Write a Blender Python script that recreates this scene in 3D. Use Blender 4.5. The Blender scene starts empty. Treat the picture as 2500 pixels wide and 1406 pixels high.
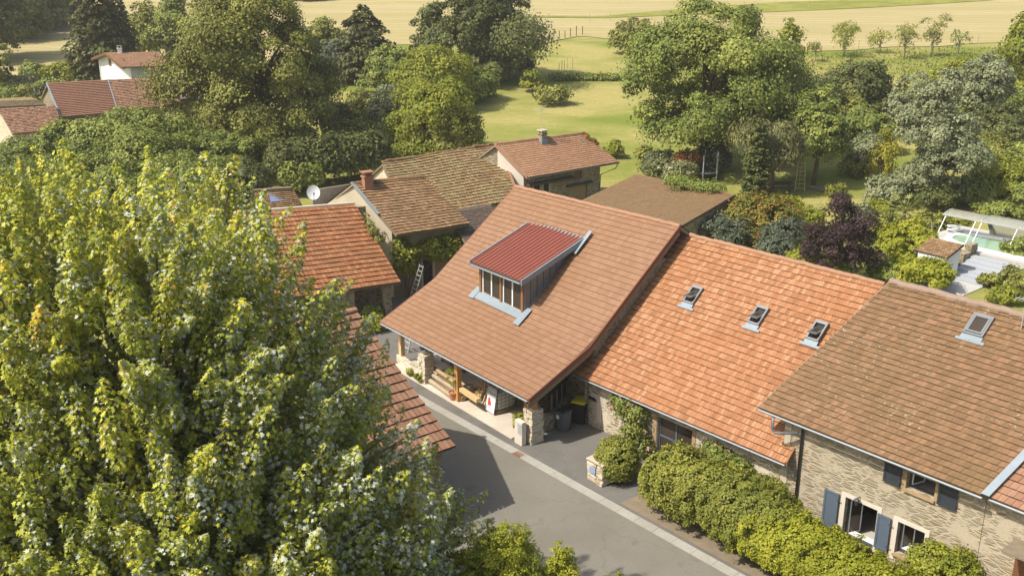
import bpy, math, random
import numpy as np
from mathutils import Vector, Matrix
R = math.radians
sc = bpy.context.scene
COL = sc.collection

# ---------------------------------------------------------------- camera, light
CAM_H, PITCH, FPX = 22.5, R(19.0), 2500.0
cam = bpy.data.cameras.new("camera"); co = bpy.data.objects.new("camera", cam); COL.objects.link(co)
cam.sensor_width = 36.0; cam.lens = 36.0; cam.clip_start = 0.5; cam.clip_end = 2000
co.location = (0, 0, CAM_H); co.rotation_euler = (R(90) - PITCH, 0, 0)
sc.camera = co
SUN_EL, SUN_AZ = R(51), R(203)            # azimuth of the sun, ccw from +X
world = bpy.data.worlds.new("World"); sc.world = world; world.use_nodes = True
wn = world.node_tree.nodes; wl = world.node_tree.links
sky = wn.new('ShaderNodeTexSky'); sky.sky_type = 'NISHITA'; sky.sun_disc = False
sky.sun_elevation = SUN_EL; sky.sun_rotation = R(90) - SUN_AZ
sky.air_density = 1.0; sky.dust_density = 2.5
bg = wn['Background']; bg.inputs['Strength'].default_value = 0.15
skm = wn.new('ShaderNodeMix'); skm.data_type = 'RGBA'; skm.blend_type = 'MULTIPLY'; skm.inputs[0].default_value = 1.0; skm.inputs[7].default_value = (1.0, 0.95, 0.84, 1)
wl.new(sky.outputs[0], skm.inputs[6]); wl.new(skm.outputs[2], bg.inputs[0])
sun = bpy.data.lights.new("sun", 'SUN'); sun.energy = 4.0; sun.angle = R(0.55); sun.color = (1.0, 0.945, 0.84)
so = bpy.data.objects.new("sun", sun); COL.objects.link(so)
sd = Vector((math.cos(SUN_EL) * math.cos(SUN_AZ), math.cos(SUN_EL) * math.sin(SUN_AZ), math.sin(SUN_EL)))
so.rotation_euler = sd.to_track_quat('Z', 'Y').to_euler()
so.location = (-40, -20, 60)
vs = sc.view_settings; vs.view_transform = 'Standard'; vs.look = 'None'; vs.exposure = 0.55; vs.gamma = 1.0

# ---------------------------------------------------------------- pixel -> world helpers (photo pixels 2500x1406)
CS, CC = math.sin(PITCH), math.cos(PITCH)
def V(*a): return Vector(a)
def ray(px, py):
    a = (px - 1250) / FPX; b = (py - 703) / FPX
    return Vector((a, CC - b * CS, -CS - b * CC))
def P(px, py, z=0.0):
    r = ray(px, py); return Vector((0, 0, CAM_H)) + r * ((z - CAM_H) / r.z)
def PY(px, py, Y):
    r = ray(px, py); return Vector((0, 0, CAM_H)) + r * (Y / r.y)
def hit(px, py, p0, n):
    r = ray(px, py); o = Vector((0, 0, CAM_H)); return o + r * ((p0 - o).dot(n) / r.dot(n))
def on_vertical(px, py, A, B):
    d = B - A; return hit(px, py, A, Vector((-d.y, d.x, 0)))
def hz(x, y):
    t = max(0.0, y - 76.0)
    z = 0.07 * t * t / (t + 8.0)
    return z
def G(px, py):
    r = ray(px, py); o = Vector((0, 0, CAM_H))
    lo, hi = 20.0, 900.0
    for _ in range(50):
        m = (lo + hi) / 2; p = o + r * (m / r.y)
        if p.z > hz(p.x, p.y): lo = m
        else: hi = m
    return o + r * (lo / r.y)
def scale_at(p):                           # photo pixels per metre
    return FPX / (p.y * CC - (p.z - CAM_H) * CS)

# ---------------------------------------------------------------- object helpers
def tag(o, label=None, cat=None, group=None, kind=None):
    if label: o['label'] = label
    if cat: o['category'] = cat
    if group: o['group'] = group
    if kind: o['kind'] = kind
    return o
def thing(name, label, cat, loc=(0, 0, 0), group=None):
    o = bpy.data.objects.new(name, None); COL.objects.link(o); o.location = loc
    o.empty_display_size = 0.3
    return tag(o, label, cat, group)
def wloc(o):
    p = Vector(o.location)
    while o.parent: o = o.parent; p = p + Vector(o.location)
    return p
def link(name, me, mat, parent=None, local=False):
    o = bpy.data.objects.new(name, me); COL.objects.link(o)
    if mat is not None: me.materials.append(mat)
    if parent is not None:
        o.parent = parent
        if not local: o.location = -wloc(parent)
    return o
def copy_tree(o, parent=None):
    c = o.copy(); COL.objects.link(c); c.parent = parent
    for ch in list(o.children): copy_tree(ch, c)
    return c
class MB:
    def __init__(s): s.v = []; s.f = []
    def face(s, pts):
        b = len(s.v); s.v += [tuple(p) for p in pts]; s.f.append(tuple(range(b, b + len(pts))))
    def hexa(s, p):                        # 8 points: bottom 4 ccw, top 4 ccw
        b = len(s.v); s.v += [tuple(q) for q in p]
        for f in ((3, 2, 1, 0), (4, 5, 6, 7), (0, 1, 5, 4), (1, 2, 6, 5), (2, 3, 7, 6), (3, 0, 4, 7)):
            s.f.append(tuple(b + i for i in f))
        return s
    def box(s, c, sz, rz=0.0):
        c = Vector(c); ca, sa = math.cos(rz), math.sin(rz); h = [q / 2 for q in sz]
        pts = []
        for dz in (-1, 1):
            for dx, dy in ((-1, -1), (1, -1), (1, 1), (-1, 1)):
                x, y = dx * h[0], dy * h[1]
                pts.append((c.x + x * ca - y * sa, c.y + x * sa + y * ca, c.z + dz * h[2]))
        return s.hexa(pts)
    def obox(s, c, ax, ay, az):            # half-axis vectors
        c = Vector(c); pts = []
        for dz in (-1, 1):
            for dx, dy in ((-1, -1), (1, -1), (1, 1), (-1, 1)):
                pts.append(c + ax * dx + ay * dy + az * dz)
        return s.hexa(pts)
    def bar(s, p, q, w, h=None, up=Vector((0, 0, 1))):
        p, q = Vector(p), Vector(q); d = (q - p); L = d.length; d = d / L; h = h or w
        if abs(d.dot(up)) > 0.98: up = Vector((1, 0, 0)) if abs(d.x) < 0.9 else Vector((0, 1, 0))
        x = d.cross(up).normalized(); y = x.cross(d).normalized()
        return s.obox((p + q) / 2, x * w / 2, d * L / 2, y * h / 2)
    def tube(s, pts, rad, n=8, cap=True):
        pts = [Vector(p) for p in pts]; rad = rad if isinstance(rad, (list, tuple)) else [rad] * len(pts)
        b0 = len(s.v); ref = Vector((0.3, 0.2, 1)).normalized()
        for i, p in enumerate(pts):
            d = (pts[min(i + 1, len(pts) - 1)] - pts[max(i - 1, 0)]).normalized()
            r = ref if abs(d.dot(ref)) < 0.95 else Vector((1, 0, 0))
            x = d.cross(r).normalized(); y = d.cross(x)
            for k in range(n):
                a = 2 * math.pi * k / n
                s.v.append(tuple(p + (x * math.cos(a) + y * math.sin(a)) * rad[i]))
        for i in range(len(pts) - 1):
            for k in range(n):
                a, c = b0 + i * n + k, b0 + i * n + (k + 1) % n
                s.f.append((a, a + n, c + n, c))
        if cap:
            s.f.append(tuple(b0 + k for k in range(n)))
            e = b0 + (len(pts) - 1) * n; s.f.append(tuple(e + k for k in reversed(range(n))))
        return s
    def lathe(s, c, prof, n=16):           # prof: list of (r, z)
        c = Vector(c); b0 = len(s.v)
        for r, z in prof:
            for k in range(n):
                a = 2 * math.pi * k / n; s.v.append((c.x + r * math.cos(a), c.y + r * math.sin(a), c.z + z))
        for i in range(len(prof) - 1):
            for k in range(n):
                a, d = b0 + i * n + k, b0 + i * n + (k + 1) % n
                s.f.append((a, d, d + n, a + n))
        s.f.append(tuple(b0 + k for k in reversed(range(n))))
        e = b0 + (len(prof) - 1) * n; s.f.append(tuple(e + k for k in range(n)))
        return s
    def sheet(s, poly, z):
        s.face([(p[0], p[1], z) for p in poly]); return s
    def build(s, name, mat, parent=None, local=False, smooth=False, bevel=0):
        me = bpy.data.meshes.new(name); me.from_pydata(s.v, [], s.f); me.update()
        if smooth: me.polygons.foreach_set('use_smooth', [True] * len(me.polygons))
        o = link(name, me, mat, parent, local)
        if bevel:
            m = o.modifiers.new('b', 'BEVEL'); m.width = bevel; m.segments = 2; m.limit_method = 'ANGLE'
        return o
def big_mesh(name, verts, nface, k, attrs, mat, parent=None, local=False):
    """verts (nface*k,3): separate k-gons; attrs: dict name -> float array per face"""
    me = bpy.data.meshes.new(name)
    me.vertices.add(nface * k); me.vertices.foreach_set('co', np.ascontiguousarray(verts, dtype=np.float32).ravel())
    me.loops.add(nface * k); me.loops.foreach_set('vertex_index', np.arange(nface * k, dtype=np.int32))
    me.polygons.add(nface); me.polygons.foreach_set('loop_start', np.arange(0, nface * k, k, dtype=np.int32))
    try: me.polygons.foreach_set('loop_total', np.full(nface, k, dtype=np.int32))
    except Exception: pass
    for n, a in attrs.items():
        at = me.attributes.new(n, 'FLOAT', 'FACE'); at.data.foreach_set('value', np.ascontiguousarray(a, dtype=np.float32))
    me.update(calc_edges=True)
    return link(name, me, mat, parent, local)

# ---------------------------------------------------------------- materials
def nm(name):
    m = bpy.data.materials.new(name); m.use_nodes = True
    return m, m.node_tree.nodes, m.node_tree.links, m.node_tree.nodes['Principled BSDF']
def ramp(N, cols, interp='LINEAR'):
    r = N.new('ShaderNodeValToRGB'); r.color_ramp.interpolation = interp
    el = r.color_ramp.elements
    while len(el) > 1: el.remove(el[-1])
    for i, (p, c) in enumerate(cols):
        e = el[0] if i == 0 else el.new(p)
        e.position = p; e.color = (*c, 1)
    return r
def noise(N, L, sc_, det=4.0, rough=0.55, co='Object', stretch=None, dist=0.0):
    t = N.new('ShaderNodeTexCoord'); n = N.new('ShaderNodeTexNoise')
    n.inputs['Scale'].default_value = sc_; n.inputs['Detail'].default_value = det; n.inputs['Roughness'].default_value = rough
    n.inputs['Distortion'].default_value = dist
    if stretch:
        mp = N.new('ShaderNodeMapping'); mp.inputs['Scale'].default_value = stretch[0]
        if len(stretch) > 1: mp.inputs['Rotation'].default_value = stretch[1]
        L.new(t.outputs[co], mp.inputs[0]); L.new(mp.outputs[0], n.inputs['Vector'])
    else: L.new(t.outputs[co], n.inputs['Vector'])
    return n
def mixc(N, L, fac, a, b, mode='MIX'):
    m = N.new('ShaderNodeMix'); m.data_type = 'RGBA'; m.blend_type = mode
    for sock, val in ((m.inputs[0], fac), (m.inputs[6], a), (m.inputs[7], b)):
        if hasattr(val, 'is_output'): L.new(val, sock)
        elif isinstance(val, (tuple, list)): sock.default_value = (*val, 1)
        else: sock.default_value = val
    return m.outputs[2]
def mrange(N, L, v, a, b, c=0.0, d=1.0):
    m = N.new('ShaderNodeMapRange'); m.inputs[1].default_value = a; m.inputs[2].default_value = b
    m.inputs[3].default_value = c; m.inputs[4].default_value = d; L.new(v, m.inputs[0]); return m.outputs[0]
def bump(N, L, bs, h, st=0.3, dist=0.02):
    b = N.new('ShaderNodeBump'); b.inputs['Strength'].default_value = st; b.inputs['Distance'].default_value = dist
    L.new(h, b.inputs['Height']); L.new(b.outputs[0], bs.inputs['Normal'])
def plain(name, col, rough=0.7, metal=0.0, var=0.12, sc_=6.0, spec=None):
    m, N, L, b = nm(name)
    n = noise(N, L, sc_, 5)
    c = mixc(N, L, n.outputs[0], tuple(max(0, x * (1 - var)) for x in col), tuple(min(1, x * (1 + var)) for x in col))
    L.new(c, b.inputs['Base Color']); b.inputs['Roughness'].default_value = rough; b.inputs['Metallic'].default_value = metal
    if spec is not None: b.inputs['Specular IOR Level'].default_value = spec
    return m
def tile_mat(name, cols, stain, st_amt=0.5, st_sc=0.5, lichen=0.0, lich_col=(0.5, 0.47, 0.36), edge=0.3, wear=None):
    m, N, L, b = nm(name)
    a = N.new('ShaderNodeAttribute'); a.attribute_name = 'rnd'
    r = ramp(N, cols); L.new(a.outputs['Fac'], r.inputs[0])
    n1 = noise(N, L, st_sc, 5, 0.6)
    f = mrange(N, L, n1.outputs[0], 0.45, 0.72, 0, st_amt)
    c = mixc(N, L, f, r.outputs[0], stain)
    n2 = noise(N, L, 14, 4, 0.65)
    c = mixc(N, L, mrange(N, L, n2.outputs[0], 0.3, 0.75, 0, 0.35), c, tuple(x * 0.62 for x in stain))
    if lichen:
        n3 = noise(N, L, 7.5, 3, 0.7); n4 = noise(N, L, 0.33, 3)
        k = N.new('ShaderNodeMath'); k.operation = 'MULTIPLY'
        L.new(mrange(N, L, n3.outputs[0], 0.60, 0.68), k.inputs[0]); L.new(mrange(N, L, n4.outputs[0], 0.42, 0.66, 0, lichen), k.inputs[1])
        c = mixc(N, L, k.outputs[0], c, lich_col)
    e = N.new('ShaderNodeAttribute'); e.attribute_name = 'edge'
    c = mixc(N, L, e.outputs['Fac'], c, tuple(x * edge for x in stain))  # lap faces: shade of the gap under the tile noses, painted as darkened stain
    L.new(c, b.inputs['Base Color']); b.inputs['Roughness'].default_value = 0.72; b.inputs['Specular IOR Level'].default_value = 0.35
    bump(N, L, b, n2.outputs[0], 0.25, 0.01)
    return m
def fol_mat(name, cols, under=None, trans=0.3, rough=0.55, spec=0.18, gain=2.15):
    cols = [(p, (min(0.8, c[0] * gain * 1.06), min(0.8, c[1] * gain), c[2] * gain * 1.15)) for p, c in cols]
    m, N, L, b = nm(name)
    a = N.new('ShaderNodeAttribute'); a.attribute_name = 'rnd'
    r = ramp(N, cols); L.new(a.outputs['Fac'], r.inputs[0]); c = r.outputs[0]
    n = noise(N, L, 0.45, 2)
    c = mixc(N, L, mrange(N, L, n.outputs[0], 0.35, 0.7, 0, 0.35), c, tuple(x * 0.6 for x in cols[0][1]))
    tc = c
    if under:
        g = N.new('ShaderNodeNewGeometry'); c = mixc(N, L, g.outputs['Backfacing'], c, under)
    L.new(c, b.inputs['Base Color']); b.inputs['Roughness'].default_value = rough; b.inputs['Specular IOR Level'].default_value = spec
    t = N.new('ShaderNodeBsdfTranslucent'); tl = mixc(N, L, 0.5, tc, (0.30, 0.30, 0.02)); L.new(tl, t.inputs[0])
    mx = N.new('ShaderNodeMixShader'); mx.inputs[0].default_value = trans
    L.new(b.outputs[0], mx.inputs[1]); L.new(t.outputs[0], mx.inputs[2]); L.new(mx.outputs[0], N['Material Output'].inputs[0])
    return m
def stone_mat(name, mortar, stones, sc_=(2.2, 2.2, 8.0), mw=0.10, plaster=0.35, dirt=(0.12, 0.10, 0.06)):
    m, N, L, b = nm(name)
    t = N.new('ShaderNodeTexCoord'); mp = N.new('ShaderNodeMapping'); mp.inputs['Scale'].default_value = sc_
    nd = N.new('ShaderNodeTexNoise'); nd.inputs['Scale'].default_value = 1.6; nd.inputs['Detail'].default_value = 3
    L.new(t.outputs['Object'], nd.inputs['Vector'])
    va = N.new('ShaderNodeVectorMath'); va.operation = 'MULTIPLY_ADD'; va.inputs[1].default_value = (0.16, 0.16, 0.05)
    L.new(nd.outputs['Color'], va.inputs[0]); L.new(t.outputs['Object'], va.inputs[2]); L.new(va.outputs[0], mp.inputs[0])
    v1 = N.new('ShaderNodeTexVoronoi'); v1.inputs['Scale'].default_value = 1.0; L.new(mp.outputs[0], v1.inputs['Vector'])
    v2 = N.new('ShaderNodeTexVoronoi'); v2.feature = 'DISTANCE_TO_EDGE'; v2.inputs['Scale'].default_value = 1.0; L.new(mp.outputs[0], v2.inputs['Vector'])
    s = N.new('ShaderNodeSeparateColor'); L.new(v1.outputs['Color'], s.inputs[0])
    r = ramp(N, stones); L.new(s.outputs[0], r.inputs[0])
    n = noise(N, L, 12, 5, 0.65); c = mixc(N, L, mrange(N, L, n.outputs[0], 0.3, 0.8, 0, 0.4), r.outputs[0], dirt)
    mm = mrange(N, L, v2.outputs['Distance'], mw * 0.5, mw * 1.7)
    np_ = noise(N, L, 1.1, 4, 0.6)
    pl = mrange(N, L, np_.outputs[0], 0.62 - plaster * 0.35, 0.70 - plaster * 0.3, 1, 0)   # plastered-over areas
    k = N.new('ShaderNodeMath'); k.operation = 'MULTIPLY'; L.new(mm, k.inputs[0]); L.new(pl, k.inputs[1])
    mc = mixc(N, L, n.outputs[0], tuple(x * 0.75 for x in mortar), tuple(min(1, x * 1.15) for x in mortar))
    col = mixc(N, L, k.outputs[0], mc, c)
    L.new(col, b.inputs['Base Color']); b.inputs['Roughness'].default_value = 0.9; b.inputs['Specular IOR Level'].default_value = 0.2
    bump(N, L, b, k.outputs[0], 0.6, 0.03)
    return m
M = {}
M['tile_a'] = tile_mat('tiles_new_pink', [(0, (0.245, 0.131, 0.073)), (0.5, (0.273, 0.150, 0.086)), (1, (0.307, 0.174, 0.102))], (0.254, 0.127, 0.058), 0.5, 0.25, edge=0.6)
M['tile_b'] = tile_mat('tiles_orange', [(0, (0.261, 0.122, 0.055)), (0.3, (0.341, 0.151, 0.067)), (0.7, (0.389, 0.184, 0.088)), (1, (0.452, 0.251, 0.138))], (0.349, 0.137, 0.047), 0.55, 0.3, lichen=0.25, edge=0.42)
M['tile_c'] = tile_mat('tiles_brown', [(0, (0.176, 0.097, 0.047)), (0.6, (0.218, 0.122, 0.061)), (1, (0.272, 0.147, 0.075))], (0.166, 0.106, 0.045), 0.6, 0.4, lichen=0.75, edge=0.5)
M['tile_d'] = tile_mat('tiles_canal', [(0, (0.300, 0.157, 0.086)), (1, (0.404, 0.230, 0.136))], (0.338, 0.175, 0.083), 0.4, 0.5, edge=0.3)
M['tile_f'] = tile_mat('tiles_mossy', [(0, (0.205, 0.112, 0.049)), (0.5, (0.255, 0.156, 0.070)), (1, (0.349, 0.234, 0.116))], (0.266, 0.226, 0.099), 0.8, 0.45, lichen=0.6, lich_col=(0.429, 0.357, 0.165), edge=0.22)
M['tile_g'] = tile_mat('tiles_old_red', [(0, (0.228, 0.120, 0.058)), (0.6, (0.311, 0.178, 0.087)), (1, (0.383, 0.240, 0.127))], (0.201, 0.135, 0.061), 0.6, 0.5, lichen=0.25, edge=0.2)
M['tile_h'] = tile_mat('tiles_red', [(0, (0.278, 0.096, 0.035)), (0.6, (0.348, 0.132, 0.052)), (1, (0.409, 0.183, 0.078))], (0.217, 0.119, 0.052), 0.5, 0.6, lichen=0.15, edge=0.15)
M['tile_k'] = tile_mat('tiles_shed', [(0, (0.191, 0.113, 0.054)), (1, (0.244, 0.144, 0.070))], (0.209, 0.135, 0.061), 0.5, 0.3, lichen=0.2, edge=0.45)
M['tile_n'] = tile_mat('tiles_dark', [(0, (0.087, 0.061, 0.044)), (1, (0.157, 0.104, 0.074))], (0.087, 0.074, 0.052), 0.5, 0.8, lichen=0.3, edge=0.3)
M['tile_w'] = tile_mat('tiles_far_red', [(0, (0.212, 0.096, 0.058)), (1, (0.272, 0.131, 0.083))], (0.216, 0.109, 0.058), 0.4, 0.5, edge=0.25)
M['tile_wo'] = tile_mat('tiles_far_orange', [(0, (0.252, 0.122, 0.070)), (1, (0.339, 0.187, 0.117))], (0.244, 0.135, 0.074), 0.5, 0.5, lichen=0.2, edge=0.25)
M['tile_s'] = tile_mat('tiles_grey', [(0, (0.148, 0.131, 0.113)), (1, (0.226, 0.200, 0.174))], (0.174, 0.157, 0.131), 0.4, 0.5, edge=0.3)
M['ridge_a'] = plain('ridge_clay', (0.31, 0.165, 0.095), 0.75, var=0.25, sc_=3)
M['dormerwood'] = plain('stained_oak', (0.24, 0.115, 0.045), 0.6, var=0.2, sc_=4)
M['ridge_c'] = plain('ridge_grey_clay', (0.261, 0.183, 0.131), 0.85, var=0.35, sc_=3)
M['verge'] = plain('verge_clay', (0.17, 0.065, 0.035), 0.7, var=0.15)
M['zinc'] = plain('zinc', (0.22, 0.265, 0.30), 0.55, 0.15, 0.15, 2.5)
M['zinc_d'] = plain('zinc_dull', (0.19, 0.20, 0.21), 0.5, 0.4, 0.15, 2.0)
M['gutter'] = plain('gutter_metal', (0.30, 0.32, 0.34), 0.5, 0.2, 0.1)
M['darkmetal'] = plain('dark_metal', (0.07, 0.075, 0.085), 0.45, 0.3, 0.2)
M['redsheet'] = plain('red_ribbed_steel', (0.215, 0.062, 0.040), 0.42, 0.05, 0.14, 1.0)
M['oldwood'] = plain('weathered_wood', (0.36, 0.25, 0.13), 0.85, var=0.35, sc_=5)
M['greywood'] = plain('grey_wood', (0.20, 0.16, 0.11), 0.9, var=0.35, sc_=4)
M['newwood'] = plain('oiled_oak', (0.50, 0.25, 0.075), 0.6, var=0.2, sc_=4)
M['palewood'] = plain('pale_wood', (0.56, 0.40, 0.20), 0.7, var=0.2, sc_=5)
M['darkwood'] = plain('dark_wood', (0.07, 0.05, 0.035), 0.85, var=0.3)
M['brownpaint'] = plain('brown_stain', (0.16, 0.07, 0.03), 0.6, var=0.2)
M['stone_pale'] = stone_mat('pale_stone', (0.62, 0.54, 0.42), [(0, (0.42, 0.34, 0.23)), (0.5, (0.54, 0.46, 0.35)), (1, (0.62, 0.55, 0.44))], plaster=0.25)
M['stone_b'] = stone_mat('pointed_stone_light', (0.60, 0.53, 0.42), [(0, (0.30, 0.22, 0.13)), (0.5, (0.42, 0.35, 0.24)), (1, (0.52, 0.45, 0.33))], plaster=0.4)
M['stone_c'] = stone_mat('pointed_stone_tan', (0.44, 0.375, 0.275), [(0, (0.25, 0.195, 0.12)), (0.35, (0.30, 0.245, 0.165)), (0.6, (0.335, 0.29, 0.21)), (0.85, (0.30, 0.265, 0.20)), (1, (0.37, 0.255, 0.13))], (2.1, 2.1, 8.2), 0.10, plaster=0.30)
M['stone_d'] = stone_mat('rubble_stone', (0.365, 0.304, 0.217), [(0, (0.148, 0.113, 0.070)), (1, (0.313, 0.261, 0.174))], (2.6, 2.6, 7.0), 0.10, plaster=0.1)
M['render'] = plain('lime_render', (0.479, 0.409, 0.304), 0.9, var=0.22, sc_=0.9)
M['render_old'] = plain('old_render', (0.296, 0.226, 0.139), 0.9, var=0.4, sc_=1.2)
M['whitewall'] = plain('white_render', (0.72, 0.72, 0.72), 0.85, var=0.08, sc_=0.8)
M['white'] = plain('white_paint', (0.78, 0.78, 0.77), 0.45, var=0.04)
M['whitestone'] = plain('dressed_stone', (0.592, 0.539, 0.461), 0.85, var=0.12, sc_=2.5)
M['blue'] = plain('blue_grey_paint', (0.095, 0.125, 0.165), 0.5, var=0.1)
M['dark'] = plain('dark_interior', (0.03, 0.028, 0.026), 0.9)
M['room'] = plain('room_floor', (0.45, 0.42, 0.38), 0.8)
M['brick'] = plain('chimney_brick', (0.30, 0.14, 0.08), 0.85, var=0.35, sc_=9)
M['terracotta'] = plain('terracotta', (0.42, 0.19, 0.10), 0.8, var=0.15)
M['yellow'] = plain('yellow_plastic', (0.68, 0.58, 0.02), 0.45, var=0.05)
M['greyplastic'] = plain('grey_plastic', (0.10, 0.115, 0.13), 0.5, var=0.1)
M['blackplastic'] = plain('black_plastic', (0.025, 0.026, 0.028), 0.5, var=0.1)
M['ibcwhite'] = plain('milky_plastic', (0.60, 0.60, 0.54), 0.4, var=0.08)
M['alu'] = plain('aluminium', (0.62, 0.63, 0.64), 0.4, 0.5, 0.08)
M['soil'] = plain('bare_soil', (0.21, 0.165, 0.11), 0.95, var=0.35, sc_=2)
M['bark'] = plain('bark', (0.13, 0.095, 0.06), 0.9, var=0.4, sc_=8)
M['barkpale'] = plain('pale_bark', (0.34, 0.29, 0.22), 0.9, var=0.3, sc_=8)
M['rust'] = plain('rusty_iron', (0.20, 0.08, 0.04), 0.8, var=0.3)
M['red'] = plain('red_print', (0.55, 0.06, 0.05), 0.5)
M['greyprint'] = plain('grey_print', (0.36, 0.37, 0.38), 0.5)
M['ink'] = plain('dark_ink', (0.05, 0.06, 0.09), 0.6)
M['bluep'] = plain('blue_print', (0.25, 0.32, 0.5), 0.6)
M['pebble'] = plain('paving', (0.452, 0.435, 0.409), 0.85, var=0.12, sc_=3)
M['bluetarp'] = plain('blue_sheet', (0.10, 0.25, 0.55), 0.5)
m, N, L, b = nm('glass'); b.inputs['Base Color'].default_value = (0.05, 0.065, 0.075, 1); b.inputs['Roughness'].default_value = 0.06; b.inputs['Specular IOR Level'].default_value = 0.4; M['glass'] = m
nn = noise(N, L, 1.5); L.new(mixc(N, L, nn.outputs[0], (0.035, 0.028, 0.022), (0.07, 0.052, 0.038)), b.inputs['Base Color'])
m, N, L, b = nm('tinted_acrylic'); b.inputs['Roughness'].default_value = 0.12
nn = noise(N, L, 0.8); L.new(mixc(N, L, nn.outputs[0], (0.34, 0.34, 0.27), (0.48, 0.47, 0.38)), b.inputs['Base Color'])
tr = N.new('ShaderNodeBsdfTransparent'); mx = N.new('ShaderNodeMixShader'); mx.inputs[0].default_value = 0.55
L.new(tr.outputs[0], mx.inputs[1]); L.new(b.outputs[0], mx.inputs[2]); L.new(mx.outputs[0], N['Material Output'].inputs[0]); M['acrylic'] = m
m, N, L, b = nm('pool_water'); b.inputs['Roughness'].default_value = 0.08
nn = noise(N, L, 1.3, 3); L.new(mixc(N, L, nn.outputs[0], (0.24, 0.38, 0.22), (0.34, 0.48, 0.36)), b.inputs['Base Color']); bump(N, L, b, nn.outputs[0], 0.15, 0.03); M['water'] = m

def ground_mat(name, c1, c2, c3, s1, s2, st=None, bs=0.5, crack=None, bands=None):
    m, N, L, b = nm(name)
    n1 = noise(N, L, s1, 5, 0.6, stretch=st); n2 = noise(N, L, s2, 6, 0.7)
    c = mixc(N, L, mrange(N, L, n1.outputs[0], 0.40, 0.60), c1, c2)
    c = mixc(N, L, mrange(N, L, n2.outputs[0], 0.38, 0.75, 0, 0.6), c, c3)
    if crack:
        t = N.new('ShaderNodeTexCoord'); nd = N.new('ShaderNodeTexNoise'); nd.inputs['Scale'].default_value = 0.9; nd.inputs['Detail'].default_value = 5; L.new(t.outputs['Object'], nd.inputs['Vector'])
        va = N.new('ShaderNodeVectorMath'); va.operation = 'MULTIPLY_ADD'; va.inputs[1].default_value = (1.6, 1.6, 0); L.new(nd.outputs['Color'], va.inputs[0]); L.new(t.outputs['Object'], va.inputs[2])
        v = N.new('ShaderNodeTexVoronoi'); v.feature = 'DISTANCE_TO_EDGE'; v.inputs['Scale'].default_value = 0.22; L.new(va.outputs[0], v.inputs['Vector'])
        c = mixc(N, L, mrange(N, L, v.outputs['Distance'], 0.002, 0.010, 0.16, 0), c, tuple(x * 0.45 for x in c3))
        n5 = noise(N, L, 0.7, 4, 0.65); c = mixc(N, L, mrange(N, L, n5.outputs[0], 0.58, 0.68, 0, 0.5), c, tuple(x * 0.78 for x in c3))
        n6 = noise(N, L, 26, 3, 0.7); c = mixc(N, L, mrange(N, L, n6.outputs[0], 0.62, 0.75, 0, 0.5), c, tuple(min(1, x * 1.5) for x in c2))
    if bands:
        t = N.new('ShaderNodeTexCoord'); mp = N.new('ShaderNodeMapping'); mp.inputs['Rotation'].default_value = (0, 0, bands[1]); L.new(t.outputs['Object'], mp.inputs[0])
        w = N.new('ShaderNodeTexWave'); w.bands_direction = 'Y'; w.inputs['Scale'].default_value = bands[0]; w.inputs['Distortion'].default_value = 5.0; w.inputs['Detail'].default_value = 3; w.inputs['Detail Scale'].default_value = 0.35
        L.new(mp.outputs[0], w.inputs['Vector']); c = mixc(N, L, mrange(N, L, w.outputs['Fac'], 0.5, 1.0, 0, bands[2]), c, c3)
    L.new(c, b.inputs['Base Color']); b.inputs['Roughness'].default_value = 0.95; b.inputs['Specular IOR Level'].default_value = 0.1
    bump(N, L, b, n2.outputs[0], bs, 0.08); return m
M['lawn'] = ground_mat('lawn', (0.17, 0.205, 0.034), (0.40, 0.33, 0.125), (0.15, 0.185, 0.03), 0.055, 2.2, ((1, 1.9, 1),), 0.8, bands=(0.35, R(-14), 0.28))
M['lawn_'] = None
M['hay'] = ground_mat('mown_hay', (0.36, 0.30, 0.135), (0.455, 0.365, 0.21), (0.325, 0.28, 0.12), 0.10, 1.4, ((0.25, 1.6, 1), (0, 0, R(8))), bands=(0.11, R(6), 0.8))
M['strip'] = ground_mat('long_grass', (0.20, 0.21, 0.04), (0.28, 0.27, 0.06), (0.14, 0.16, 0.03), 0.2, 1.5)
M['road'] = ground_mat('asphalt_road', (0.184, 0.168, 0.135), (0.212, 0.195, 0.162), (0.167, 0.151, 0.122), 0.35, 9, None, 0.2, crack=True)
M['pave'] = ground_mat('asphalt_forecourt', (0.148, 0.139, 0.126), (0.175, 0.165, 0.149), (0.130, 0.122, 0.110), 0.45, 9, None, 0.2, crack=True)
M['kerb'] = ground_mat('concrete_gutter', (0.313, 0.296, 0.252), (0.365, 0.348, 0.304), (0.270, 0.252, 0.217), 0.5, 6, None, 0.2)
M['slab'] = ground_mat('concrete_slab', (0.505, 0.444, 0.365), (0.574, 0.513, 0.435), (0.452, 0.392, 0.313), 0.5, 7, None, 0.2)
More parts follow.
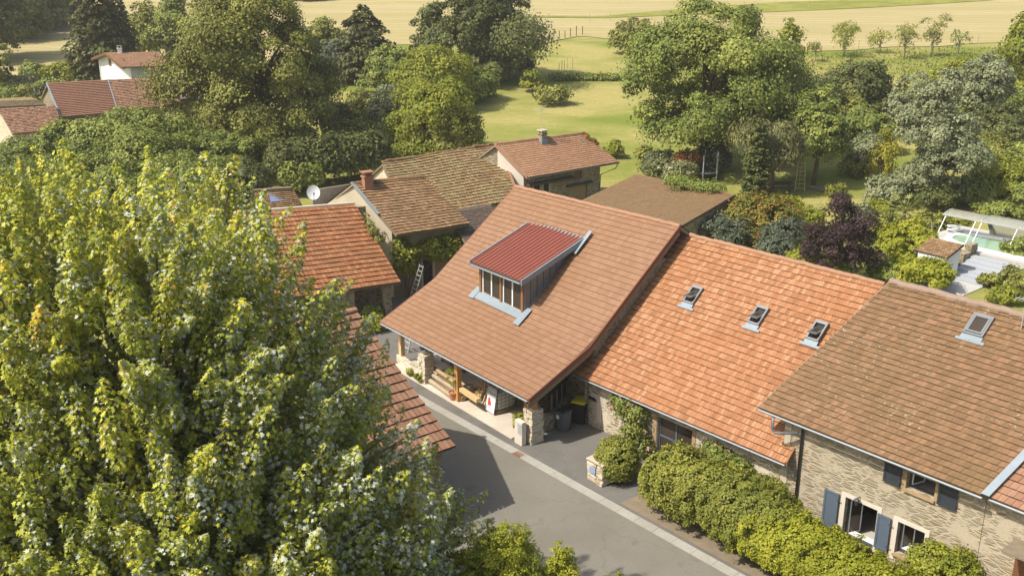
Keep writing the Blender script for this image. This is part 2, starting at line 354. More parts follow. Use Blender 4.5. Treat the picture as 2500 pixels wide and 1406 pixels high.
# ---------------------------------------------------------------- tile roofs
def arc(pts, ts):
    pts = [np.array(p, float) for p in pts]
    d = [0.0]
    for i in range(1, len(pts)): d.append(d[-1] + np.linalg.norm(pts[i] - pts[i - 1]))
    d = np.array(d) / d[-1]; A = np.array(pts)
    return np.stack([np.interp(ts, d, A[:, k]) for k in range(3)], 1)
PROF = {'rib': [(0.03, 0.010), (0.18, 0.0), (0.48, 0.0), (0.58, 0.010), (0.70, 0.0), (0.975, 0.006)],
        'flat': [(0.045, 0.004), (0.5, 0.0), (0.955, 0.004)],
        'canal': [(0.0, 0.0), (0.22, 0.035), (0.5, 0.055), (0.78, 0.035), (1.0, 0.0)],
        'far': [(0.03, 0.0), (0.97, 0.0)]}
def tile_roof(name, Ls, Rs, nx, ny, mat, parent, prof='flat', stagger=True, lift=0.035, jit=0.004, seed=1, wav=0.0, label=None, dirt=0.045):  # dirt: width of the painted gap-shade strip below each tile nose
    """Ls, Rs: polylines from eave to ridge on the left and right side"""
    g = np.random.default_rng(seed)
    t = np.linspace(0, 1, ny + 1)
    Lp, Rp = arc(Ls, t), arc(Rs, t)
    vs_, rn, ed = [], [], []
    pr = PROF[prof]
    tone = np.zeros(nx + 2)
    for j in range(ny):
        a0, b0, a1, b1 = Lp[j], Rp[j], Lp[j + 1], Rp[j + 1]
        up = ((a1 - a0) + (b1 - b0)) / 2; al = b0 - a0
        n = np.cross(al, up); n /= np.linalg.norm(n)
        if n[2] < 0: n = -n
        off = 0.5 if (stagger and j % 2) else 0.0
        tiles = []
        if off: tiles.append((0, 0.5))
        k = off
        while k < nx - 1e-6:
            tiles.append((k, min(k + 1, nx))); k += 1
        for (u0, u1) in tiles:
            r = g.random(); w = u1 - u0
            dz0, dz1 = g.normal(0, jit, 2); sl = g.normal(0, jit * 0.6)
            q0, q1 = [], []
            for (f, h) in pr:
                u = (u0 + f * w) / nx
                hh = h + (wav * math.sin(u * 9.0 + j * 0.15) if wav else 0)
                q0.append(a0 + (b0 - a0) * u + n * (lift + hh + dz0 + sl * f) - up * 0.10)
                q1.append(a1 + (b1 - a1) * u + n * (hh + dz1))
            for i in range(len(pr) - 1):
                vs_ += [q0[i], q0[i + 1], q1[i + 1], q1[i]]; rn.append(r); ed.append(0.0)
                d = n * (lift * 0.92) + up / np.linalg.norm(up) * dirt  # strip below each tile nose, carries the painted gap shade
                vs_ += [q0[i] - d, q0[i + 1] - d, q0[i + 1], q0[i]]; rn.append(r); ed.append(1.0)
    o = big_mesh(name, np.array(vs_), len(rn), 4, {'rnd': rn, 'edge': ed}, mat, parent)
    if label: o['label'] = label
    return o
def slab(name, Ls, Rs, mat, parent, top=-0.012, th=0.14, nu=10, nv=10):
    t = np.linspace(0, 1, nv + 1); A, B = arc(Ls, t), arc(Rs, t)
    G_ = np.stack([A + (B - A) * (i / nu) for i in range(nu + 1)], 1)            # (nv+1, nu+1, 3)
    n = np.cross(B[0] - A[0], A[-1] - A[0]); n /= np.linalg.norm(n)
    if n[2] < 0: n = -n
    hi, lo = G_ + n * top, G_ + n * (top - th); W1 = nu + 1; K = W1 * (nv + 1)
    vs_ = [tuple(p) for p in hi.reshape(-1, 3)] + [tuple(p) for p in lo.reshape(-1, 3)]; fs = []
    for j in range(nv):
        for i in range(nu):
            a = j * W1 + i; fs.append((a, a + 1, a + W1 + 1, a + W1)); fs.append((K + a + W1, K + a + W1 + 1, K + a + 1, K + a))
    for i in range(nu): fs.append((i + 1, i, K + i, K + i + 1)); a = nv * W1 + i; fs.append((a, a + 1, K + a + 1, K + a))
    for j in range(nv):
        a = j * W1; fs.append((a, a + W1, K + a + W1, K + a)); a = j * W1 + nu; fs.append((a + W1, a, K + a, K + a + W1))
    mb = MB(); mb.v = vs_; mb.f = fs
    return mb.build(name, mat, parent)
def ridge_caps(name, A, B, n, mat, parent, r=0.13, seed=3, jit=0.01):
    g = random.Random(seed); mb = MB(); A, B = Vector(A), Vector(B); d = (B - A).normalized()
    s = Vector((-d.y, d.x, 0)).normalized(); u = Vector((0, 0, 1))
    for i in range(n):
        p, q = A.lerp(B, i / n), A.lerp(B, (i + 1.06) / n)
        j = Vector((0, 0, g.gauss(0, jit)))
        ring0, ring1 = [], []
        for k in range(7):
            a = math.pi * (k / 6) * 1.1 - 0.16
            c = s * math.cos(a) * r * 1.25 + u * (math.sin(a) * r - 0.03)
            ring0.append(p + c * 1.10 + j); ring1.append(q + c * 0.92 + j)
        for k in range(6): mb.face([ring0[k], ring0[k + 1], ring1[k + 1], ring1[k]])
        mb.face(ring0)
    return mb.build(name, mat, parent, smooth=False)
def gutter(A, B, mat, parent, out, r=0.075, name='gutter'):
    A, B = Vector(A), Vector(B); mb = MB(); u = Vector((0, 0, 1)); out = out.normalized()
    c = out * (r + 0.02) - u * 0.07
    prof = [out * (-math.cos(a) * r) - u * (math.sin(a) * r) for a in [math.pi * k / 8 for k in range(9)]]
    prof2 = [p * 0.86 for p in prof]
    for k in range(8):
        mb.face([A + c + prof[k], B + c + prof[k], B + c + prof[k + 1], A + c + prof[k + 1]])
        mb.face([A + c + prof2[k + 1], B + c + prof2[k + 1], B + c + prof2[k], A + c + prof2[k]])
    for E in (A, B): mb.face([E + c + p for p in prof])
    mb.face([A + c + prof[8], B + c + prof[8], B + c + prof2[8], A + c + prof2[8]])
    mb.face([A + c + prof[0], A + c + prof2[0], B + c + prof2[0], B + c + prof[0]])
    return mb.build(name, mat, parent)
def verge(pts, mat, parent, side, w=0.16, h=0.2, name='verge', up=0.06):
    mb = MB(); side = side.normalized()
    for a, b in zip(pts[:-1], pts[1:]):
        a, b = Vector(a), Vector(b); z = Vector((0, 0, 1))
        lo = [a - z * (h - up), b - z * (h - up), b + side * w - z * (h - up), a + side * w - z * (h - up)]
        hi = [a + z * up, b + z * up, b + side * w + z * up, a + side * w + z * up]
        mb.hexa(lo + hi)
    return mb.build(name, mat, parent)
def wall_panel(mb, A, B, z0, zt, openings, th, inward):
    """vertical wall from A to B (xy), zt=(top at A, top at B); openings [(s0,s1,za,zb)]"""
    A, B = Vector((A.x, A.y, 0)), Vector((B.x, B.y, 0)); L = (B - A).length; d = (B - A) / L; inn = inward.normalized() * th
    ss = sorted({0.0, L, *[s for o in openings for s in o[:2]]}); 
    zb = sorted({z0, *[z for o in openings for z in o[2:]]})
    top = lambda s: zt[0] + (zt[1] - zt[0]) * s / L
    for i in range(len(ss) - 1):
        s0, s1 = ss[i], ss[i + 1]
        for j in range(len(zb)):
            za = zb[j]; last = j == len(zb) - 1
            zz0, zz1 = (top(s0), top(s1)) if last else (zb[j + 1], zb[j + 1])
            sm, zm = (s0 + s1) / 2, (za + min(zz0, zz1)) / 2
            if any(o[0] < sm < o[1] and o[2] < zm < o[3] for o in openings): continue
            p, q = A + d * s0, A + d * s1
            mb.face([(p.x, p.y, za), (q.x, q.y, za), (q.x, q.y, zz1), (p.x, p.y, zz0)])
            p2, q2 = p + inn, q + inn
            mb.face([(q2.x, q2.y, za), (p2.x, p2.y, za), (p2.x, p2.y, zz0), (q2.x, q2.y, zz1)])
    for (s0, s1, za, zb_) in openings:
        p, q = A + d * s0, A + d * s1; p2, q2 = p + inn, q + inn
        mb.face([(p.x, p.y, za), (p2.x, p2.y, za), (p2.x, p2.y, zb_), (p.x, p.y, zb_)])
        mb.face([(q2.x, q2.y, za), (q.x, q.y, za), (q.x, q.y, zb_), (q2.x, q2.y, zb_)])
        mb.face([(p.x, p.y, za), (q.x, q.y, za), (q2.x, q2.y, za), (p2.x, p2.y, za)])
        mb.face([(p.x, p.y, zb_), (p2.x, p2.y, zb_), (q2.x, q2.y, zb_), (q.x, q.y, zb_)])
def on_line(A, B, px, py):
    """(s, z) of a pixel on the vertical plane through A, B"""
    A, B = Vector((A.x, A.y, 0)), Vector((B.x, B.y, 0)); p = on_vertical(px, py, A, B)
    d = (B - A).normalized(); return (Vector((p.x, p.y, 0)) - A).dot(d), p.z
def flat(v): return Vector((v[0], v[1], 0))
class House:
    """gabled house: eL,eR eave ends, rL,rR ridge ends (front slope); mirrored back slope"""
    def __init__(s, name, label, cat, eL, eR, rL, rR, ov=0.4, base=0.0, group=None):
        s.eL, s.eR, s.rL, s.rR = map(Vector, (eL, eR, rL, rR))
        s.u = (flat(s.eR) - flat(s.eL)).normalized(); s.inn = Vector((-s.u.y, s.u.x, 0)); s.out = -s.inn
        s.bL = Vector((2 * s.rL.x - s.eL.x, 2 * s.rL.y - s.eL.y, s.eL.z)); s.bR = Vector((2 * s.rR.x - s.eR.x, 2 * s.rR.y - s.eR.y, s.eR.z))
        s.ov = ov; s.base = base
        c = (s.eL + s.eR + s.bL + s.bR) / 4
        s.root = thing(name, label, cat, (c.x, c.y, base), group)
        s.n = (s.eR - s.eL).cross(s.rL - s.eL).normalized()
        if s.n.z < 0: s.n = -s.n
        run = (flat(s.rL) - flat(s.eL)).dot(s.inn); s.tan = (s.rL.z - s.eL.z) / run
    def roof(s, nx, ny, mat, prof='flat', back=True, kink=None, **k):
        Ls, Rs = [s.eL, s.rL], [s.eR, s.rR]
        if kink: Ls, Rs = ([e, kk.lerp(e, 0.4), kk.lerp(e, 0.12).lerp(kk.lerp(r_, 0.08), 0.5), kk.lerp(r_, 0.25), r_] for e, kk, r_ in ((s.eL, kink[0], s.rL), (s.eR, kink[1], s.rR)))
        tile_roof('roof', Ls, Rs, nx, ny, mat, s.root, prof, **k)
        dk = -0.02 - 1.7 * k.get('wav', 0.0) - 3 * k.get('jit', 0.004); slab('roof_deck', Ls, Rs, M['greywood'], s.root, top=dk, nv=(ny if kink else 10))
        if back:
            kb = {**k, 'seed': k.get('seed', 1) + 50}
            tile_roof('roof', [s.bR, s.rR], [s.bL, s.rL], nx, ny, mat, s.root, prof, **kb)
            slab('roof_deck', [s.bR, s.rR], [s.bL, s.rL], M['greywood'], s.root, top=dk)
    def wall(s, mat, openings=(), inL=0.25, inR=0.25, sunk=0.25, name='wall', back_op=(), th=0.45, ovb=None):
        """closed walls inset below the eaves"""
        ov = s.ov; ovb = ov if ovb is None else ovb; mb = MB()
        A = flat(s.eL) + s.inn * ov + s.u * inL; B = flat(s.eR) + s.inn * ov - s.u * inR
        C = flat(s.bR) - s.inn * ovb - s.u * inR; D = flat(s.bL) - s.inn * ovb + s.u * inL
        zA, zB = s.eL.z + ov * s.tan - sunk, s.eR.z + ov * s.tan - sunk
        wall_panel(mb, A, B, s.base, (zA, zB), list(openings), th, s.inn)
        wall_panel(mb, C, D, s.base, (zB, zA), list(back_op), th, s.out)
        for (F, K, rr, zt) in ((D, A, s.rL, zA), (B, C, s.rR, zB)):
            mid = flat(rr); d = (flat(K) - flat(F)).normalized(); mid = flat(F) + d * (mid - flat(F)).dot(d)
            poly = [(F.x, F.y, s.base), (K.x, K.y, s.base), (K.x, K.y, zt), (mid.x, mid.y, rr.z - sunk), (F.x, F.y, zt)]
            mb.face(poly)
        s.A, s.B = A, B
        return mb.build(name, mat, s.root)
    def on_roof(s, px, py): return hit(px, py, s.eL, s.n)
    def loc(s, px, py): return on_line(s.A, s.B, px, py)
    def at(s, sv, z, o=0.0):
        p = s.A + s.u * sv + s.out * o; return Vector((p.x, p.y, z))
    def wbox(s, mb, s0, s1, z0, z1, o0, o1):   # box on the front wall, from offset o0 to o1 outwards
        return mb.hexa([s.at(s0, z0, o1), s.at(s1, z0, o1), s.at(s1, z0, o0), s.at(s0, z0, o0),
                        s.at(s0, z1, o1), s.at(s1, z1, o1), s.at(s1, z1, o0), s.at(s0, z1, o0)])

def skylight(h, px, py, w, L, opened, name='skylight', label=None):
    c = h.on_roof(px, py); u = h.u; up = h.n.cross(u).normalized(); up = up if up.z > 0 else -up; n = h.n
    fr = MB(); t = 0.07; base = c + n * 0.06
    for sgn in (-1, 1):
        fr.obox(base + u * sgn * (w / 2 - t / 2), u * t / 2, up * L / 2, n * 0.09)
    fr.obox(base + up * (L / 2 - t), u * (w / 2 - t), up * t, n * 0.09)
    fr.obox(base - up * (L / 2 - t / 2), u * (w / 2 - t), up * t / 2, n * 0.08)
    f = fr.build(name, M['zinc_d'], h.root)
    if label: f['label'] = label
    fl = MB(); fl.obox(c - up * (L / 2 + 0.12) + n * 0.055, u * (w / 2 + 0.02), up * 0.12, n * 0.012)
    fl.obox(c - up * (L / 2 + 0.25) + n * 0.050, u * (w / 2 + 0.16), up * 0.06, n * 0.010)
    fl.build('flashing', M['zinc'], f)
    MB().obox(c - n * 0.02, u * (w / 2 - t), up * (L / 2 - t), n * 0.04).build('opening', M['dark'], f)
    ang = R(38) if opened else 0.0
    su = (up * math.cos(ang) + n * math.sin(ang)); sn = (n * math.cos(ang) - up * math.sin(ang))
    # centre-pivot sash: the lower edge swings out
    su = (up * math.cos(ang) - n * math.sin(ang)); sn = (n * math.cos(ang) + up * math.sin(ang))
    cc = c + n * 0.13
    sw, sl = w / 2 - t - 0.01, L / 2 - t * 1.4
    sa = MB()
    for sgn in (-1, 1): sa.obox(cc + u * sgn * (sw - 0.035), u * 0.035, su * sl, sn * 0.03)
    for sgn in (-1, 1): sa.obox(cc + su * sgn * (sl - 0.035), u * (sw - 0.07), su * 0.035, sn * 0.03)
    sa.build('sash', M['zinc_d'], f)
    MB().obox(cc, u * (sw - 0.07), su * (sl - 0.07), sn * 0.008).build('pane', M['glass'], f)
    return f
def chimney(parent, p, w, d, h, mat, u, capmat=None, flash=True):
    v = Vector((-u.y, u.x, 0)); z = Vector((0, 0, 1)); mb = MB()
    mb.obox(p + z * (h / 2 - 0.3), u * w / 2, v * d / 2, z * (h / 2 + 0.3))
    mb.obox(p + z * (h + 0.04), u * (w / 2 + 0.06), v * (d / 2 + 0.06), z * 0.05)
    c = mb.build('chimney', mat, parent)
    lg = MB()
    for a in (-1, 1):
        for b_ in (-1, 1): lg.obox(p + z * (h + 0.20) + u * a * w * 0.36 + v * b_ * d * 0.36, u * 0.06, v * 0.06, z * 0.11)
    lg.build('chimney_leg', mat, c)
    MB().obox(p + z * (h + 0.345), u * (w / 2 + 0.08), v * (d / 2 + 0.08), z * 0.035).build('chimney_cap', capmat or M['render'], c)
    if flash: MB().obox(p + z * 0.05, u * (w / 2 + 0.07), v * (d / 2 + 0.10), z * 0.30).build('flashing', M['zinc'], c)
    return c
def downpipe(parent, pts, r=0.05, mat=None, name='downpipe'):
    return MB().tube(pts, r, 8).build(name, mat or M['gutter'], parent, smooth=True)

# ================================================================ house row: carport house (A)
hA = House('carport_house', 'pinkish tiled house with open timber carport and red metal dormer', 'house',
           P(930, 785, 2.6), P(1290, 975, 2.6), P(1260, 455, 9.1), P(1660, 550, 9.1), ov=0.5)
kL = on_vertical(1062, 682, hA.eL, hA.rL); kR = on_vertical(1437, 848, hA.eR, hA.rR)
hA.roof(60, 36, M['tile_a'], 'rib', kink=(kL, kR), stagger=False, lift=0.03, jit=0.002, seed=11, dirt=0.022)  # dirt: width of the painted gap shade
ridge_caps('ridge_tiles', hA.rL, hA.rR, 32, M['ridge_a'], hA.root, 0.11)
verge([hA.eR, kR, hA.rR], M['verge'], hA.root, hA.u, 0.07, 0.26, up=0.05)
verge([hA.eL, kL, hA.rL], M['verge'], hA.root, -hA.u, 0.10, 0.16, up=0.02)
vb = MB()
for a, b_ in ((hA.eR, kR), (kR, hA.rR)):
    vb.bar(a - hA.u * 0.03 - Vector((0, 0, 0.38)), b_ - hA.u * 0.03 - Vector((0, 0, 0.38)), 0.06, 0.22)
vb.build('barge_board', M['greywood'], hA.root)
gutter(hA.eL, hA.eR, M['gutter'], hA.root, hA.out, 0.06)
# rear wall of the carport and walls above
ua, ia = hA.u, hA.inn
Lw = (flat(hA.eR) - flat(hA.eL)).length
def a_pt(s, d, z=0.0):                     # s along the eave from the left end, d behind the eave line
    p = flat(hA.eL) + ua * s + ia * d; return Vector((p.x, p.y, z))
def prof_z(s, d):                          # height of A's roof surface at s along, d behind the eave
    o = []
    for e, k_, r_ in ((hA.eL, kL, hA.rL), (hA.eR, kR, hA.rR)):
        o.append(float(np.interp(d, [0, (flat(k_) - flat(e)).dot(ia), (flat(r_) - flat(e)).dot(ia), 2 * (flat(r_) - flat(e)).dot(ia)], [e.z, k_.z, r_.z, e.z])))
    f = min(1, max(0, s / Lw)); return o[0] * (1 - f) + o[1] * f
wb = MB()
def a_wall(s0, s1, d0, d1, z0=0.0, gap=0.55):
    c = [(s0, d0), (s1, d0), (s1, d1), (s0, d1)]
    wb.hexa([a_pt(s, d, z0) for s, d in c] + [a_pt(s, d, prof_z(s, d) - gap) for s, d in c])
a_wall(2.6, Lw - 0.3, 4.3, 4.7); a_wall(2.6, 3.0, 4.72, 8.5); a_wall(0.5, 0.9, 8.5, 15.5); a_wall(0.9, Lw - 0.3, 15.1, 15.5); a_wall(Lw - 0.6, Lw - 0.3, 4.72, 8.5); a_wall(Lw - 0.6, Lw - 0.3, 8.5, 15.1)
('''[a_pt(3.4, 5.6, 0), a_pt(Lw - 0.3, 5.6, 0), a_pt(Lw - 0.3, 6.0, 0), a_pt(3.4, 6.0, 0),
                    a_pt(3.4, 5.6, 6.3), a_pt(Lw - 0.3, 5.6, 6.0), a_pt(Lw - 0.3, 6.0, 6.2), a_pt(3.4, 6.0, 6.5)])
wb.hexa([a_pt(Lw - 0.6, 2.6, 0), a_pt(Lw - 0.2, 2.6, 0), a_pt(Lw - 0.2, 5.58, 0), a_pt(Lw - 0.6, 5.58, 0),
         a_pt(Lw - 0.6, 2.6, 3.4), a_pt(Lw - 0.2, 2.6, 3.4), a_pt(Lw - 0.2, 5.58, 5.6), a_pt(Lw - 0.6, 5.58, 5.6)])
wb.hexa([a_pt(0.5, 6.02, 0), a_pt(0.9, 6.02, 0), a_pt(0.9, 15.5, 0), a_pt(0.5, 15.5, 0),
         a_pt(0.5, 6.02, 5.2), a_pt(0.9, 6.02, 5.2), a_pt(0.9, 15.5, 2.6), a_pt(0.5, 15.5, 2.6)])
wb.hexa([a_pt(0.9, 15.1, 0), a_pt(Lw - 0.3, 15.1, 0), a_pt(Lw - 0.3, 15.5, 0), a_pt(0.9, 15.5, 0),
         a_pt(0.9, 15.1, 2.6), a_pt(Lw - 0.3, 15.1, 2.6), a_pt(Lw - 0.3, 15.5, 2.6), a_pt(0.9, 15.5, 2.6)])
''')
wb.build('wall', M['stone_d'], hA.root)
def post(px, py, w, mat, lab=None):
    g0 = G(px, py); d = (flat(g0) - flat(hA.eL)).dot(ia); s = (flat(g0) - flat(hA.eL)).dot(ua)
    zt = prof_z(s, max(d, 0)) - 0.42
    o = MB().bar(Vector((g0.x, g0.y, 0)), Vector((g0.x, g0.y, zt)), w, w, up=ia).build('post', mat, hA.root, bevel=0.015)
    br = MB()
    for sg in (-1, 1): br.bar(Vector((g0.x, g0.y, zt - 0.62)) + ua * sg * 0.06, Vector((g0.x, g0.y, zt - 0.05)) + ua * sg * 0.6, 0.12, 0.12)
    br.build('brace', mat, o)
    if lab: o['label'] = lab
    return g0, zt
p1, z1 = post(982, 884, 0.26, M['palewood'], 'pale weathered timber post')
p2, z2 = post(1119, 980, 0.27, M['newwood'], 'honey coloured oak post')
bm_ = MB(); bm_.bar(a_pt(0.4, 0.55, prof_z(0.4, 0.55) - 0.45), a_pt(Lw - 0.35, 0.55, prof_z(Lw, 0.55) - 0.45), 0.2, 0.2)
bm_.build('beam', M['newwood'], hA.root)
rf = MB()
for i in range(18):
    s = 0.35 + i * (Lw - 0.7) / 17
    a = a_pt(s, 0.05, hA.eL.z - 0.22); t = (kL.z - hA.eL.z) / (flat(kL) - flat(hA.eL)).dot(ia)
    rf.bar(a_pt(s, 0.05, prof_z(s, 0.05) - 0.27), a_pt(s, 2.2, prof_z(s, 2.2) - 0.27), 0.09, 0.14)
rf.build('rafters', M['palewood'], hA.root)
# dry stone pillars carrying the eave
def rough_pillar(name, c, w, d, h, u, parent, mat, seed, zb=0.0):
    g = random.Random(seed); mb = MB(); v = Vector((-u.y, u.x, 0)); z = zb; Z = Vector((0, 0, 1))
    while z < h - 0.05:
        t = min(g.uniform(0.12, 0.24), h - z); x = 0.0; cut = g.uniform(0.35, 0.65)
        for (f0, f1) in ((0, cut), (cut, 1)):
            cc = c + u * ((f0 + f1) / 2 - 0.5) * w + Z * (z + t / 2)
            mb.obox(cc + u * g.uniform(-0.015, 0.015) + v * g.uniform(-0.02, 0.02), u * ((f1 - f0) * w / 2 - 0.006), v * (d / 2 + g.uniform(-0.03, 0.03)), Z * (t / 2 - 0.008))
        z += t
    mb.obox(c + Z * (zb + (h - zb) / 2), u * (w / 2 - 0.05), v * (d / 2 - 0.06), Z * ((h - zb) / 2 - 0.03))
    return mb.build(name, mat, parent, bevel=0.02)
pc = G(1283, 1080) + ia * 0.38 + ua * 0.12
rough_pillar('stone_pillar', flat(pc), 0.62, 0.72, 1.72, ua, hA.root, M['stone_pale'], 4)
st = MB(); st.bar(Vector((pc.x, pc.y, 1.70)), Vector((pc.x, pc.y, 2.62)), 0.26, 0.26, up=ia); st.build('post', M['newwood'], hA.root)
sp2 = pc - ua * 0.75 + ia * 0.1
st = MB(); st.bar(Vector((sp2.x, sp2.y, 0.0)), Vector((sp2.x, sp2.y, 2.6)) + ua * 0.15, 0.2, 0.14, up=ia); st.build('brace', M['newwood'], hA.root)

# dormer on the carport house
nA = (kR - kL).cross(hA.rL - kL).normalized(); nA = nA if nA.z > 0 else -nA
def onA(px, py): return hit(px, py, kL, nA)
nlow = (hA.eR - hA.eL).cross(kL - hA.eL).normalized(); nlow = nlow if nlow.z > 0 else -nlow
b0, b1 = onA(1173, 716), onA(1278, 768)
u_d = (b1 - b0); u_d.z = 0; wd = u_d.length; u_d.normalize(); v_d = Vector((-u_d.y, u_d.x, 0)); Z = Vector((0, 0, 1))
zb = min(b0.z, b1.z); hD = 2.0
upA = nA.cross(u_d).normalized(); upA = upA if upA.z > 0 else -upA
zt = zb + hD
t_main = upA.z / Vector((upA.x, upA.y, 0)).length
bk = onA(1432, 592); run = (flat(bk) - flat(b0)).dot(v_d); slope = (bk.z - zt) / run; run += 0.12
print('dormer', wd, run, math.degrees(math.atan(slope)), math.degrees(math.atan(t_main)))
dr = MB()
F0 = flat(b0) + Z * (zt + 0.02); F1 = flat(b1) + Z * (zt + 0.02)
ovf, ovs = 0.42, 0.30
def rp(s, d, dz=0.0): return flat(b0) + u_d * s + v_d * d + Z * (zt + 0.02 + d * slope + dz)
nr = 15; ws = wd + 2 * ovs
for i in range(nr):                       # ribbed steel sheet
    s0 = -ovs + ws * i / nr; w1 = ws / nr
    pts = [(0, 0), (0.34, 0), (0.40, 0.045), (0.60, 0.045), (0.66, 0), (1, 0)]
    for (f0, h0), (f1, h1) in zip(pts[:-1], pts[1:]):
        dr.face([rp(s0 + f0 * w1, -ovf, h0 + 0.06), rp(s0 + f1 * w1, -ovf, h1 + 0.06), rp(s0 + f1 * w1, run, h1 + 0.06), rp(s0 + f0 * w1, run, h0 + 0.06)])
dorm = MB()
dorm.hexa([rp(-ovs, -ovf, -0.14), rp(wd + ovs, -ovf, -0.14), rp(wd + ovs, run, -0.14), rp(-ovs, run, -0.14),
           rp(-ovs, -ovf, 0.04), rp(wd + ovs, -ovf, 0.04), rp(wd + ovs, run, 0.04), rp(-ovs, run, 0.04)])
dormer = dorm.build('dormer', M['darkwood'], hA.root); dormer['label'] = 'wide dormer with red ribbed steel roof'
dr.build('roof_sheet', M['redsheet'], dormer)
ed = MB(); ed2 = MB()
ed2.hexa([rp(-ovs - 0.07, -ovf - 0.02, -0.15), rp(-ovs - 0.003, -ovf - 0.02, -0.15), rp(-ovs - 0.003, run, -0.15), rp(-ovs - 0.07, run, -0.15),
         rp(-ovs - 0.07, -ovf - 0.02, 0.13), rp(-ovs - 0.003, -ovf - 0.02, 0.13), rp(-ovs - 0.003, run, 0.13), rp(-ovs - 0.07, run, 0.13)])
ed.hexa([rp(wd + ovs + 0.003, -ovf - 0.02, -0.17), rp(wd + ovs + 0.08, -ovf - 0.02, -0.17), rp(wd + ovs + 0.08, run, -0.17), rp(wd + ovs + 0.003, run, -0.17),
         rp(wd + ovs + 0.003, -ovf - 0.02, 0.13), rp(wd + ovs + 0.08, -ovf - 0.02, 0.13), rp(wd + ovs + 0.08, run, 0.13), rp(wd + ovs + 0.003, run, 0.13)])
ed.build('edge_trim', M['zinc'], dormer); ed2.build('edge_trim', M['zinc'], dormer)
tp = MB()
for i in range(nr):
    s0 = -ovs + ws * i / nr
    tp.hexa([rp(s0, run - 0.14, 0.055), rp(s0 + ws / nr * 0.42, run - 0.14, 0.055), rp(s0 + ws / nr * 0.42, run + 0.05, 0.055), rp(s0, run + 0.05, 0.055),
             rp(s0, run - 0.14, 0.10), rp(s0 + ws / nr * 0.42, run - 0.14, 0.10), rp(s0 + ws / nr * 0.42, run + 0.05, 0.10), rp(s0, run + 0.05, 0.10)])
tp.build('ridge_filler', M['zinc'], dormer)
gutter(rp(-ovs, -ovf, 0.03), rp(wd + ovs, -ovf, 0.03), M['zinc'], dormer, -v_d, 0.06)
for s, sg in ((0, -1), (wd, 1)):          # cheeks: triangles down to the roof
    ck = MB()
    a0 = flat(b0) + u_d * s; rb = rp(s, run - 0.25)
    lo = [a0 + Z * (zb - 0.35), a0 + v_d * (run - 0.1) + Z * (zb - 0.35 + (run - 0.1) * t_main)]
    hi = [rp(s, 0, -0.10), rp(s, run - 0.1, -0.10)]
    o = u_d * sg * 0.05
    ck.hexa([lo[0], lo[1], lo[1] + o, lo[0] + o, hi[0], hi[1], hi[1] + o, hi[0] + o])
    ck.build('cheek', M['zinc_d'], dormer)
for s, sg in ((wd, 1), (0, -1)):
    for i in range(1, 8):                 # standing seams
        sm = MB()
        d = i * (run - 0.4) / 8
        a = flat(b0) + u_d * (s + sg * 0.055) + v_d * d
        sm.bar(a + Z * (zb + d * t_main - 0.05), a + Z * (zt + d * slope - 0.16), 0.03, 0.03); sm.build('seam', M['darkmetal'], dormer)
fl = MB()
def rA(s, d, o=0.05): return flat(b0) + u_d * s + v_d * d + Z * (zb + d * t_main) + nA * o
def rS(s, d, o=0.16):
    p = flat(b0) + u_d * s + v_d * d; q_ = flat(p) - flat(hA.eL); z_ = prof_z(q_.dot(ua), q_.dot(ia))
    return Vector((p.x, p.y, z_ + o))
fl.face([rS(-0.35, -0.42), rS(wd + 0.32, -0.42), rS(wd + 0.32, 0.0), rS(-0.35, 0.0)])
fl.face([rS(wd + 0.05, -0.75, 0.17), rS(wd + 0.50, -0.75, 0.17), rS(wd + 0.42, 0.2, 0.19), rS(wd + 0.05, 0.2, 0.19)])
fl.face([rS(-0.45, -0.5, 0.17), rS(-0.02, -0.5, 0.17), rS(-0.05, 0.1, 0.18), rS(-0.42, 0.1, 0.18)])
for s0, s1 in ((wd + 0.05, wd + 0.14), (-0.14, -0.05)):
    fl.face([rA(s0, -0.1, 0.045), rA(s1, -0.1, 0.045), rA(s1, run - 0.3, 0.045), rA(s0, run - 0.3, 0.045)])
for s0, s1, d0, d1 in ((wd + 0.32, wd + 0.56, run - 0.75, run + 0.35), (-0.52, -0.30, run - 0.2, run + 0.45)):
    fl.face([rA(s0, d0, 0.06), rA(s1, d0, 0.06), rA(s1, d1, 0.06), rA(s0, d1, 0.06)])
fl.build('flashing', M['zinc'], dormer)
for s in (0.06, wd / 2, wd - 0.06):
    wf = MB(); wf.bar(flat(b0) + u_d * s + Z * (zb - 0.1), flat(b0) + u_d * s + Z * (zt - 0.1), 0.15, 0.14, up=v_d); wf.build('timber_post', M['dormerwood'], dormer)
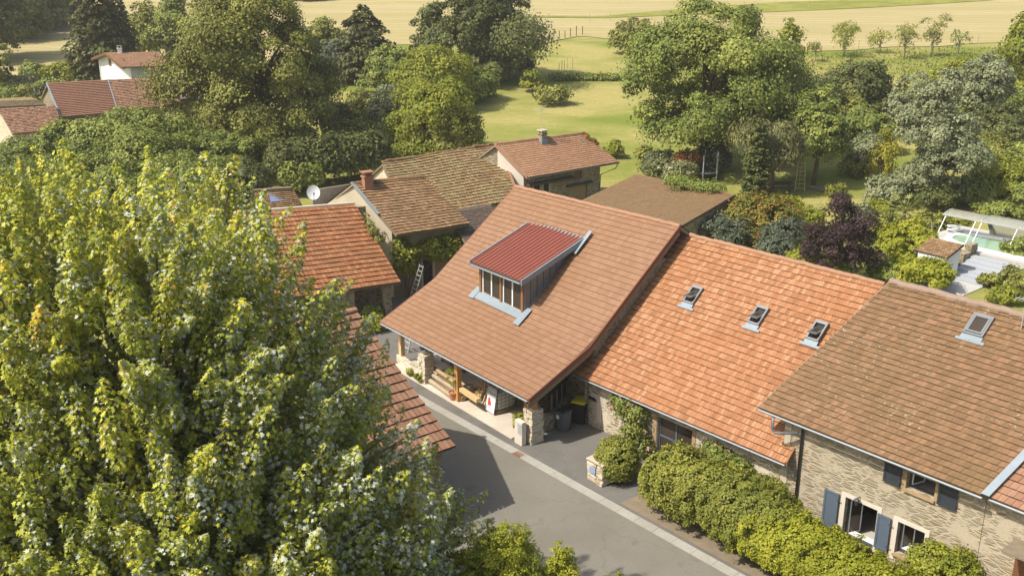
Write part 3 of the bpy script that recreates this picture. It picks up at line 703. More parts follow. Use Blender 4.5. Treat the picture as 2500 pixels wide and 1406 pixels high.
for s0, s1 in ((0.16, wd / 2 - 0.1), (wd / 2 + 0.1, wd - 0.16)):
    fr = MB(); sm_ = (s0 + s1) / 2; z0 = zb + 0.05; z1_ = zt - 0.12
    for s in (s0 + 0.03, sm_, s1 - 0.03): fr.bar(flat(b0) + u_d * s + v_d * 0.05 + Z * z0, flat(b0) + u_d * s + v_d * 0.05 + Z * z1_, 0.085, 0.06, up=v_d)
    for z in (z0 + 0.03, z1_ - 0.03): fr.bar(flat(b0) + u_d * s0 + v_d * 0.052 + Z * z, flat(b0) + u_d * s1 + v_d * 0.052 + Z * z, 0.06, 0.07)
    fr.build('window_frame', M['white'], dormer)
    MB().hexa([flat(b0) + u_d * s0 + v_d * 0.07 + Z * z0, flat(b0) + u_d * s1 + v_d * 0.07 + Z * z0, flat(b0) + u_d * s1 + v_d * 0.09 + Z * z0, flat(b0) + u_d * s0 + v_d * 0.09 + Z * z0,
               flat(b0) + u_d * s0 + v_d * 0.07 + Z * z1_, flat(b0) + u_d * s1 + v_d * 0.07 + Z * z1_, flat(b0) + u_d * s1 + v_d * 0.09 + Z * z1_, flat(b0) + u_d * s0 + v_d * 0.09 + Z * z1_]).build('pane', M['glass'], dormer)
bw = MB(); bw.hexa([flat(b0) + v_d * 0.12 + Z * (zb - 0.4), flat(b1) + v_d * 0.12 + Z * (zb - 0.4), flat(b1) + v_d * 0.2 + Z * (zb - 0.4), flat(b0) + v_d * 0.2 + Z * (zb - 0.4),
                    flat(b0) + v_d * 0.12 + Z * (zt - 0.1), flat(b1) + v_d * 0.12 + Z * (zt - 0.1), flat(b1) + v_d * 0.2 + Z * (zt - 0.1), flat(b0) + v_d * 0.2 + Z * (zt - 0.1)])
bw.build('backing', M['dark'], dormer)

# ================================================================ orange house (B)
hB = House('stone_house', 'orange tiled stone house with three open roof windows', 'house',
           P(1400, 910, 2.7), P(1918, 1130, 2.7), P(1655, 565, 8.5), P(2160, 693, 8.5), ov=0.55)
hB.roof(74, 30, M['tile_b'], 'flat', stagger=True, lift=0.04, jit=0.007, seed=21, wav=0.012, dirt=0.028)  # dirt: width of the painted gap shade
ridge_caps('ridge_tiles', hB.rL, hB.rR, 30, M['ridge_a'], hB.root, 0.11, 5)
gutter(hB.eL, hB.eR, M['gutter'], hB.root, hB.out, 0.055)
verge([hB.eR, hB.eR.lerp(hB.rR, 0.5)], M['tile_b'], hB.root, hB.u, 0.06, 0.16)
tA = flat(hB.eL) + hB.inn * hB.ov + hB.u * 0.25
hB.A, hB.B = tA, flat(hB.eR) + hB.inn * hB.ov - hB.u * 0.25
def rect(h, tl, br):
    s0, zt_ = h.loc(*tl); s1, zb_ = h.loc(*br); return (s0, s1, zb_, zt_)
opB = [rect(hB, (1432, 962), (1457, 985))]
sd0, zd = hB.loc(1606, 1015); sd1, _ = hB.loc(1690, 1060); opB.append((sd0, sd1, 0.0, min(zd, 2.35)))
hB.wall(M['stone_b'], opB)
v = opB[0]
wm = MB(); hB.wbox(wm, v[0], v[1], v[2], v[3], -0.16, -0.14); win = wm.build('window', M['dark'], hB.root)
ar = MB(); c_ = (v[0] + v[1]) / 2 + 0.28; zc = (v[2] + v[3]) / 2
for (sa, za, sb, zb2) in ((-0.14, 0.02, 0.10, 0.16), (-0.14, 0.02, 0.10, -0.14), (-0.06, -0.13, 0.2, -0.13)):
    ar.bar(hB.at(c_ + sa, zc + za, -0.12), hB.at(c_ + sb, zc + zb2, -0.12), 0.03, 0.02)
ar.build('hook_arrow', M['white'], win)
for a_ in ((v[1] + 0.004, v[1] + 0.32, 0.35, v[3] + 0.22, 0.0, 0.02), (v[0] + 0.3, v[1] + 0.002, v[3] + 0.004, v[3] + 0.24, 0.0, 0.022)):
    qs = MB(); hB.wbox(qs, *a_); qs.build('stone_surround', M['whitestone'], hB.root)
d = opB[1]
df = MB()
for s in (d[0] + 0.04, (d[0] + d[1]) / 2, d[1] - 0.04): hB.wbox(df, s - 0.04, s + 0.04, 0.02, d[3] - 0.02, -0.22, -0.14)
hB.wbox(df, d[0], d[1], d[3] - 0.09, d[3] - 0.01, -0.225, -0.13); hB.wbox(df, d[0], d[1], 1.0, 1.08, -0.225, -0.145)
dd = df.build('door', M['blue'], hB.root)
dp = MB(); hB.wbox(dp, d[0] + 0.08, d[1] - 0.08, 0.05, d[3] - 0.1, -0.20, -0.18); dp.build('pane', M['glass'], dd)
for a_ in ((d[0] - 0.2, d[0] - 0.02), (d[1] + 0.02, d[1] + 0.2)):
    wp = MB(); hB.wbox(wp, *a_, 0.0, d[3] + 0.18, 0.0, 0.03); wp.build('door_jamb', M['oldwood'], hB.root)
e0 = hB.eL + hB.u * 0.55; w0 = hB.at(0.28, 2.3, 0.07)
downpipe(hB.root, [hB.eL + hB.out * 0.08 - Z * 0.1, hB.eL + hB.out * 0.10 - Z * 0.3 - hB.u * 0.1, hB.at(0.02, 2.25, 0.08), w0, hB.at(0.28, 0.05, 0.07)], 0.045, M['zinc_d'])
for (px, py, lab) in ((1694, 722, 'open roof window nearest the dormer house'), (1853, 772, 'open roof window in the middle of the row'), (1997, 810, 'open roof window beside the brown roof')):
    skylight(hB, px, py, 0.60, 0.98, True, label=lab)

# ================================================================ brown house (C)
hC = House('stone_house', 'brown tiled two storey stone house with blue grey shutters', 'house',
           P(1853, 993, 4.6), P(2397, 1207, 4.6), P(2175, 685, 9.0), P(2175, 685, 9.0) + (P(2397, 1207, 4.6) - P(1853, 993, 4.6)), ov=0.5)
hC.rR.z = 9.0
hC.roof(42, 30, M['tile_c'], 'rib', stagger=True, lift=0.04, jit=0.006, seed=31, wav=0.01, dirt=0.026)  # dirt: width of the painted gap shade
ridge_caps('ridge_tiles', hC.rL, hC.rR, 22, M['ridge_c'], hC.root, 0.15, 6, 0.015)
gutter(hC.eL - hC.u * 0.05, hC.eR + hC.u * 0.05, M['gutter'], hC.root, hC.out, 0.06)
verge([hC.eL, hC.rL], M['ridge_c'], hC.root, -hC.u, 0.05, 0.12, up=0.0)
hC.A, hC.B = flat(hC.eL) + hC.inn * hC.ov + hC.u * 1.0, flat(hC.eR) + hC.inn * hC.ov - hC.u * 0.0
uw = rect(hC, (2217, 1148), (2281, 1210)); l1 = rect(hC, (2066, 1212), (2130, 1345)); l2 = rect(hC, (2194, 1272), (2250, 1360))
zl = hC.loc(2185, 1348)[1]; sU = hC.loc(2209, 1190); 
uw = (uw[0], uw[1], sU[1], hC.loc(2216, 1150)[1]); zt_l = hC.loc(2066, 1212)[1]
l1 = (l1[0], l1[1], min(zl - 0.02, hC.loc(2128, 1345)[1]), zt_l); l2 = (l2[0], l2[1], zl, hC.loc(2194, 1272)[1])
hC.wall(M['stone_c'], [uw, l1, l2], inL=1.0, inR=0.0)
def win_c(o, sash, silldeep):
    fm = MB(); f = 0.07
    hC.wbox(fm, o[0], o[0] + f, o[2], o[3], -0.3, -0.2); hC.wbox(fm, o[1] - f, o[1], o[2], o[3], -0.3, -0.2)
    hC.wbox(fm, o[0] + f, o[1] - f, o[3] - f, o[3], -0.3, -0.205); hC.wbox(fm, o[0] + f, o[1] - f, o[2], o[2] + f, -0.3, -0.205)
    w = fm.build('window', M['darkmetal'], hC.root)
    sl = MB(); hC.wbox(sl, o[0] - 0.05, o[1] + 0.05, o[2] - 0.1, o[2] - 0.004, -0.1, 0.10); sl.build('sill', M['oldwood'], w)
    r = MB(); hC.wbox(r, o[0] - 0.4, o[1] + 0.6, o[2] - 0.14, o[2] - 0.1, -2.6, -0.46); r.build('room_floor', M['room'], w)
    if sash:                               # inward-opened sash on the left
        q = MB(); a = hC.at(o[0] + f, o[2] + f, -0.32); b2 = a + hC.inn * 0.55 + hC.u * 0.18
        top = Z * (o[3] - o[2] - 2 * f)
        for (p_, q_) in ((a, a + top), (b2, b2 + top), (a, b2), (a + top, b2 + top)): q.bar(p_, q_, 0.06, 0.05)
        q.build('sash', M['white'], w)
        pn = MB(); t = (b2 - a).cross(Z).normalized() * 0.006
        pn.hexa([a - t, b2 - t, b2 + t, a + t, a - t + top, b2 - t + top, b2 + t + top, a + t + top]); pn.build('pane', M['glass'], w)
    return w
w1 = win_c(uw, True, 0.1); w2 = win_c(l1, True, 0.1); w3 = win_c(l2, True, 0.2)
ls = MB(); hC.wbox(ls, l2[0] + 0.08, l2[1] - 0.08, l2[2] + 0.08, l2[2] + 0.12, -0.75, -0.32); ls.build('window_bench', M['white'], w3)
ls = MB(); hC.wbox(ls, l1[0] + 0.08, l1[1] - 0.08, l1[2] + 0.08, l1[2] + 0.12, -0.6, -0.32); ls.build('window_bench', M['white'], w2)
for o in (l1, l2):
    tr_ = MB(); hC.wbox(tr_, o[0] - 0.20, o[0] - 0.003, o[2] - 0.3, o[3] + 0.16, 0.0, 0.025); hC.wbox(tr_, o[1] + 0.003, o[1] + 0.17, o[2] - 0.3, o[3] + 0.16, 0.0, 0.027)
    hC.wbox(tr_, o[0] - 0.003, o[1] + 0.003, o[3] + 0.003, o[3] + 0.16, 0.0, 0.023)
    tr_.build('stone_surround', M['whitestone'], hC.root)
for a_ in ((uw[0] - 0.17, uw[0] - 0.003), (uw[1] + 0.003, uw[1] + 0.12)):
    tr_ = MB(); hC.wbox(tr_, *a_, uw[2] - 0.05, uw[3], 0.0, 0.025); tr_.build('stone_surround', M['oldwood'], hC.root)
def shutter(s0, s1, z0, z1, mat):
    mb = MB(); hC.wbox(mb, s0, s1, z0, z1, 0.05, 0.09)
    for s in (s0 + 0.04, s1 - 0.04): hC.wbox(mb, s - 0.04, s + 0.04, z0 + 0.003, z1 - 0.003, 0.092, 0.11)
    for z in (z0 + 0.05, z1 - 0.05): hC.wbox(mb, s0 + 0.08, s1 - 0.08, z - 0.045, z + 0.045, 0.092, 0.108)
    o = mb.build('shutter', mat, hC.root)
    for z in (z0 + 0.25, z1 - 0.25):
        h_ = MB(); hC.wbox(h_, s1 - 0.05, s1 + 0.10, z - 0.02, z + 0.02, 0.112, 0.125); h_.build('hinge', M['darkmetal'], o)
M['blue_d'] = plain('dark_shutter_paint', (0.035, 0.04, 0.05), 0.5)
h1 = l1[3] - l1[2]
sw = 0.62
shutter(l1[0] - 0.26 - sw, l1[0] - 0.26, l1[2] - 0.02, l1[3] + 0.02, M['blue'])
shutter(l2[0] - 0.26 - sw * 0.86, l2[0] - 0.26, l2[2] - 0.1, l2[3] + 0.02, M['blue'])
shutter(uw[0] - 0.2 - 0.66, uw[0] - 0.2, uw[2] - 0.02, uw[3] + 0.1, M['blue_d'])
shutter(uw[1] + 0.16, uw[1] + 0.16 + 0.68, uw[2] - 0.06, uw[3] + 0.1, M['blue_d'])
sl_, zl_ = hC.loc(2100, 1212)
lm = MB(); q = hC.at(sl_, zl_, 0.0); lm.bar(q, q + hC.out * 0.22, 0.03); lm.lathe(q + hC.out * 0.22 - Z * 0.28, [(0.05, 0), (0.10, 0.2), (0.12, 0.22), (0.03, 0.32)], 8)
lm.build('wall_lamp', M['darkmetal'], hC.root)
sd_, zd_ = hC.loc(1957, 1100)
downpipe(hC.root, [hC.at(sd_, 4.5, 0.30), hC.at(sd_, 4.25, 0.08), hC.at(sd_, 0.05, 0.08)], 0.055, M['darkmetal'])
g1 = hC.eL + hC.u * 0.75 - Z * 0.16 + hC.out * 0.08
downpipe(hC.root, [g1, g1 - Z * 0.5, g1 - Z * 0.62 + hC.u * 0.15, g1 - Z * 0.42 + hC.u * 1.0 + hC.inn * 0.3], 0.06, M['zinc_d'])
cw = MB(); hC.wbox(cw, -0.02, 0.28, 0.0, 4.2, 0.0, 0.03); cw.build('corner_quoin', M['render'], hC.root)
skylight(hC, 2390, 797, 0.78, 1.02, False, label='closed roof window')
an = MB(); p = hC.on_roof(2492, 806); an.tube([p, p + Z * 1.3], 0.02, 6)
for k in range(6): an.bar(p + Z * 1.2 + hC.u * (k * 0.14 - 0.3) - hC.inn * 0.3, p + Z * 1.2 + hC.u * (k * 0.14 - 0.3) + hC.inn * 0.3, 0.015)
an.bar(p + Z * 1.2 - hC.u * 0.4, p + Z * 1.2 + hC.u * 0.6, 0.02)
an.build('aerial', M['alu'], hC.root)

# ================================================================ end house (E)
eu = hC.u
hE = House('stone_house', 'orange tiled house end beyond the pale zinc valley strip', 'house',
           hC.eR + eu * 0.22 - Z * 0.02 + hC.inn * 0.12, hC.eR + eu * 8 - Z * 0.02 + hC.inn * 0.12, hC.rR + eu * 0.22 - Z * 0.03, hC.rR + eu * 8 - Z * 0.03, ov=0.38)
hE.roof(32, 25, M['tile_wo'], 'rib', stagger=True, lift=0.035, seed=41, dirt=0.026)  # dirt: width of the painted gap shade
gutter(hE.eL, hE.eR, M['gutter'], hE.root, hE.out, 0.06)
hE.wall(M['stone_c'], [], inL=-0.2, inR=0.3)
vf = MB(); up_ = (hC.rR - hC.eR)
vf.obox(hC.eR + up_ * 0.5 + eu * 0.12 + hC.n * 0.07, eu * 0.14, up_ * 0.5, hC.n * 0.02); vf.build('valley_flashing', M['zinc'], hE.root)
cn = MB(); s_, z_ = on_line(hE.A, hE.B, 2480, 1315)
hE.wbox(cn, s_, s_ + 2.5, z_ - 0.02, z_ + 0.05, 0.0, 1.1); cn.build('door_canopy', M['greywood'], hE.root)
dk = MB(); hE.wbox(dk, s_ + 0.1, s_ + 1.6, 0.0, z_ - 0.35, 0.0, 0.03); dk.build('door', M['brownpaint'], hE.root)
# ================================================================ other buildings
# far stone house (D)
hD_ = House('stone_house', 'stone house with pale canal tiles, chimney and brown barn door behind the roofs', 'house',
            P(1290, 433, 3.6), P(1511, 395, 3.6), P(1210, 352, 6.0), P(1421, 325, 6.0), ov=0.9, base=-0.2)
hD_.roof(34, 17, M['tile_d'], 'canal', stagger=False, lift=0.03, jit=0.003, seed=51)
ridge_caps('ridge_tiles', hD_.rL, hD_.rR, 26, M['ridge_a'], hD_.root, 0.13, 7)
gutter(hD_.eL, hD_.eR, M['zinc_d'], hD_.root, hD_.out, 0.08)
verge([hD_.eL, hD_.rL], M['ridge_a'], hD_.root, -hD_.u, 0.14, 0.22)
hD_.A, hD_.B = flat(hD_.eL) + hD_.inn * 0.9 + hD_.u * 0.25, flat(hD_.eR) + hD_.inn * 0.9 - hD_.u * 1.4
dw = rect(hD_, (1402, 418), (1420, 436)); bd = rect(hD_, (1389, 455), (1432, 490)); bd = (bd[0], bd[1], -0.2, bd[3])
n1_ = rect(hD_, (1303, 446), (1318, 470)); n2_ = rect(hD_, (1327, 444), (1340, 470))
ops = [dw, bd, (n1_[0], n1_[1], 0.3, n1_[3]), (n2_[0], n2_[1], -0.2, n2_[3])]
hD_.wall(M['stone_d'], ops, inR=1.4)
q = MB(); f_, b_ = flat(hD_.eL) + hD_.inn * 0.9 + hD_.u * 0.2, flat(hD_.rL) + hD_.u * 0.2
q.hexa([Vector((p.x, p.y, 0)) for p in (f_, b_, b_ + hD_.u * 0.045, f_ + hD_.u * 0.045)] + [Vector((p.x, p.y, z)) for p, z in ((f_, 4.0), (b_, 5.7), (b_ + hD_.u * 0.045, 5.7), (f_ + hD_.u * 0.045, 4.0))]); q.build('gable_facing', M['whitestone'], hD_.root)
for k, o in enumerate(ops):
    q = MB(); hD_.wbox(q, o[0], o[1], o[2], o[3], -0.2, -0.12)
    q.build(('shutter', 'barn_door', 'window', 'door')[k], (M['brownpaint'], M['oldwood'], M['dark'], M['dark'])[k], hD_.root)
q = MB()
for o in ops[2:]:
    hD_.wbox(q, o[0] - 0.14, o[0] - 0.004, o[2], o[3] + 0.14, -0.1, 0.02); hD_.wbox(q, o[1] + 0.004, o[1] + 0.14, o[2], o[3] + 0.14, -0.1, 0.02)
q.build('door_surround', M['render'], hD_.root)
q = MB(); o = ops[1]; hD_.wbox(q, o[0] - 0.35, o[1] + 0.45, o[3] + 0.01, o[3] + 0.16, 0.0, 0.35); hD_.wbox(q, 0.2, dw[0] - 0.3, dw[3] - 0.55, dw[3] - 0.35, 0.0, 0.5)
q.build('lintel', M['darkwood'], hD_.root)
q = MB(); g = hD_.eR - Z * 0.2 - hD_.u * 0.1
q.tube([g, g - Z * 0.35 - hD_.u * 0.3, g - hD_.u * 1.3 + hD_.inn * 0.8 - Z * 0.9, g - hD_.u * 1.35 + hD_.inn * 0.83 - Z * 2.9], 0.05, 6); q.build('downpipe', M['zinc_d'], hD_.root)
pch = hD_.on_roof(1324, 349)
ch = chimney(hD_.root, pch, 0.55, 0.55, 0.75, M['stone_d'], hD_.u)
an = MB(); a0 = pch + Z * 1.0 + hD_.inn * 0.1; an.tube([a0, a0 + Z * 2.0], 0.025, 6)
an.bar(a0 + Z * 1.9 - hD_.u * 0.75, a0 + Z * 1.9 + hD_.u * 0.6, 0.03)
for k in range(9): an.bar(a0 + Z * 1.9 + hD_.u * (-0.7 + k * 0.15) - hD_.inn * 0.25, a0 + Z * 1.9 + hD_.u * (-0.7 + k * 0.15) + hD_.inn * 0.25, 0.015)
an.build('aerial', M['alu'], hD_.root)

# mossy long barn (F)
hF = House('old_barn', 'long old barn with sagging mossy brown tiles beside the canal tiled house', 'barn',
           P(990, 530, 2.4), P(1270, 488, 2.4), P(933, 396, 5.2), P(1217, 350, 5.2), ov=0.4)
hF.roof(46, 21, M['tile_f'], 'flat', stagger=False, lift=0.07, jit=0.012, seed=61, wav=0.05)
ridge_caps('ridge_tiles', hF.rL, hF.rR, 30, M['tile_f'], hF.root, 0.14, 8, 0.03)
hF.wall(M['stone_pale'])
q = MB(); q.bar(hF.eR + Z * 0.02 - hF.u * 0.05, hF.rR + Z * 0.02 - hF.u * 0.05, 0.25, 0.04, up=hF.n); q.build('orange_edge_tiles', M['ridge_a'], hF.root)

# vine-clad house (G)
hG = House('village_house', 'tall narrow house with worn red tiles, brick chimney and vine on its front', 'house',
           P(968, 573, 4.5), P(1146, 545, 4.5), P(860, 447, 7.2), P(1036, 430, 7.2), ov=0.85)
hG.roof(24, 20, M['tile_g'], 'flat', stagger=False, lift=0.055, jit=0.009, seed=71, wav=0.02)
ridge_caps('ridge_tiles', hG.rL, hG.rR, 16, M['tile_g'], hG.root, 0.12, 9, 0.02)
hG.A, hG.B = flat(hG.eL) + hG.inn * hG.ov + hG.u * 0.1, flat(hG.eR) + hG.inn * hG.ov - hG.u * 0.1
og = [rect(hG, (1032, 635), (1057, 690)), rect(hG, (998, 650), (1020, 672))]; og[0] = (og[0][0], og[0][1], 0.0, og[0][3])
og = [o for o in og if o[3] - o[2] > 0.3]
hG.wall(M['render_old'], og, inL=0.1, inR=0.1)
for k, o in enumerate(og):
    q = MB(); hG.wbox(q, o[0], o[1], o[2], o[3], -0.2, -0.15); q.build(('door', 'window')[k], M['dark'], hG.root)
    q = MB(); hG.wbox(q, o[0] - 0.15, o[0] - 0.004, o[2], o[3] + 0.15, 0, 0.03); hG.wbox(q, o[1] + 0.004, o[1] + 0.15, o[2], o[3] + 0.15, 0, 0.03); q.build('surround', M['render'], hG.root)
gl = MB(); q0 = hG.eL.lerp(hG.rL, 0.38)
gl.bar(q0 + Z * 0.06 - hG.u * 0.05, hG.rL + Z * 0.06 - hG.u * 0.05, 0.2, 0.05, up=hG.n); gl.build('verge_flashing', M['zinc'], hG.root)
gwl = MB(); a = flat(hG.eL) + hG.inn * 0.85 + hG.u * 0.06; e = flat(hG.rL) + hG.u * 0.06
e2 = flat(hG.bL) - hG.inn * 0.85 + hG.u * 0.06
gwl.face([(a.x, a.y, 0), (a.x, a.y, 4.95), (e.x, e.y, 6.95), (e2.x, e2.y, 4.95), (e2.x, e2.y, 0)]); gwl.build('gable_render', M['render'], hG.root)
chimney(hG.root, hG.on_roof(898, 458), 0.6, 0.5, 0.7, M['brick'], hG.u, M['brick'], False)

# red lean-to (H)
hH = House('lean_to', 'red tiled lean-to roof against the pale rendered gable', 'outbuilding',
           P(640, 735, 2.4), P(978, 688, 2.4), P(560, 520, 6.2), P(866, 496, 6.2), ov=0.5)
hH.roof(34, 19, M['tile_h'], 'flat', stagger=False, lift=0.06, jit=0.008, seed=81, wav=0.012, back=False)
q = MB(); q.bar(hH.rL, hH.rR, 0.25, 0.12); q.build('ridge_mortar', M['render'], hH.root)
hw = MB()
def h_pt(s, d, z): p = flat(hH.eL) + hH.u * s + hH.inn * d; return Vector((p.x, p.y, z))
LH = (flat(hH.eR) - flat(hH.eL)).length; DH = (flat(hH.rL) - flat(hH.eL)).dot(hH.inn)
for (s0, s1, d0, d1, za, zb_) in ((0.1, LH - 0.2, DH - 0.4, DH - 0.1, 5.8, 5.8), (LH - 0.9, LH - 0.45, 0.5, 0.95, 2.45, 2.45)):
    hw.hexa([h_pt(s0, d0, 0), h_pt(s1, d0, 0), h_pt(s1, d1, 0), h_pt(s0, d1, 0), h_pt(s0, d0, za), h_pt(s1, d0, za), h_pt(s1, d1, zb_), h_pt(s0, d1, zb_)])
hw.hexa([h_pt(0.1, 0.5, 0), h_pt(LH - 2.8, 0.5, 0), h_pt(LH - 2.8, 0.9, 0), h_pt(0.1, 0.9, 0), h_pt(0.1, 0.5, 2.4), h_pt(LH - 2.8, 0.5, 2.4), h_pt(LH - 2.8, 0.9, 2.6), h_pt(0.1, 0.9, 2.6)])
hw.hexa([h_pt(LH - 2.8, 2.2, 0), h_pt(LH - 0.2, 2.2, 0), h_pt(LH - 0.2, 2.5, 0), h_pt(LH - 2.8, 2.5, 0), h_pt(LH - 2.8, 2.2, 3.3), h_pt(LH - 0.2, 2.2, 3.3), h_pt(LH - 0.2, 2.5, 3.5), h_pt(LH - 2.8, 2.5, 3.5)])
hw.build('wall', M['stone_d'], hH.root)

# dark low roof (I) between G and A
a0, a1, r0, r1 = P(1150, 610, 3.2), P(1235, 600, 3.2), P(1085, 520, 4.6), P(1200, 500, 4.6)
hI = House('small_shed', 'small dark tiled roof wedged between the vine house and the dormer house', 'shed', a0, a1, r0, r1, ov=0.3)
hI.roof(22, 22, M['tile_n'], 'flat', back=True, lift=0.03, jit=0.008, seed=91); hI.wall(M['stone_d'])
# house with dish (J)
hJ = House('village_house', 'low village house with brown tiles and blue roof window behind the satellite dish', 'house',
           P(640, 520, 4.4), P(742, 508, 4.4), P(618, 462, 5.9), P(712, 455, 5.9) , ov=0.3)
hJ.roof(16, 12, M['tile_g'], 'flat', lift=0.05, seed=95)
hJ.wall(M['stone_d'])
q = MB(); pj = hJ.on_roof(676, 476); q.obox(pj + hJ.n * 0.09, hJ.u * 0.55, (hJ.n.cross(hJ.u)) * 0.5, hJ.n * 0.03); q.build('roof_window', M['bluep'], hJ.root)
hJ2 = House('village_house', 'grey tiled low roof between the dish and the vine house gable', 'house',
            P(780, 515, 3.6), P(905, 505, 3.6), P(765, 462, 5.6), P(868, 447, 5.6), ov=0.3)
hJ2.roof(20, 14, M['tile_s'], 'canal', lift=0.04, seed=97, stagger=False); hJ2.wall(M['stone_d'])
pd = P(765, 470, 6.0)
dish = thing('satellite_dish', 'white satellite dish on a pole above the red lean-to', 'satellite dish', (pd.x, pd.y, pd.z - 1.2))
dm = MB(); nrm = Vector((0.25, -0.93, 0.28)).normalized(); xx = nrm.cross(Z).normalized(); yy = xx.cross(nrm)
rings = [[pd + (xx * math.cos(k * math.pi / 12) * r * 0.9 + yy * math.sin(k * math.pi / 12) * r) + nrm * (r * r * 0.35 - 0.1) for k in range(24)] for r in (0.001, 0.2, 0.38, 0.5)]
for i in range(3):
    for k in range(24): dm.face([rings[i][k], rings[i][(k + 1) % 24], rings[i + 1][(k + 1) % 24], rings[i + 1][k]])
dm.build('reflector', M['white'], dish, smooth=True)
q = MB(); q.tube([pd - nrm * 0.12 - yy * 0.1, pd - nrm * 0.2 - Z * 0.5, pd - nrm * 0.2 - Z * 2.4], 0.035, 8); q.build('pole', M['darkmetal'], dish)
q = MB(); q.bar(pd - yy * 0.5, pd + nrm * 0.55 - yy * 0.15, 0.03); q.box(pd + nrm * 0.55 - yy * 0.12, (0.08, 0.08, 0.14)); q.build('feed_arm', M['greyplastic'], dish)

# low brown shed roof behind A (K)
hK = House('garden_shed', 'wide low shed with plain brown tiles and creeper on its ridge', 'shed',
           P(1385, 506, 2.0), P(1640, 565, 2.0), P(1555, 425, 3.5), P(1795, 475, 3.5), ov=0.3)
hK.bL, hK.bR = hK.rL + hK.inn * 0.5 - Z * 0.12, hK.rR + hK.inn * 0.5 - Z * 0.12
hK.roof(46, 28, M['tile_k'], 'flat', stagger=True, lift=0.025, jit=0.004, seed=101, back=False, dirt=0.03)  # dirt: width of the painted gap shade
hK.wall(M['stone_d'], inL=0.2, inR=0.2, ovb=0.3)
gutter(hK.eL, hK.eR, M['zinc_d'], hK.root, hK.out, 0.06)
verge([hK.eR, hK.rR], M['darkwood'], hK.root, hK.u, 0.05, 0.16, up=0.0)

# foreground barn roof under the maple (L): slope faces +u, eave runs away from the row
E0 = P(1110, 1087, 3.2); T0 = P(868, 755, 7.3)
dv = -hA.inn
hL = House('foreground_barn', 'old barn with weathered orange tiles half hidden under the maple', 'barn',
           E0 + dv * 9.5, E0, T0 + dv * 9.5, T0, ov=0.45)
hL.roof(42, 17, M['tile_wo'], 'flat', stagger=False, lift=0.065, jit=0.012, seed=111, wav=0.03)
ridge_caps('ridge_tiles', hL.rL, hL.rR, 24, M['ridge_a'], hL.root, 0.13, 12)
hL.wall(M['stone_d'], inR=0.3)

M['greyrender'] = plain('cement_render', (0.42, 0.42, 0.40), 0.9, var=0.15, sc_=0.7)
# far left group
def far(px, py, Y): return PY(px, py, Y)
hW = House('white_house', 'small white rendered house with brown roof in front of the spruce', 'house',
           far(298, 164, 124), far(414, 161, 125.5), far(256, 129, 128.5), far(385, 127, 129.5), ov=0.35, base=2.4)
hW.roof(30, 16, M['tile_d'], 'far', lift=0.05, seed=121); hW.A = flat(hW.eL) + hW.inn * 0.35
hW.wall(M['whitewall'], inL=0.9, inR=0.3)
hW.A, hW.B = flat(hW.eL) + hW.inn * 0.35 + hW.u * 0.9, flat(hW.eR) + hW.inn * 0.35 - hW.u * 0.3
q = MB(); hW.wbox(q, 0.05, (hW.B - hW.A).length - 0.05, hW.eL.z - 1.9, hW.eL.z - 0.15, 0.0, 0.03); q.build('cement_render', M['greyrender'], hW.root)
verge([hW.eL, hW.rL], M['brownpaint'], hW.root, -hW.u, 0.06, 0.28, up=0.02); verge([hW.bL, hW.rL], M['brownpaint'], hW.root, -hW.u, 0.06, 0.28, up=0.02)
gutter(hW.eL, hW.eR, M['zinc_d'], hW.root, hW.out, 0.08)
D_ = flat(hW.bL) - hW.inn * 0.35 + hW.u * 0.9; A_ = flat(hW.eL) + hW.inn * 0.35 + hW.u * 0.9
gd = (A_ - D_).normalized(); gout = -hW.u
for f in (0.38, 0.8):
    q = MB(); c = D_ + gd * (A_ - D_).length * f + gout * 0.03; c.z = hW.eL.z + 0.1
    q.obox(c, gd * 0.4, gout * 0.03, Z * 0.65); q.build('window', M['brownpaint'], hW.root)
chimney(hW.root, hW.on_roof(293, 131), 0.5, 0.5, 0.55, M['whitewall'], hW.u, M['greywood'], False)
q = MB(); p = hW.on_roof(296, 130) + Z * 0.9; q.tube([p, p + Z * 0.9], 0.04, 6); q.bar(p + Z * 0.85 - hW.u * 0.8, p + Z * 0.85 + hW.u * 0.8, 0.05); q.build('aerial', M['darkmetal'], hW.root)
hR1 = House('red_barn', 'long barn with even dark red tiles and pale verge, left of the orange roof', 'barn',
            far(150, 286, 104.5), far(287, 274, 106), far(115, 203, 111), far(262, 195, 112), ov=0.4, base=1.2)
hR1.roof(30, 20, M['tile_w'], 'far', lift=0.09, seed=131); hR1.wall(M['stone_d'])
verge([hR1.eL, hR1.rL], M['zinc'], hR1.root, -hR1.u, 0.14, 0.15); verge([hR1.eR, hR1.rR], M['zinc'], hR1.root, hR1.u, 0.1, 0.12)
hR2 = House('red_barn', 'barn with faded orange tiles joined to the dark red roof below the white house', 'barn',
            far(288, 274, 106.1), far(443, 252, 108), far(264, 195, 112.1), far(394, 190, 113.3), ov=0.5, base=1.2)
hR2.roof(30, 20, M['tile_wo'], 'far', lift=0.08, jit=0.012, seed=132); hR2.wall(M['render'])
chimney(hR2.root, hR2.on_roof(376, 191), 0.5, 0.5, 0.5, M['brick'], hR2.u, M['brick'], False)
hS = House('slate_barn', 'low barn with grey ribbed roof beside the big olive tree', 'barn',
           far(430, 244, 109.5), far(520, 236, 110.5), far(392, 192, 114), far(480, 188, 115), ov=0.3, base=1.5)
hS.roof(24, 16, M['tile_s'], 'canal', lift=0.04, seed=133, stagger=False); hS.wall(M['render_old'])
hLo = House('stone_barn', 'small stone barn with rough orange tiles at the left edge', 'barn',
            far(30, 327, 100), far(151, 316, 101.5), far(-5, 266, 104.5), far(135, 258, 105.5), ov=0.3, base=1.0)
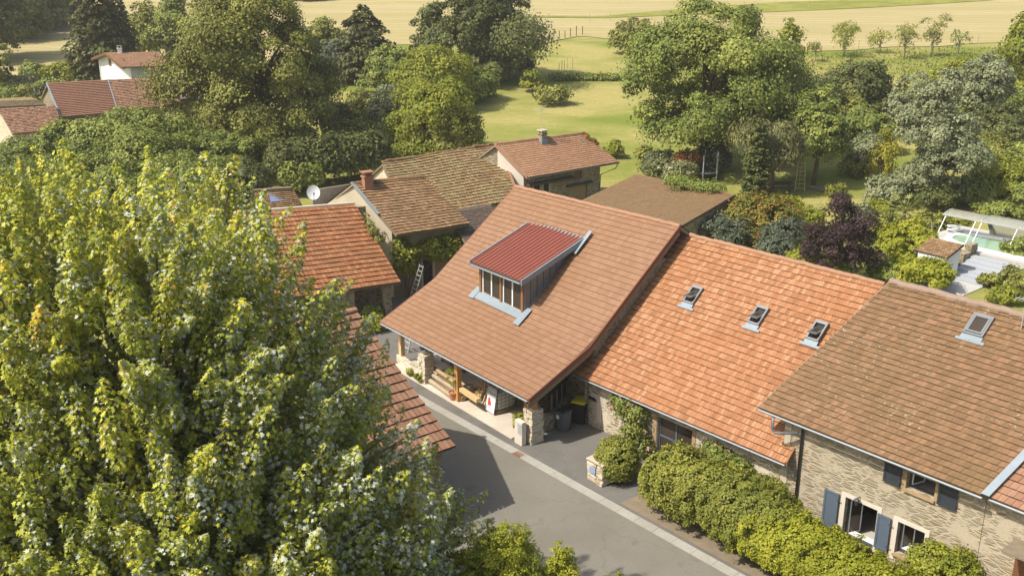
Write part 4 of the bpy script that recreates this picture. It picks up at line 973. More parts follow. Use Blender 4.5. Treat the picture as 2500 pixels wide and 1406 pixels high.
hLo.roof(26, 17, M['tile_wo'], 'far', lift=0.07, jit=0.015, seed=134); hLo.wall(M['stone_pale'])
hLp = House('stone_barn', 'narrow strip of dull brown roof behind the rough orange roof', 'barn',
            far(-20, 262, 107), far(112, 256, 108), far(-30, 247, 109.5), far(92, 244, 110.5), ov=0.3, base=1.2)
hLp.roof(24, 8, M['tile_f'], 'far', lift=0.06, seed=135); hLp.wall(M['stone_d'])
# ================================================================ ground
def grid_sheet(name, f, nu, nv, mat):
    """f(u,v)->(x,y,dz) sheet draped on the terrain"""
    vs_ = []; fs = []
    for j in range(nv + 1):
        for i in range(nu + 1):
            x, y, dz = f(i / nu, j / nv); vs_.append((x, y, hz(x, y) + dz))
    for j in range(nv):
        for i in range(nu):
            a = j * (nu + 1) + i; fs.append((a, a + 1, a + nu + 2, a + nu + 1))
    me = bpy.data.meshes.new(name); me.from_pydata(vs_, [], fs); me.polygons.foreach_set('use_smooth', [True] * len(fs)); me.update()
    return tag(link(name, me, mat), kind='structure')
gr = random.Random(5)
grid_sheet('ground', lambda u, v: (-260 + 520 * u, 15 + 500 * v ** 1.7, -0.03), 90, 90, M['lawn'])
# mown fields on the hill: near boundary through points seen in the picture
def curve(pts):
    q = [G(*p) for p in pts]; xs = [p.x for p in q]; ys = [p.y for p in q]
    return lambda x: float(np.interp(x, xs, ys))
cb = curve([(-200, 210), (0, 203), (60, 192), (180, 190), (420, 205), (500, 195), (820, 120), (1000, 110), (1310, 112), (1420, 88), (1500, 97), (1700, 110), (1900, 134), (2150, 118), (2330, 112), (2500, 100), (2800, 80)])
grid_sheet('hay_field', lambda u, v: (-170 + 340 * u, cb(-170 + 340 * u) + v * (430 - cb(-170 + 340 * u)) + 0.5 * math.sin(u * 160), 0.06), 220, 50, M['hay'])
s0 = curve([(900, 40), (1310, 45), (1480, 46), (1640, 40), (1900, 31), (2100, 22), (2300, 11), (2500, -3), (2700, -20)]); s1 = curve([(900, 37), (1310, 41), (1480, 41), (1640, 26), (1900, 8), (2100, 0), (2300, -14), (2500, -28), (2700, -40)])
x0s, x1s = -8.0, 125.0
grid_sheet('grass_strip', lambda u, v: (x0s + (x1s - x0s) * u, s0(x0s + (x1s - x0s) * u) * (1 - v) + v * s1(x0s + (x1s - x0s) * u), 0.14), 120, 5, M['strip'])
gg = np.random.default_rng(77)
def grass_patch(name, label, n, xr, yr, h, mat, keep=None):
    x = gg.uniform(*xr, n); y = yr[0] + (yr[1] - yr[0]) * gg.uniform(0, 1, n) ** 1.15
    lim = np.array([cb(a) for a in x]); k = y < lim - 1.0
    if keep is not None: k &= keep(x, y)
    x, y = x[k], y[k]; m_ = len(x); z = np.array([hz(a, b_) for a, b_ in zip(x, y)])
    a = gg.uniform(0, 6.283, m_); s = h * gg.uniform(0.6, 1.5, m_); w = s * 0.5; lean = gg.normal(0, 0.35, (m_, 2)) * s[:, None]
    p = np.stack([x, y, z - 0.02], 1); d_ = np.stack([np.cos(a), np.sin(a), 0 * a], 1) * w[:, None]; t = p + np.concatenate([lean, s[:, None]], 1)
    v_ = np.stack([p - d_, p + d_, t], 1).reshape(-1, 3)
    return tag(big_mesh(name, v_, m_, 3, {'rnd': np.clip(0.5 + 0.25 * np.sin(x * 0.35 + 1.3 * np.sin(y * 0.21)) * np.cos(y * 0.27) + gg.normal(0, 0.2, m_), 0, 1)}, mat), label, 'grass', kind='stuff')
# road, kerb gutter, forecourt, carport slab
def sheet(name, pts, z, mat):
    return tag(MB().sheet(pts, z).build(name, mat), kind='structure')
k0, k1 = P(1290, 1130), P(1770, 1400)
kd = flat(k1 - k0).normalized(); kn = Vector((-kd.y, kd.x, 0))      # kn points away from the road (to the houses)
ks, ke = flat(k0) - kd * 16, flat(k0) + kd * 30
kw = 0.44
sheet('pavement', [ks - kn * 12 - kd * 4, ke - kn * 12, ke + kn * 6, flat(hB.A) + hB.inn * 0.2 + hB.u * 25, flat(hB.A) + hB.inn * 0.2, flat(hB.A) + hB.inn * 5, P(1000, 640), P(880, 690), P(860, 780), ks - kd * 6], 0.004, M['pave'])
sheet('road', [ks - kn * 0.0 - kd * 3, ks - kn * 11 - kd * 3, ke - kn * 11, ke], 0.010, M['road'])
g_ = random.Random(2)
kmb = MB(); x = -10.5
while x < 28:
    l = 1.0 if g_.random() < 0.8 else 0.99
    a, b_ = flat(k0) + kd * x, flat(k0) + kd * (x + l - 0.012)
    if not (-1.15 < x < -0.6):
        lo = [a, b_, b_ + kn * kw, a + kn * kw]
        kmb.hexa([Vector((p.x, p.y, -0.05)) for p in lo] + [Vector((p.x, p.y, zz)) for p, zz in zip(lo, (0.026, 0.026, 0.045, 0.045))])
    x += l
tag(kmb.build('kerb_strip', M['kerb']), kind='structure')
sl0, sl1 = P(1031, 942), P(1250, 1073)
sdv = flat(sl1 - sl0).normalized(); sn_ = Vector((-sdv.y, sdv.x, 0))
tag(MB().hexa([*[Vector((p.x, p.y, -0.02)) for p in (flat(sl0) - sdv * 3.3, flat(sl1) - sdv * 0.05, flat(sl1) - sdv * 0.45 + sn_ * 4.2, flat(sl0) - sdv * 3.3 + sn_ * 4.2)],
               *[Vector((p.x, p.y, 0.05)) for p in (flat(sl0) - sdv * 3.3, flat(sl1) - sdv * 0.05, flat(sl1) - sdv * 0.45 + sn_ * 4.2, flat(sl0) - sdv * 3.3 + sn_ * 4.2)]]).build('concrete_floor', M['slab']), kind='structure')
hb0 = P(1535, 1240)
bed = [flat(hb0) - kd * 0.5, flat(hb0) + kd * 22, flat(hb0) + kd * 22 + kn * 6, flat(hb0) - kd * 0.3 + kn * 4.2]
sheet('planting_bed', bed, 0.016, M['soil'])
for (px, py, rx, ry) in ((2015, 462, 1.5, 0.8), (2105, 425, 1.6, 0.9), (1560, 190, 5, 1.6)):
    c = G(px, py); 
    tag(MB().face([(c.x + rx * math.cos(a) * (1 + 0.2 * math.sin(3 * a)), c.y + ry * math.sin(a), hz(c.x, c.y + ry * math.sin(a)) + 0.05) for a in [k * math.pi / 12 for k in range(24)]]) if False else
        (lambda mb: (mb.face([(c.x + rx * math.cos(a) * (1 + 0.25 * math.sin(3 * a)), c.y + ry * math.sin(a), hz(c.x, c.y + ry * math.sin(a)) + 0.05) for a in [k * math.pi / 12 for k in range(24)]]), mb)[1])(MB()).build('bare_soil', M['soil']), kind='structure')
# drain grate and painted mark in the gutter
gp = flat(k0) + kd * -0.88 + kn * kw / 2
grt = thing('drain_grate', 'rusty iron drain grate in the pale kerb gutter', 'drain grate', (gp.x, gp.y, 0.02))
q = MB()
for i in range(7): q.obox(gp + kd * (-0.22 + i * 0.073) + Z * 0.03, kd * 0.02, kn * 0.2, Z * 0.012)
for sg in (-1, 1): q.obox(gp + kn * sg * 0.205 + Z * 0.03, kd * 0.26, kn * 0.018, Z * 0.014)
q.build('grille', M['rust'], grt)
MB().obox(gp + Z * 0.008, kd * 0.26, kn * 0.21, Z * 0.006).build('pit', M['dark'], grt)

# ================================================================ small things by the carport
fu, fi = ua, ia
def pt(px, py, z=0.05): p = P(px, py, z); return Vector((p.x, p.y, z))
# water container
c0 = pt(1215, 1012)                       # nearest bottom corner
ibc = thing('water_tank', 'white caged plastic water container on a wooden pallet in the carport', 'water tank', (c0.x, c0.y, 0.05))
w_, d_ = 1.0, 1.2
def ib(s, d, z): return c0 - fu * (w_ - s) + fi * d + Z * z     # s from far corner to near corner
q = MB()
for s in (0.06, 0.5, 0.94):
    q.obox(ib(s, d_ / 2, 0.07), fu * 0.05, fi * d_ / 2, Z * 0.05)
for k in range(6): q.obox(ib(w_ / 2, 0.08 + k * 0.21, 0.135), fu * w_ / 2, fi * 0.06, Z * 0.013)
q.build('pallet', M['oldwood'], ibc)
q = MB(); q.obox(ib(w_ / 2, d_ / 2, 0.65), fu * (w_ / 2 - 0.04), fi * (d_ / 2 - 0.04), Z * 0.49); q.build('tank', M['ibcwhite'], ibc, bevel=0.09)
q = MB(); q.lathe(ib(w_ / 2, d_ / 2, 1.14), [(0.13, 0), (0.13, 0.04), (0.0, 0.045)], 14); q.build('cap', M['blackplastic'], ibc)
q = MB(); r_ = 0.018
for z in (0.17, 0.37, 0.57, 0.77, 0.97, 1.15):
    cs = [ib(0, 0, z), ib(w_, 0, z), ib(w_, d_, z), ib(0, d_, z)]
    for i in range(4): q.bar(cs[i], cs[(i + 1) % 4], r_)
for k in range(6):
    for f in (0, 1): q.bar(ib(w_ * k / 5, d_ * f, 0.15), ib(w_ * k / 5, d_ * f, 1.15), r_); q.bar(ib(w_ * f, d_ * k / 5, 0.15), ib(w_ * f, d_ * k / 5, 1.15), r_)
for s in (0.3, 0.7): q.bar(ib(s, 0, 1.16), ib(s, d_, 1.16), 0.03)
q.build('cage', M['zinc_d'], ibc)
# builder's board leaning on it
bl, br_ = pt(1185, 996, 0.2), pt(1206, 1009, 0.2)
bd_u = flat(br_ - bl).normalized(); bw = 0.70; bb = (bl + br_) / 2; bb.z = 0.16
bupt = (Z * 1.22 + fi * 0.22); bh = bupt.length; bup = bupt.normalized(); bn = bd_u.cross(bup).normalized()
board = thing('sign_board', 'white and grey builder sign board leaning on the water container', 'sign board', (bb.x, bb.y, 0.05))
MB().obox(bb + bup * bh / 2, bd_u * bw / 2, bup * bh / 2, bn * 0.012).build('panel', M['white'], board)
MB().obox(bb + bup * bh * 0.80 + bn * 0.014, bd_u * bw / 2, bup * bh * 0.20, bn * 0.002).build('header_band', M['greyprint'], board)
q = MB()
q.obox(bb + bup * bh * 0.33 + bn * 0.014 - bd_u * 0.10, bd_u * 0.14, bup * 0.12, bn * 0.002); q.obox(bb + bup * bh * 0.48 + bn * 0.014 - bd_u * 0.15, bd_u * 0.09, bup * 0.10, bn * 0.002)
q.build('red_panel', M['red'], board)
MB().obox(bb + bup * bh * 0.17 + bn * 0.014 - bd_u * 0.08, bd_u * 0.17, bup * 0.03, bn * 0.002).build('footer_print', M['bluep'], board)
cu = bpy.data.curves.new('lettering', 'FONT'); cu.body = 'Coreswal'; cu.size = 0.155; cu.extrude = 0.002; cu.align_x = 'CENTER'
lt = bpy.data.objects.new('lettering', cu); COL.objects.link(lt); cu.materials.append(M['ink'])
lt.matrix_world = Matrix.Translation(bb + bup * bh * 0.76 + bn * 0.018 - wloc(board)) @ Matrix((bd_u, bup, bn)).transposed().to_4x4()
lt.parent = board
bpy.context.view_layer.update(); lme = bpy.data.meshes.new_from_object(lt); lmx = lt.matrix_basis.copy()
bpy.data.objects.remove(lt); lt = bpy.data.objects.new('lettering', lme); COL.objects.link(lt); lt.parent = board; lt.matrix_basis = lmx
# wheelie bins
def bin_(name, label, c, yaw, w, d, h, body, lid, lab=True):
    r = thing(name, label, 'bin', (c.x, c.y, c.z)); u = Vector((math.cos(yaw), math.sin(yaw), 0)); v = Vector((-u.y, u.x, 0))
    q = MB(); lo = [c + u * a * w * 0.40 + v * b_ * d * 0.38 for a, b_ in ((-1, -1), (1, -1), (1, 1), (-1, 1))]
    hi = [c + u * a * w * 0.5 + v * b_ * d * 0.5 + Z * h * 0.92 for a, b_ in ((-1, -1), (1, -1), (1, 1), (-1, 1))]
    q.hexa(lo + hi); q.obox(c + Z * h * 0.9, u * (w / 2 + 0.02), v * (d / 2 + 0.02), Z * 0.03); q.build('body', body, r, bevel=0.025)
    q = MB(); z0 = c + Z * h * 0.935
    q.hexa([z0 + u * a * (w / 2 + 0.03) + v * b_ * (d / 2 + 0.03) for a, b_ in ((-1, -1), (1, -1), (1, 1), (-1, 1))] +
           [z0 + u * a * (w / 2 - 0.03) + v * b_ * (d / 2 - 0.04) + Z * 0.075 for a, b_ in ((-1, -1), (1, -1), (1, 1), (-1, 1))])
    q.build('lid', lid, r, bevel=0.02)
    q = MB(); q.tube([z0 + v * (d / 2 + 0.07) - u * w * 0.4, z0 + v * (d / 2 + 0.07) + u * w * 0.4], 0.02, 8); q.build('handle', M['blackplastic'], r)
    for sg in (-1, 1):
        q = MB(); x = c + v * d * 0.42 + u * sg * w * 0.42 + Z * 0.09; q.tube([x - u * 0.025, x + u * 0.025], 0.09, 12); q.build('wheel', M['blackplastic'], r)
    if lab:
        q = MB(); q.obox(c + Z * h * 0.68 - v * (d * 0.476 + 0.012) - u * w * 0.2, u * 0.09, v * 0.003, Z * 0.10); q.build('label_sticker', M['white'], r)
    return r
cb1, cb2 = pt(1375, 1048, 0.02), pt(1411, 1030, 0.02)
yaw = math.atan2(fu.y, fu.x)
bin_('wheelie_bin', 'dark grey wheelie bin with a white sticker, in front of the yellow lidded one', cb1, yaw + 0.15, 0.56, 0.62, 1.08, M['greyplastic'], M['blackplastic'])
bin_('wheelie_bin', 'black wheelie bin with bright yellow lid against the stone wall', cb2 + fi * 0.15, yaw + 0.45, 0.70, 0.86, 1.2, M['blackplastic'], M['yellow'], False)
# low curved stone wall and firewood stack behind it
lw = thing('low_stone_wall', 'low curved stone wall below the stacked firewood', 'stone wall', tuple(pt(1350, 1050, 0.0)))
q = MB(); pts_ = [pt(1322, 1058, 0), pt(1352, 1048, 0), pt(1390, 1012, 0), pt(1415, 985, 0)]
for a, b_ in zip(pts_[:-1], pts_[1:]):
    dd_ = flat(b_ - a).normalized(); nn_ = Vector((-dd_.y, dd_.x, 0)) * 0.55
    q.hexa([a, b_, b_ + nn_, a + nn_, a + Z * 0.75 - dd_ * 0, b_ + Z * 0.8, b_ + Z * 0.8 + nn_, a + Z * 0.75 + nn_])
q.build('stonework', M['stone_d'], lw, bevel=0.06)
fg = random.Random(8)
stk = thing('firewood_stack', 'split firewood stacked dark under the tiled overhang', 'firewood', tuple(pt(1400, 1010, 0.0)))
lgm = MB(); w0, w1 = pts_[1], pts_[3]; wdv = flat(w1 - w0).normalized(); wnn = Vector((-wdv.y, wdv.x, 0)); wl__ = flat(w1 - w0).length
for row in range(8):
    for k in range(int(wl__ / 0.19)):
        p = flat(w0) + wdv * (k * 0.19 + fg.uniform(-0.03, 0.03)) + wnn * 0.55 + Z * (0.86 + row * 0.17 + fg.uniform(-0.02, 0.02))
        lgm.tube([p - wnn * fg.uniform(0.18, 0.27), p + wnn * 0.2], fg.uniform(0.07, 0.095), 5)
lgm.build('logs', M['darkwood'], stk)
q = MB()
for k in range(4): q.bar(flat(w0) + wdv * (0.2 + k * 0.62) + wnn * 0.22 + Z * 0.82, flat(w0) + wdv * (0.25 + k * 0.62) + wnn * 0.25 + Z * 1.7, 0.10, 0.05, up=wnn)
q.build('stake', M['greywood'], stk)
# meter cabinet
mc0 = pt(1274, 1090, 0.0)
mt = thing('meter_cabinet', 'white stone meter cabinet with a grey door in front of the pillar', 'meter cabinet', (mc0.x, mc0.y, 0))
q = MB(); q.hexa([mc0 - fu * 0.55, mc0, mc0 + fi * 0.26, mc0 - fu * 0.55 + fi * 0.26] + [p + Z * 1.2 for p in (mc0 - fu * 0.55, mc0, mc0 + fi * 0.26, mc0 - fu * 0.55 + fi * 0.26)]); q.build('body', M['whitestone'], mt, bevel=0.015)
q = MB(); q.obox(mc0 - fu * 0.17 - fi * 0.006 + Z * 0.83, fu * 0.13, fi * 0.008, Z * 0.26); q.build('door', M['greyprint'], mt)
# potted plant
pp = pt(1107, 975, 0.05)
pot = thing('potted_plant', 'small lemon tree in a terracotta pot beside the oak post', 'potted plant', tuple(pp))
MB().lathe(pp, [(0.17, 0), (0.23, 0.36), (0.26, 0.37), (0.26, 0.44), (0.22, 0.44), (0.21, 0.38)], 18).build('pot', M['terracotta'], pot, smooth=False)
MB().tube([pp + Z * 0.38, pp + Z * 0.9 + fu * 0.03, pp + Z * 1.25], [0.02, 0.016, 0.01], 6).build('stem', M['bark'], pot)
POT_CROWN = (pp, pot)
# old beams lying in a pile behind
bg_ = random.Random(3); M['greybeam'] = plain('grey_brown_beam', (0.34, 0.27, 0.18), 0.85, var=0.4, sc_=4)
e0_, e1_ = pt(1046, 930, 0.1), pt(1108, 975, 0.1)
bdir = flat(e1_ - e0_).normalized(); bnn = Vector((-bdir.y, bdir.x, 0))
specs = [(0.0, 0.15, 2.7, 0.24, 'long weathered beam at the front of the timber pile'), (0.36, 0.16, 3.0, 0.26, 'split old beam lying behind the front timber'),
         (0.72, 0.17, 3.1, 0.24, 'third old beam from the front of the timber pile'), (0.18, 0.42, 2.6, 0.22, 'beam resting on top near the front of the pile'),
         (0.55, 0.44, 2.8, 0.23, 'upper beam at the middle of the timber pile'), (0.98, 0.2, 2.4, 0.25, 'hindmost beam of the timber pile in the carport'), (0.85, 0.47, 2.9, 0.2, 'thin beam laid on top at the back of the pile'), (0.4, 0.66, 2.5, 0.2, 'topmost beam lying across the middle of the pile')]
for i, (d_, z_, l_, w_b, lab) in enumerate(specs):
    a = flat(e0_) + bnn * d_ + bdir * bg_.uniform(-0.15, 0.25) + Z * (z_ + 0.05); tw = bnn * bg_.uniform(-0.08, 0.08)
    mid = a + bdir * l_ * 0.5 + Z * 0.02 + bnn * bg_.uniform(-0.05, 0.05)
    o = MB().tube([a, mid, a + bdir * l_ + tw], [w_b / 2 * 1.25, w_b / 2 * 1.1, w_b / 2 * 1.2], 6).build('timber_beam', M['oldwood'] if i % 3 else M['greybeam'])
    tag(o, lab, 'timber beam', 'old beams piled in the carport')
for i in range(2):
    a = pt(1050 + i * 12, 938 + i * 6, 0.08); o = MB().bar(a, a + bnn * 1.4, 0.08, 0.06).build('bearer', M['greywood'])
    tag(o, 'short bearer on the slab under the beams, %s the stone pillar' % ('nearest' if i == 0 else 'farther from'), 'bearer', 'bearers under the beam pile')
# leaning old doors and planks at the back
for i, (px, py, w_p, h_p, lab) in enumerate([(1066, 893, 0.9, 1.5, 'grey round-cornered board leaning at the back of the carport'), (1085, 902, 0.8, 1.3, 'dark wooden panel leaning between the boards'), (1104, 912, 0.7, 1.2, 'brown wooden panel leaning nearest the oak post')]):
    a = pt(px, py, 0.05) + fi * 0.6; q = MB(); tl = (Z + fi * 0.2).normalized()
    q.obox(a + tl * h_p / 2, fu * w_p / 2, tl * h_p / 2, fi * 0.03)
    for s in (-0.3, 0.3): q.obox(a + tl * h_p / 2 + fu * s * w_p - fi * 0.045, fu * 0.05, tl * h_p / 2, fi * 0.012)
    o = q.build('leaning_board', (M['greywood'], M['darkwood'], M['brownpaint'])[i]); tag(o, lab, 'board', 'boards leaning in the carport')
# offcut pile and sawbucks
off = thing('offcut_pile', 'heap of sawn timber offcuts right of the oak post', 'wood pile', tuple(pt(1140, 975)))
q = MB(); og_ = random.Random(9)
for i in range(34):
    s, d_, z_ = og_.uniform(-0.6, 0.75), og_.uniform(-0.1, 0.9), og_.uniform(0.08, 0.55)
    c = pt(1138, 968) + fu * s + fi * d_ + Z * z_ * (1 - abs(s) * 0.5); an_ = og_.uniform(0, 3.14); ax = Vector((math.cos(an_), math.sin(an_), og_.uniform(-0.3, 0.3))).normalized()
    q.bar(c - ax * og_.uniform(0.12, 0.4), c + ax * og_.uniform(0.12, 0.4), og_.uniform(0.07, 0.17), og_.uniform(0.06, 0.12))
q.build('offcuts', M['palewood'], off)
lb = MB().bar(pt(1126, 950, 0.75), pt(1168, 978, 0.72), 0.24, 0.2).build('timber_beam', M['palewood']); tag(lb, 'squared pale beam lying across the offcuts toward the trestles', 'timber beam', 'old beams piled in the carport')
for i, (px, py) in enumerate(((1159, 976), (1167, 982), (1176, 989))):
    c = pt(px, py); r = thing('sawhorse', ('pale wooden trestle nearest the offcut pile', 'middle pale wooden trestle of the three', 'pale wooden trestle nearest the sign board')[i], 'trestle', tuple(c), 'wooden trestles by the water container')
    q = MB()
    for sg in (-1, 1):
        q.bar(c + fi * (0.35 - sg * 0.32), c + fi * (0.35 + sg * 0.16) + Z * 0.95, 0.09, 0.05, up=fu)
    q.build('cross_legs', M['palewood'], r)
    MB().bar(c + fi * 0.25 + Z * 0.4 , c + fi * 0.45 + Z * 0.4, 0.05).build('tie', M['palewood'], r)
# free standing pillar with low wall on the left, terracotta tubs
pc2 = pt(1030, 938, 0.0) + fi * 0.35 - fu * 0.1
gpil = thing('gate_pillar', 'tall pale rough stone pillar standing left of the beam pile', 'stone pillar', (pc2.x, pc2.y, 0))
rough_pillar('masonry', flat(pc2), 0.66, 0.62, 1.62, fu, gpil, M['stone_pale'], 14)
lwl = thing('low_stone_wall', 'low pale stone wall running left from the gate pillar', 'stone wall', tuple(pt(990, 905, 0)))
a, b_ = pt(968, 882, 0), pt(1028, 936, 0); dd_ = flat(b_ - a).normalized(); nn_ = Vector((-dd_.y, dd_.x, 0)) * 0.35
q = MB(); q.hexa([a, b_, b_ + nn_, a + nn_, a + Z * 0.42, b_ + Z * 0.42, b_ + nn_ + Z * 0.42, a + nn_ + Z * 0.42]); q.build('stonework', M['stone_pale'], lwl, bevel=0.03)
for i, (px, py, lab) in enumerate([(1003, 893, 'reddish clay tub behind the low wall, nearest the pale post'), (1012, 900, 'clay tub with dark soil beside the gate pillar')]):
    c = pt(px, py, 0.0) + fi * 0.9; o = MB().lathe(c, [(0.2, 0), (0.3, 0.32), (0.33, 0.33), (0.33, 0.4), (0.27, 0.4), (0.26, 0.3), (0.0, 0.3)], 14).build('clay_tub', M['terracotta']); tag(o, lab, 'clay tub', 'clay tubs behind the low wall')
for i, (px, py, r_, h_, lab) in enumerate([(1037, 850, 0.32, 0.6, 'black bucket in the yard, left of the pair'), (1050, 858, 0.36, 0.7, 'larger black bucket in the yard, right of the pair')]):
    c = pt(px, py, 0.01) ; o = MB().lathe(c, [(r_ * 0.8, 0), (r_, h_), (r_ * 1.06, h_), (r_ * 1.06, h_ + 0.05), (r_ * 0.92, h_ + 0.05), (r_ * 0.8, h_ * 0.4), (0, h_ * 0.4)], 16).build('bucket', M['blackplastic']); tag(o, lab, 'bucket', 'black buckets in the yard')
def ladder(name, label, p, q_, w, n, side, mat, legs=None, cat='ladder'):
    r = thing(name, label, cat, tuple(p)); mb = MB(); side = side.normalized()
    for sg in (-1, 1): mb.bar(p + side * sg * w / 2, q_ + side * sg * w / 2 * 0.75, 0.05, 0.05)
    mb.build('rail', mat, r)
    for i in range(n):
        f = (i + 0.7) / n; c = p.lerp(q_, f); ww = w * (1 - 0.25 * f) / 2
        MB().bar(c - side * ww, c + side * ww, 0.07, 0.03).build('rung', mat, r)
    if legs:
        for t in legs: MB().bar(t, q_, 0.045, 0.045).build('leg', mat, r)
    return r
a = pt(990, 858, 0.01)
ladder('step_ladder', 'white step ladder standing in the yard behind the pale post', a, a + Z * 1.9 + fi * 0.5 + fu * 0.1, 0.5, 6, fu, M['alu'], [a + fi * 1.1 + fu * 0.2, a + fi * 1.1 - fu * 0.2])
a = P(1004, 735, 0.0); a = Vector((a.x, a.y, 0.01))
ladder('long_ladder', 'pale wooden ladder leaning under the vine house beside the tiled rake', a, a + Z * 2.5 + fu * 0.6 + fi * 0.5, 0.55, 8, fu, M['alu'])
rk = tag(MB().bar(pt(1044, 935, 0.05) + fi * 0.45, pt(1044, 935, 0.05) + fi * 0.3 - fu * 0.25 + Z * 1.55, 0.16, 0.05).build('plank', M['rust']), 'rust brown plank leaning on the gate pillar', 'plank')
# letterbox pillar
lp = P(1450, 1180); lp = Vector((lp.x, lp.y, 0)) + kn * 0.3
lpt = thing('letterbox_pillar', 'squat stone pillar with a blue letterbox plate beside the clipped round bush', 'letterbox', (lp.x, lp.y, 0))
rough_pillar('masonry', lp, 0.95, 0.55, 0.98, kd, lpt, M['stone_b'], 24)
MB().obox(lp + Z * 1.02, kd * 0.52, kn * 0.31, Z * 0.04).build('coping', M['render'], lpt, bevel=0.015)
MB().obox(lp - kn * 0.31 + Z * 0.62 - kd * 0.1, kd * 0.17, kn * 0.02, Z * 0.15).build('letter_plate', M['bluep'], lpt)

# ================================================================ garden furniture
tp_ = G(1717, 437)
tr0 = thing('trampoline', 'round garden trampoline with pale padded net poles', 'trampoline', tuple(tp_))
MB().lathe(tp_ + Z * 0.75, [(1.2, 0), (1.2, 0.03), (0.0, 0.035)], 24).build('mat', M['blackplastic'], tr0)
q = MB(); ring = [tp_ + Z * 0.78 + Vector((1.32 * math.cos(k * math.pi / 12), 1.32 * math.sin(k * math.pi / 12), 0)) for k in range(25)]; q.tube(ring, 0.09, 6, False); q.build('pad', M['greyplastic'], tr0)
for k in range(6):
    a = k * math.pi / 3 + 0.3; b_ = tp_ + Vector((1.4 * math.cos(a), 1.4 * math.sin(a), 0))
    MB().tube([b_, b_ + Z * 2.5], 0.06, 8).build('net_pole', M['greyprint'], tr0)
a = G(1952, 466)
ladder('orchard_ladder', 'pale orchard step ladder standing under the fruit tree', a, a + Z * 2.6 + Vector((0.05, 0.3, 0)), 0.9, 7, Vector((1, 0.1, 0)), M['palewood'], [a + Vector((0.25, 1.3, 0.05))])
a = G(1907, 466); tb = thing('garden_table', 'dark garden table with benches in the shade of the pine', 'table', tuple(a))
MB().box(a + Z * 0.74, (1.9, 0.8, 0.05), 0.1).build('tabletop', M['darkwood'], tb)
for dx in (-0.7, 0.7): MB().bar(a + Vector((dx, -0.3, 0)), a + Vector((dx, 0.3, 0.72)), 0.07).build('leg', M['darkwood'], tb)
for dy in (-0.7, 0.7): MB().box(a + Vector((0, dy, 0.44)), (1.9, 0.28, 0.05), 0.1).build('bench', M['darkwood'], tb)
# fences: every post a thing
fpost = []
def fence_posts(pts, n, h, mat, label, group, r=0.05):
    q = [G(*p) for p in pts]
    d = [0]
    for i in range(1, len(q)): d.append(d[-1] + (q[i] - q[i - 1]).length)
    for i in range(n):
        s = d[-1] * i / max(1, n - 1); k = max(j for j in range(len(d)) if d[j] <= s + 1e-6); k = min(k, len(q) - 2)
        p = q[k].lerp(q[k + 1], (s - d[k]) / (d[k + 1] - d[k])); p.z = hz(p.x, p.y)
        me = MB(); hh = h * gr.uniform(0.85, 1.15)
        me.tube([p - Z * 0.1, p + Z * hh + Vector((gr.uniform(-0.06, 0.06), 0, 0))], [r, r * 0.85], 6)
        tag(me.build('fence_post', mat), label, 'fence post', group)
fence_posts([(1662, 30), (1810, 29), (1960, 22), (2180, 12), (2300, 6), (2420, -4)], 20, 1.5, M['barkpale'], 'thin pale fence post in the line along the upper grass strip', 'pale posts along the upper strip')
fence_posts([(1330, 108), (1350, 101), (1400, 90), (1422, 86)], 8, 1.5, M['darkwood'], 'dark fence post in the line climbing from the big dark tree', 'dark posts at the lawn corner', 0.07)
fence_posts([(1440, 55), (1600, 48), (1660, 30)], 7, 1.3, M['barkpale'], 'weathered post in the line across the upper hay field', 'posts across the hay field')
fence_posts([(2095, 122), (2180, 116), (2235, 118), (2380, 112), (2425, 125)], 7, 1.6, M['barkpale'], 'fence post behind the row of young orchard trees', 'posts behind the orchard row')
fence_posts([(1365, 178), (1382, 170), (1398, 168)], 5, 1.5, M['barkpale'], 'bean pole standing at the end of the vegetable bed', 'bean poles at the vegetable bed', 0.04)
# garden shed under the conifers
a = G(855, 188); gs = thing('log_shelter', 'low rustic paling shelter under the conifers', 'shelter', tuple(a))
q = MB()
for k in range(24): q.bar(a + Vector((-4 + k * 0.36, gr.uniform(-0.1, 0.1), 0)), a + Vector((-4 + k * 0.36, 0, gr.uniform(1.1, 1.5))), 0.12, 0.04)
q.build('paling', M['greywood'], gs)
MB().hexa([a + Vector(v) for v in ((-4.2, 0.2, 1.9), (1, 0.2, 1.9), (1, 2.6, 2.2), (-4.2, 2.6, 2.2), (-4.2, 0.2, 2.0), (1, 0.2, 2.0), (1, 2.6, 2.3), (-4.2, 2.6, 2.3))]).build('roof', M['zinc_d'], gs)
bt = P(3, 357, 1.5); tag(MB().hexa([bt + Vector(v) for v in ((-1.5, -0.5, -1.5), (0.4, -0.5, -1.5), (0.4, 1.0, -1.5), (-1.5, 1.0, -1.5), (-1.5, -0.5, -0.2), (0.4, -0.5, -0.3), (0.4, 1.0, 0.1), (-1.5, 1.0, 0.2))]).build('covered_pile', M['bluetarp']), 'pile under a blue sheet beside the small stone barn', 'covered pile')

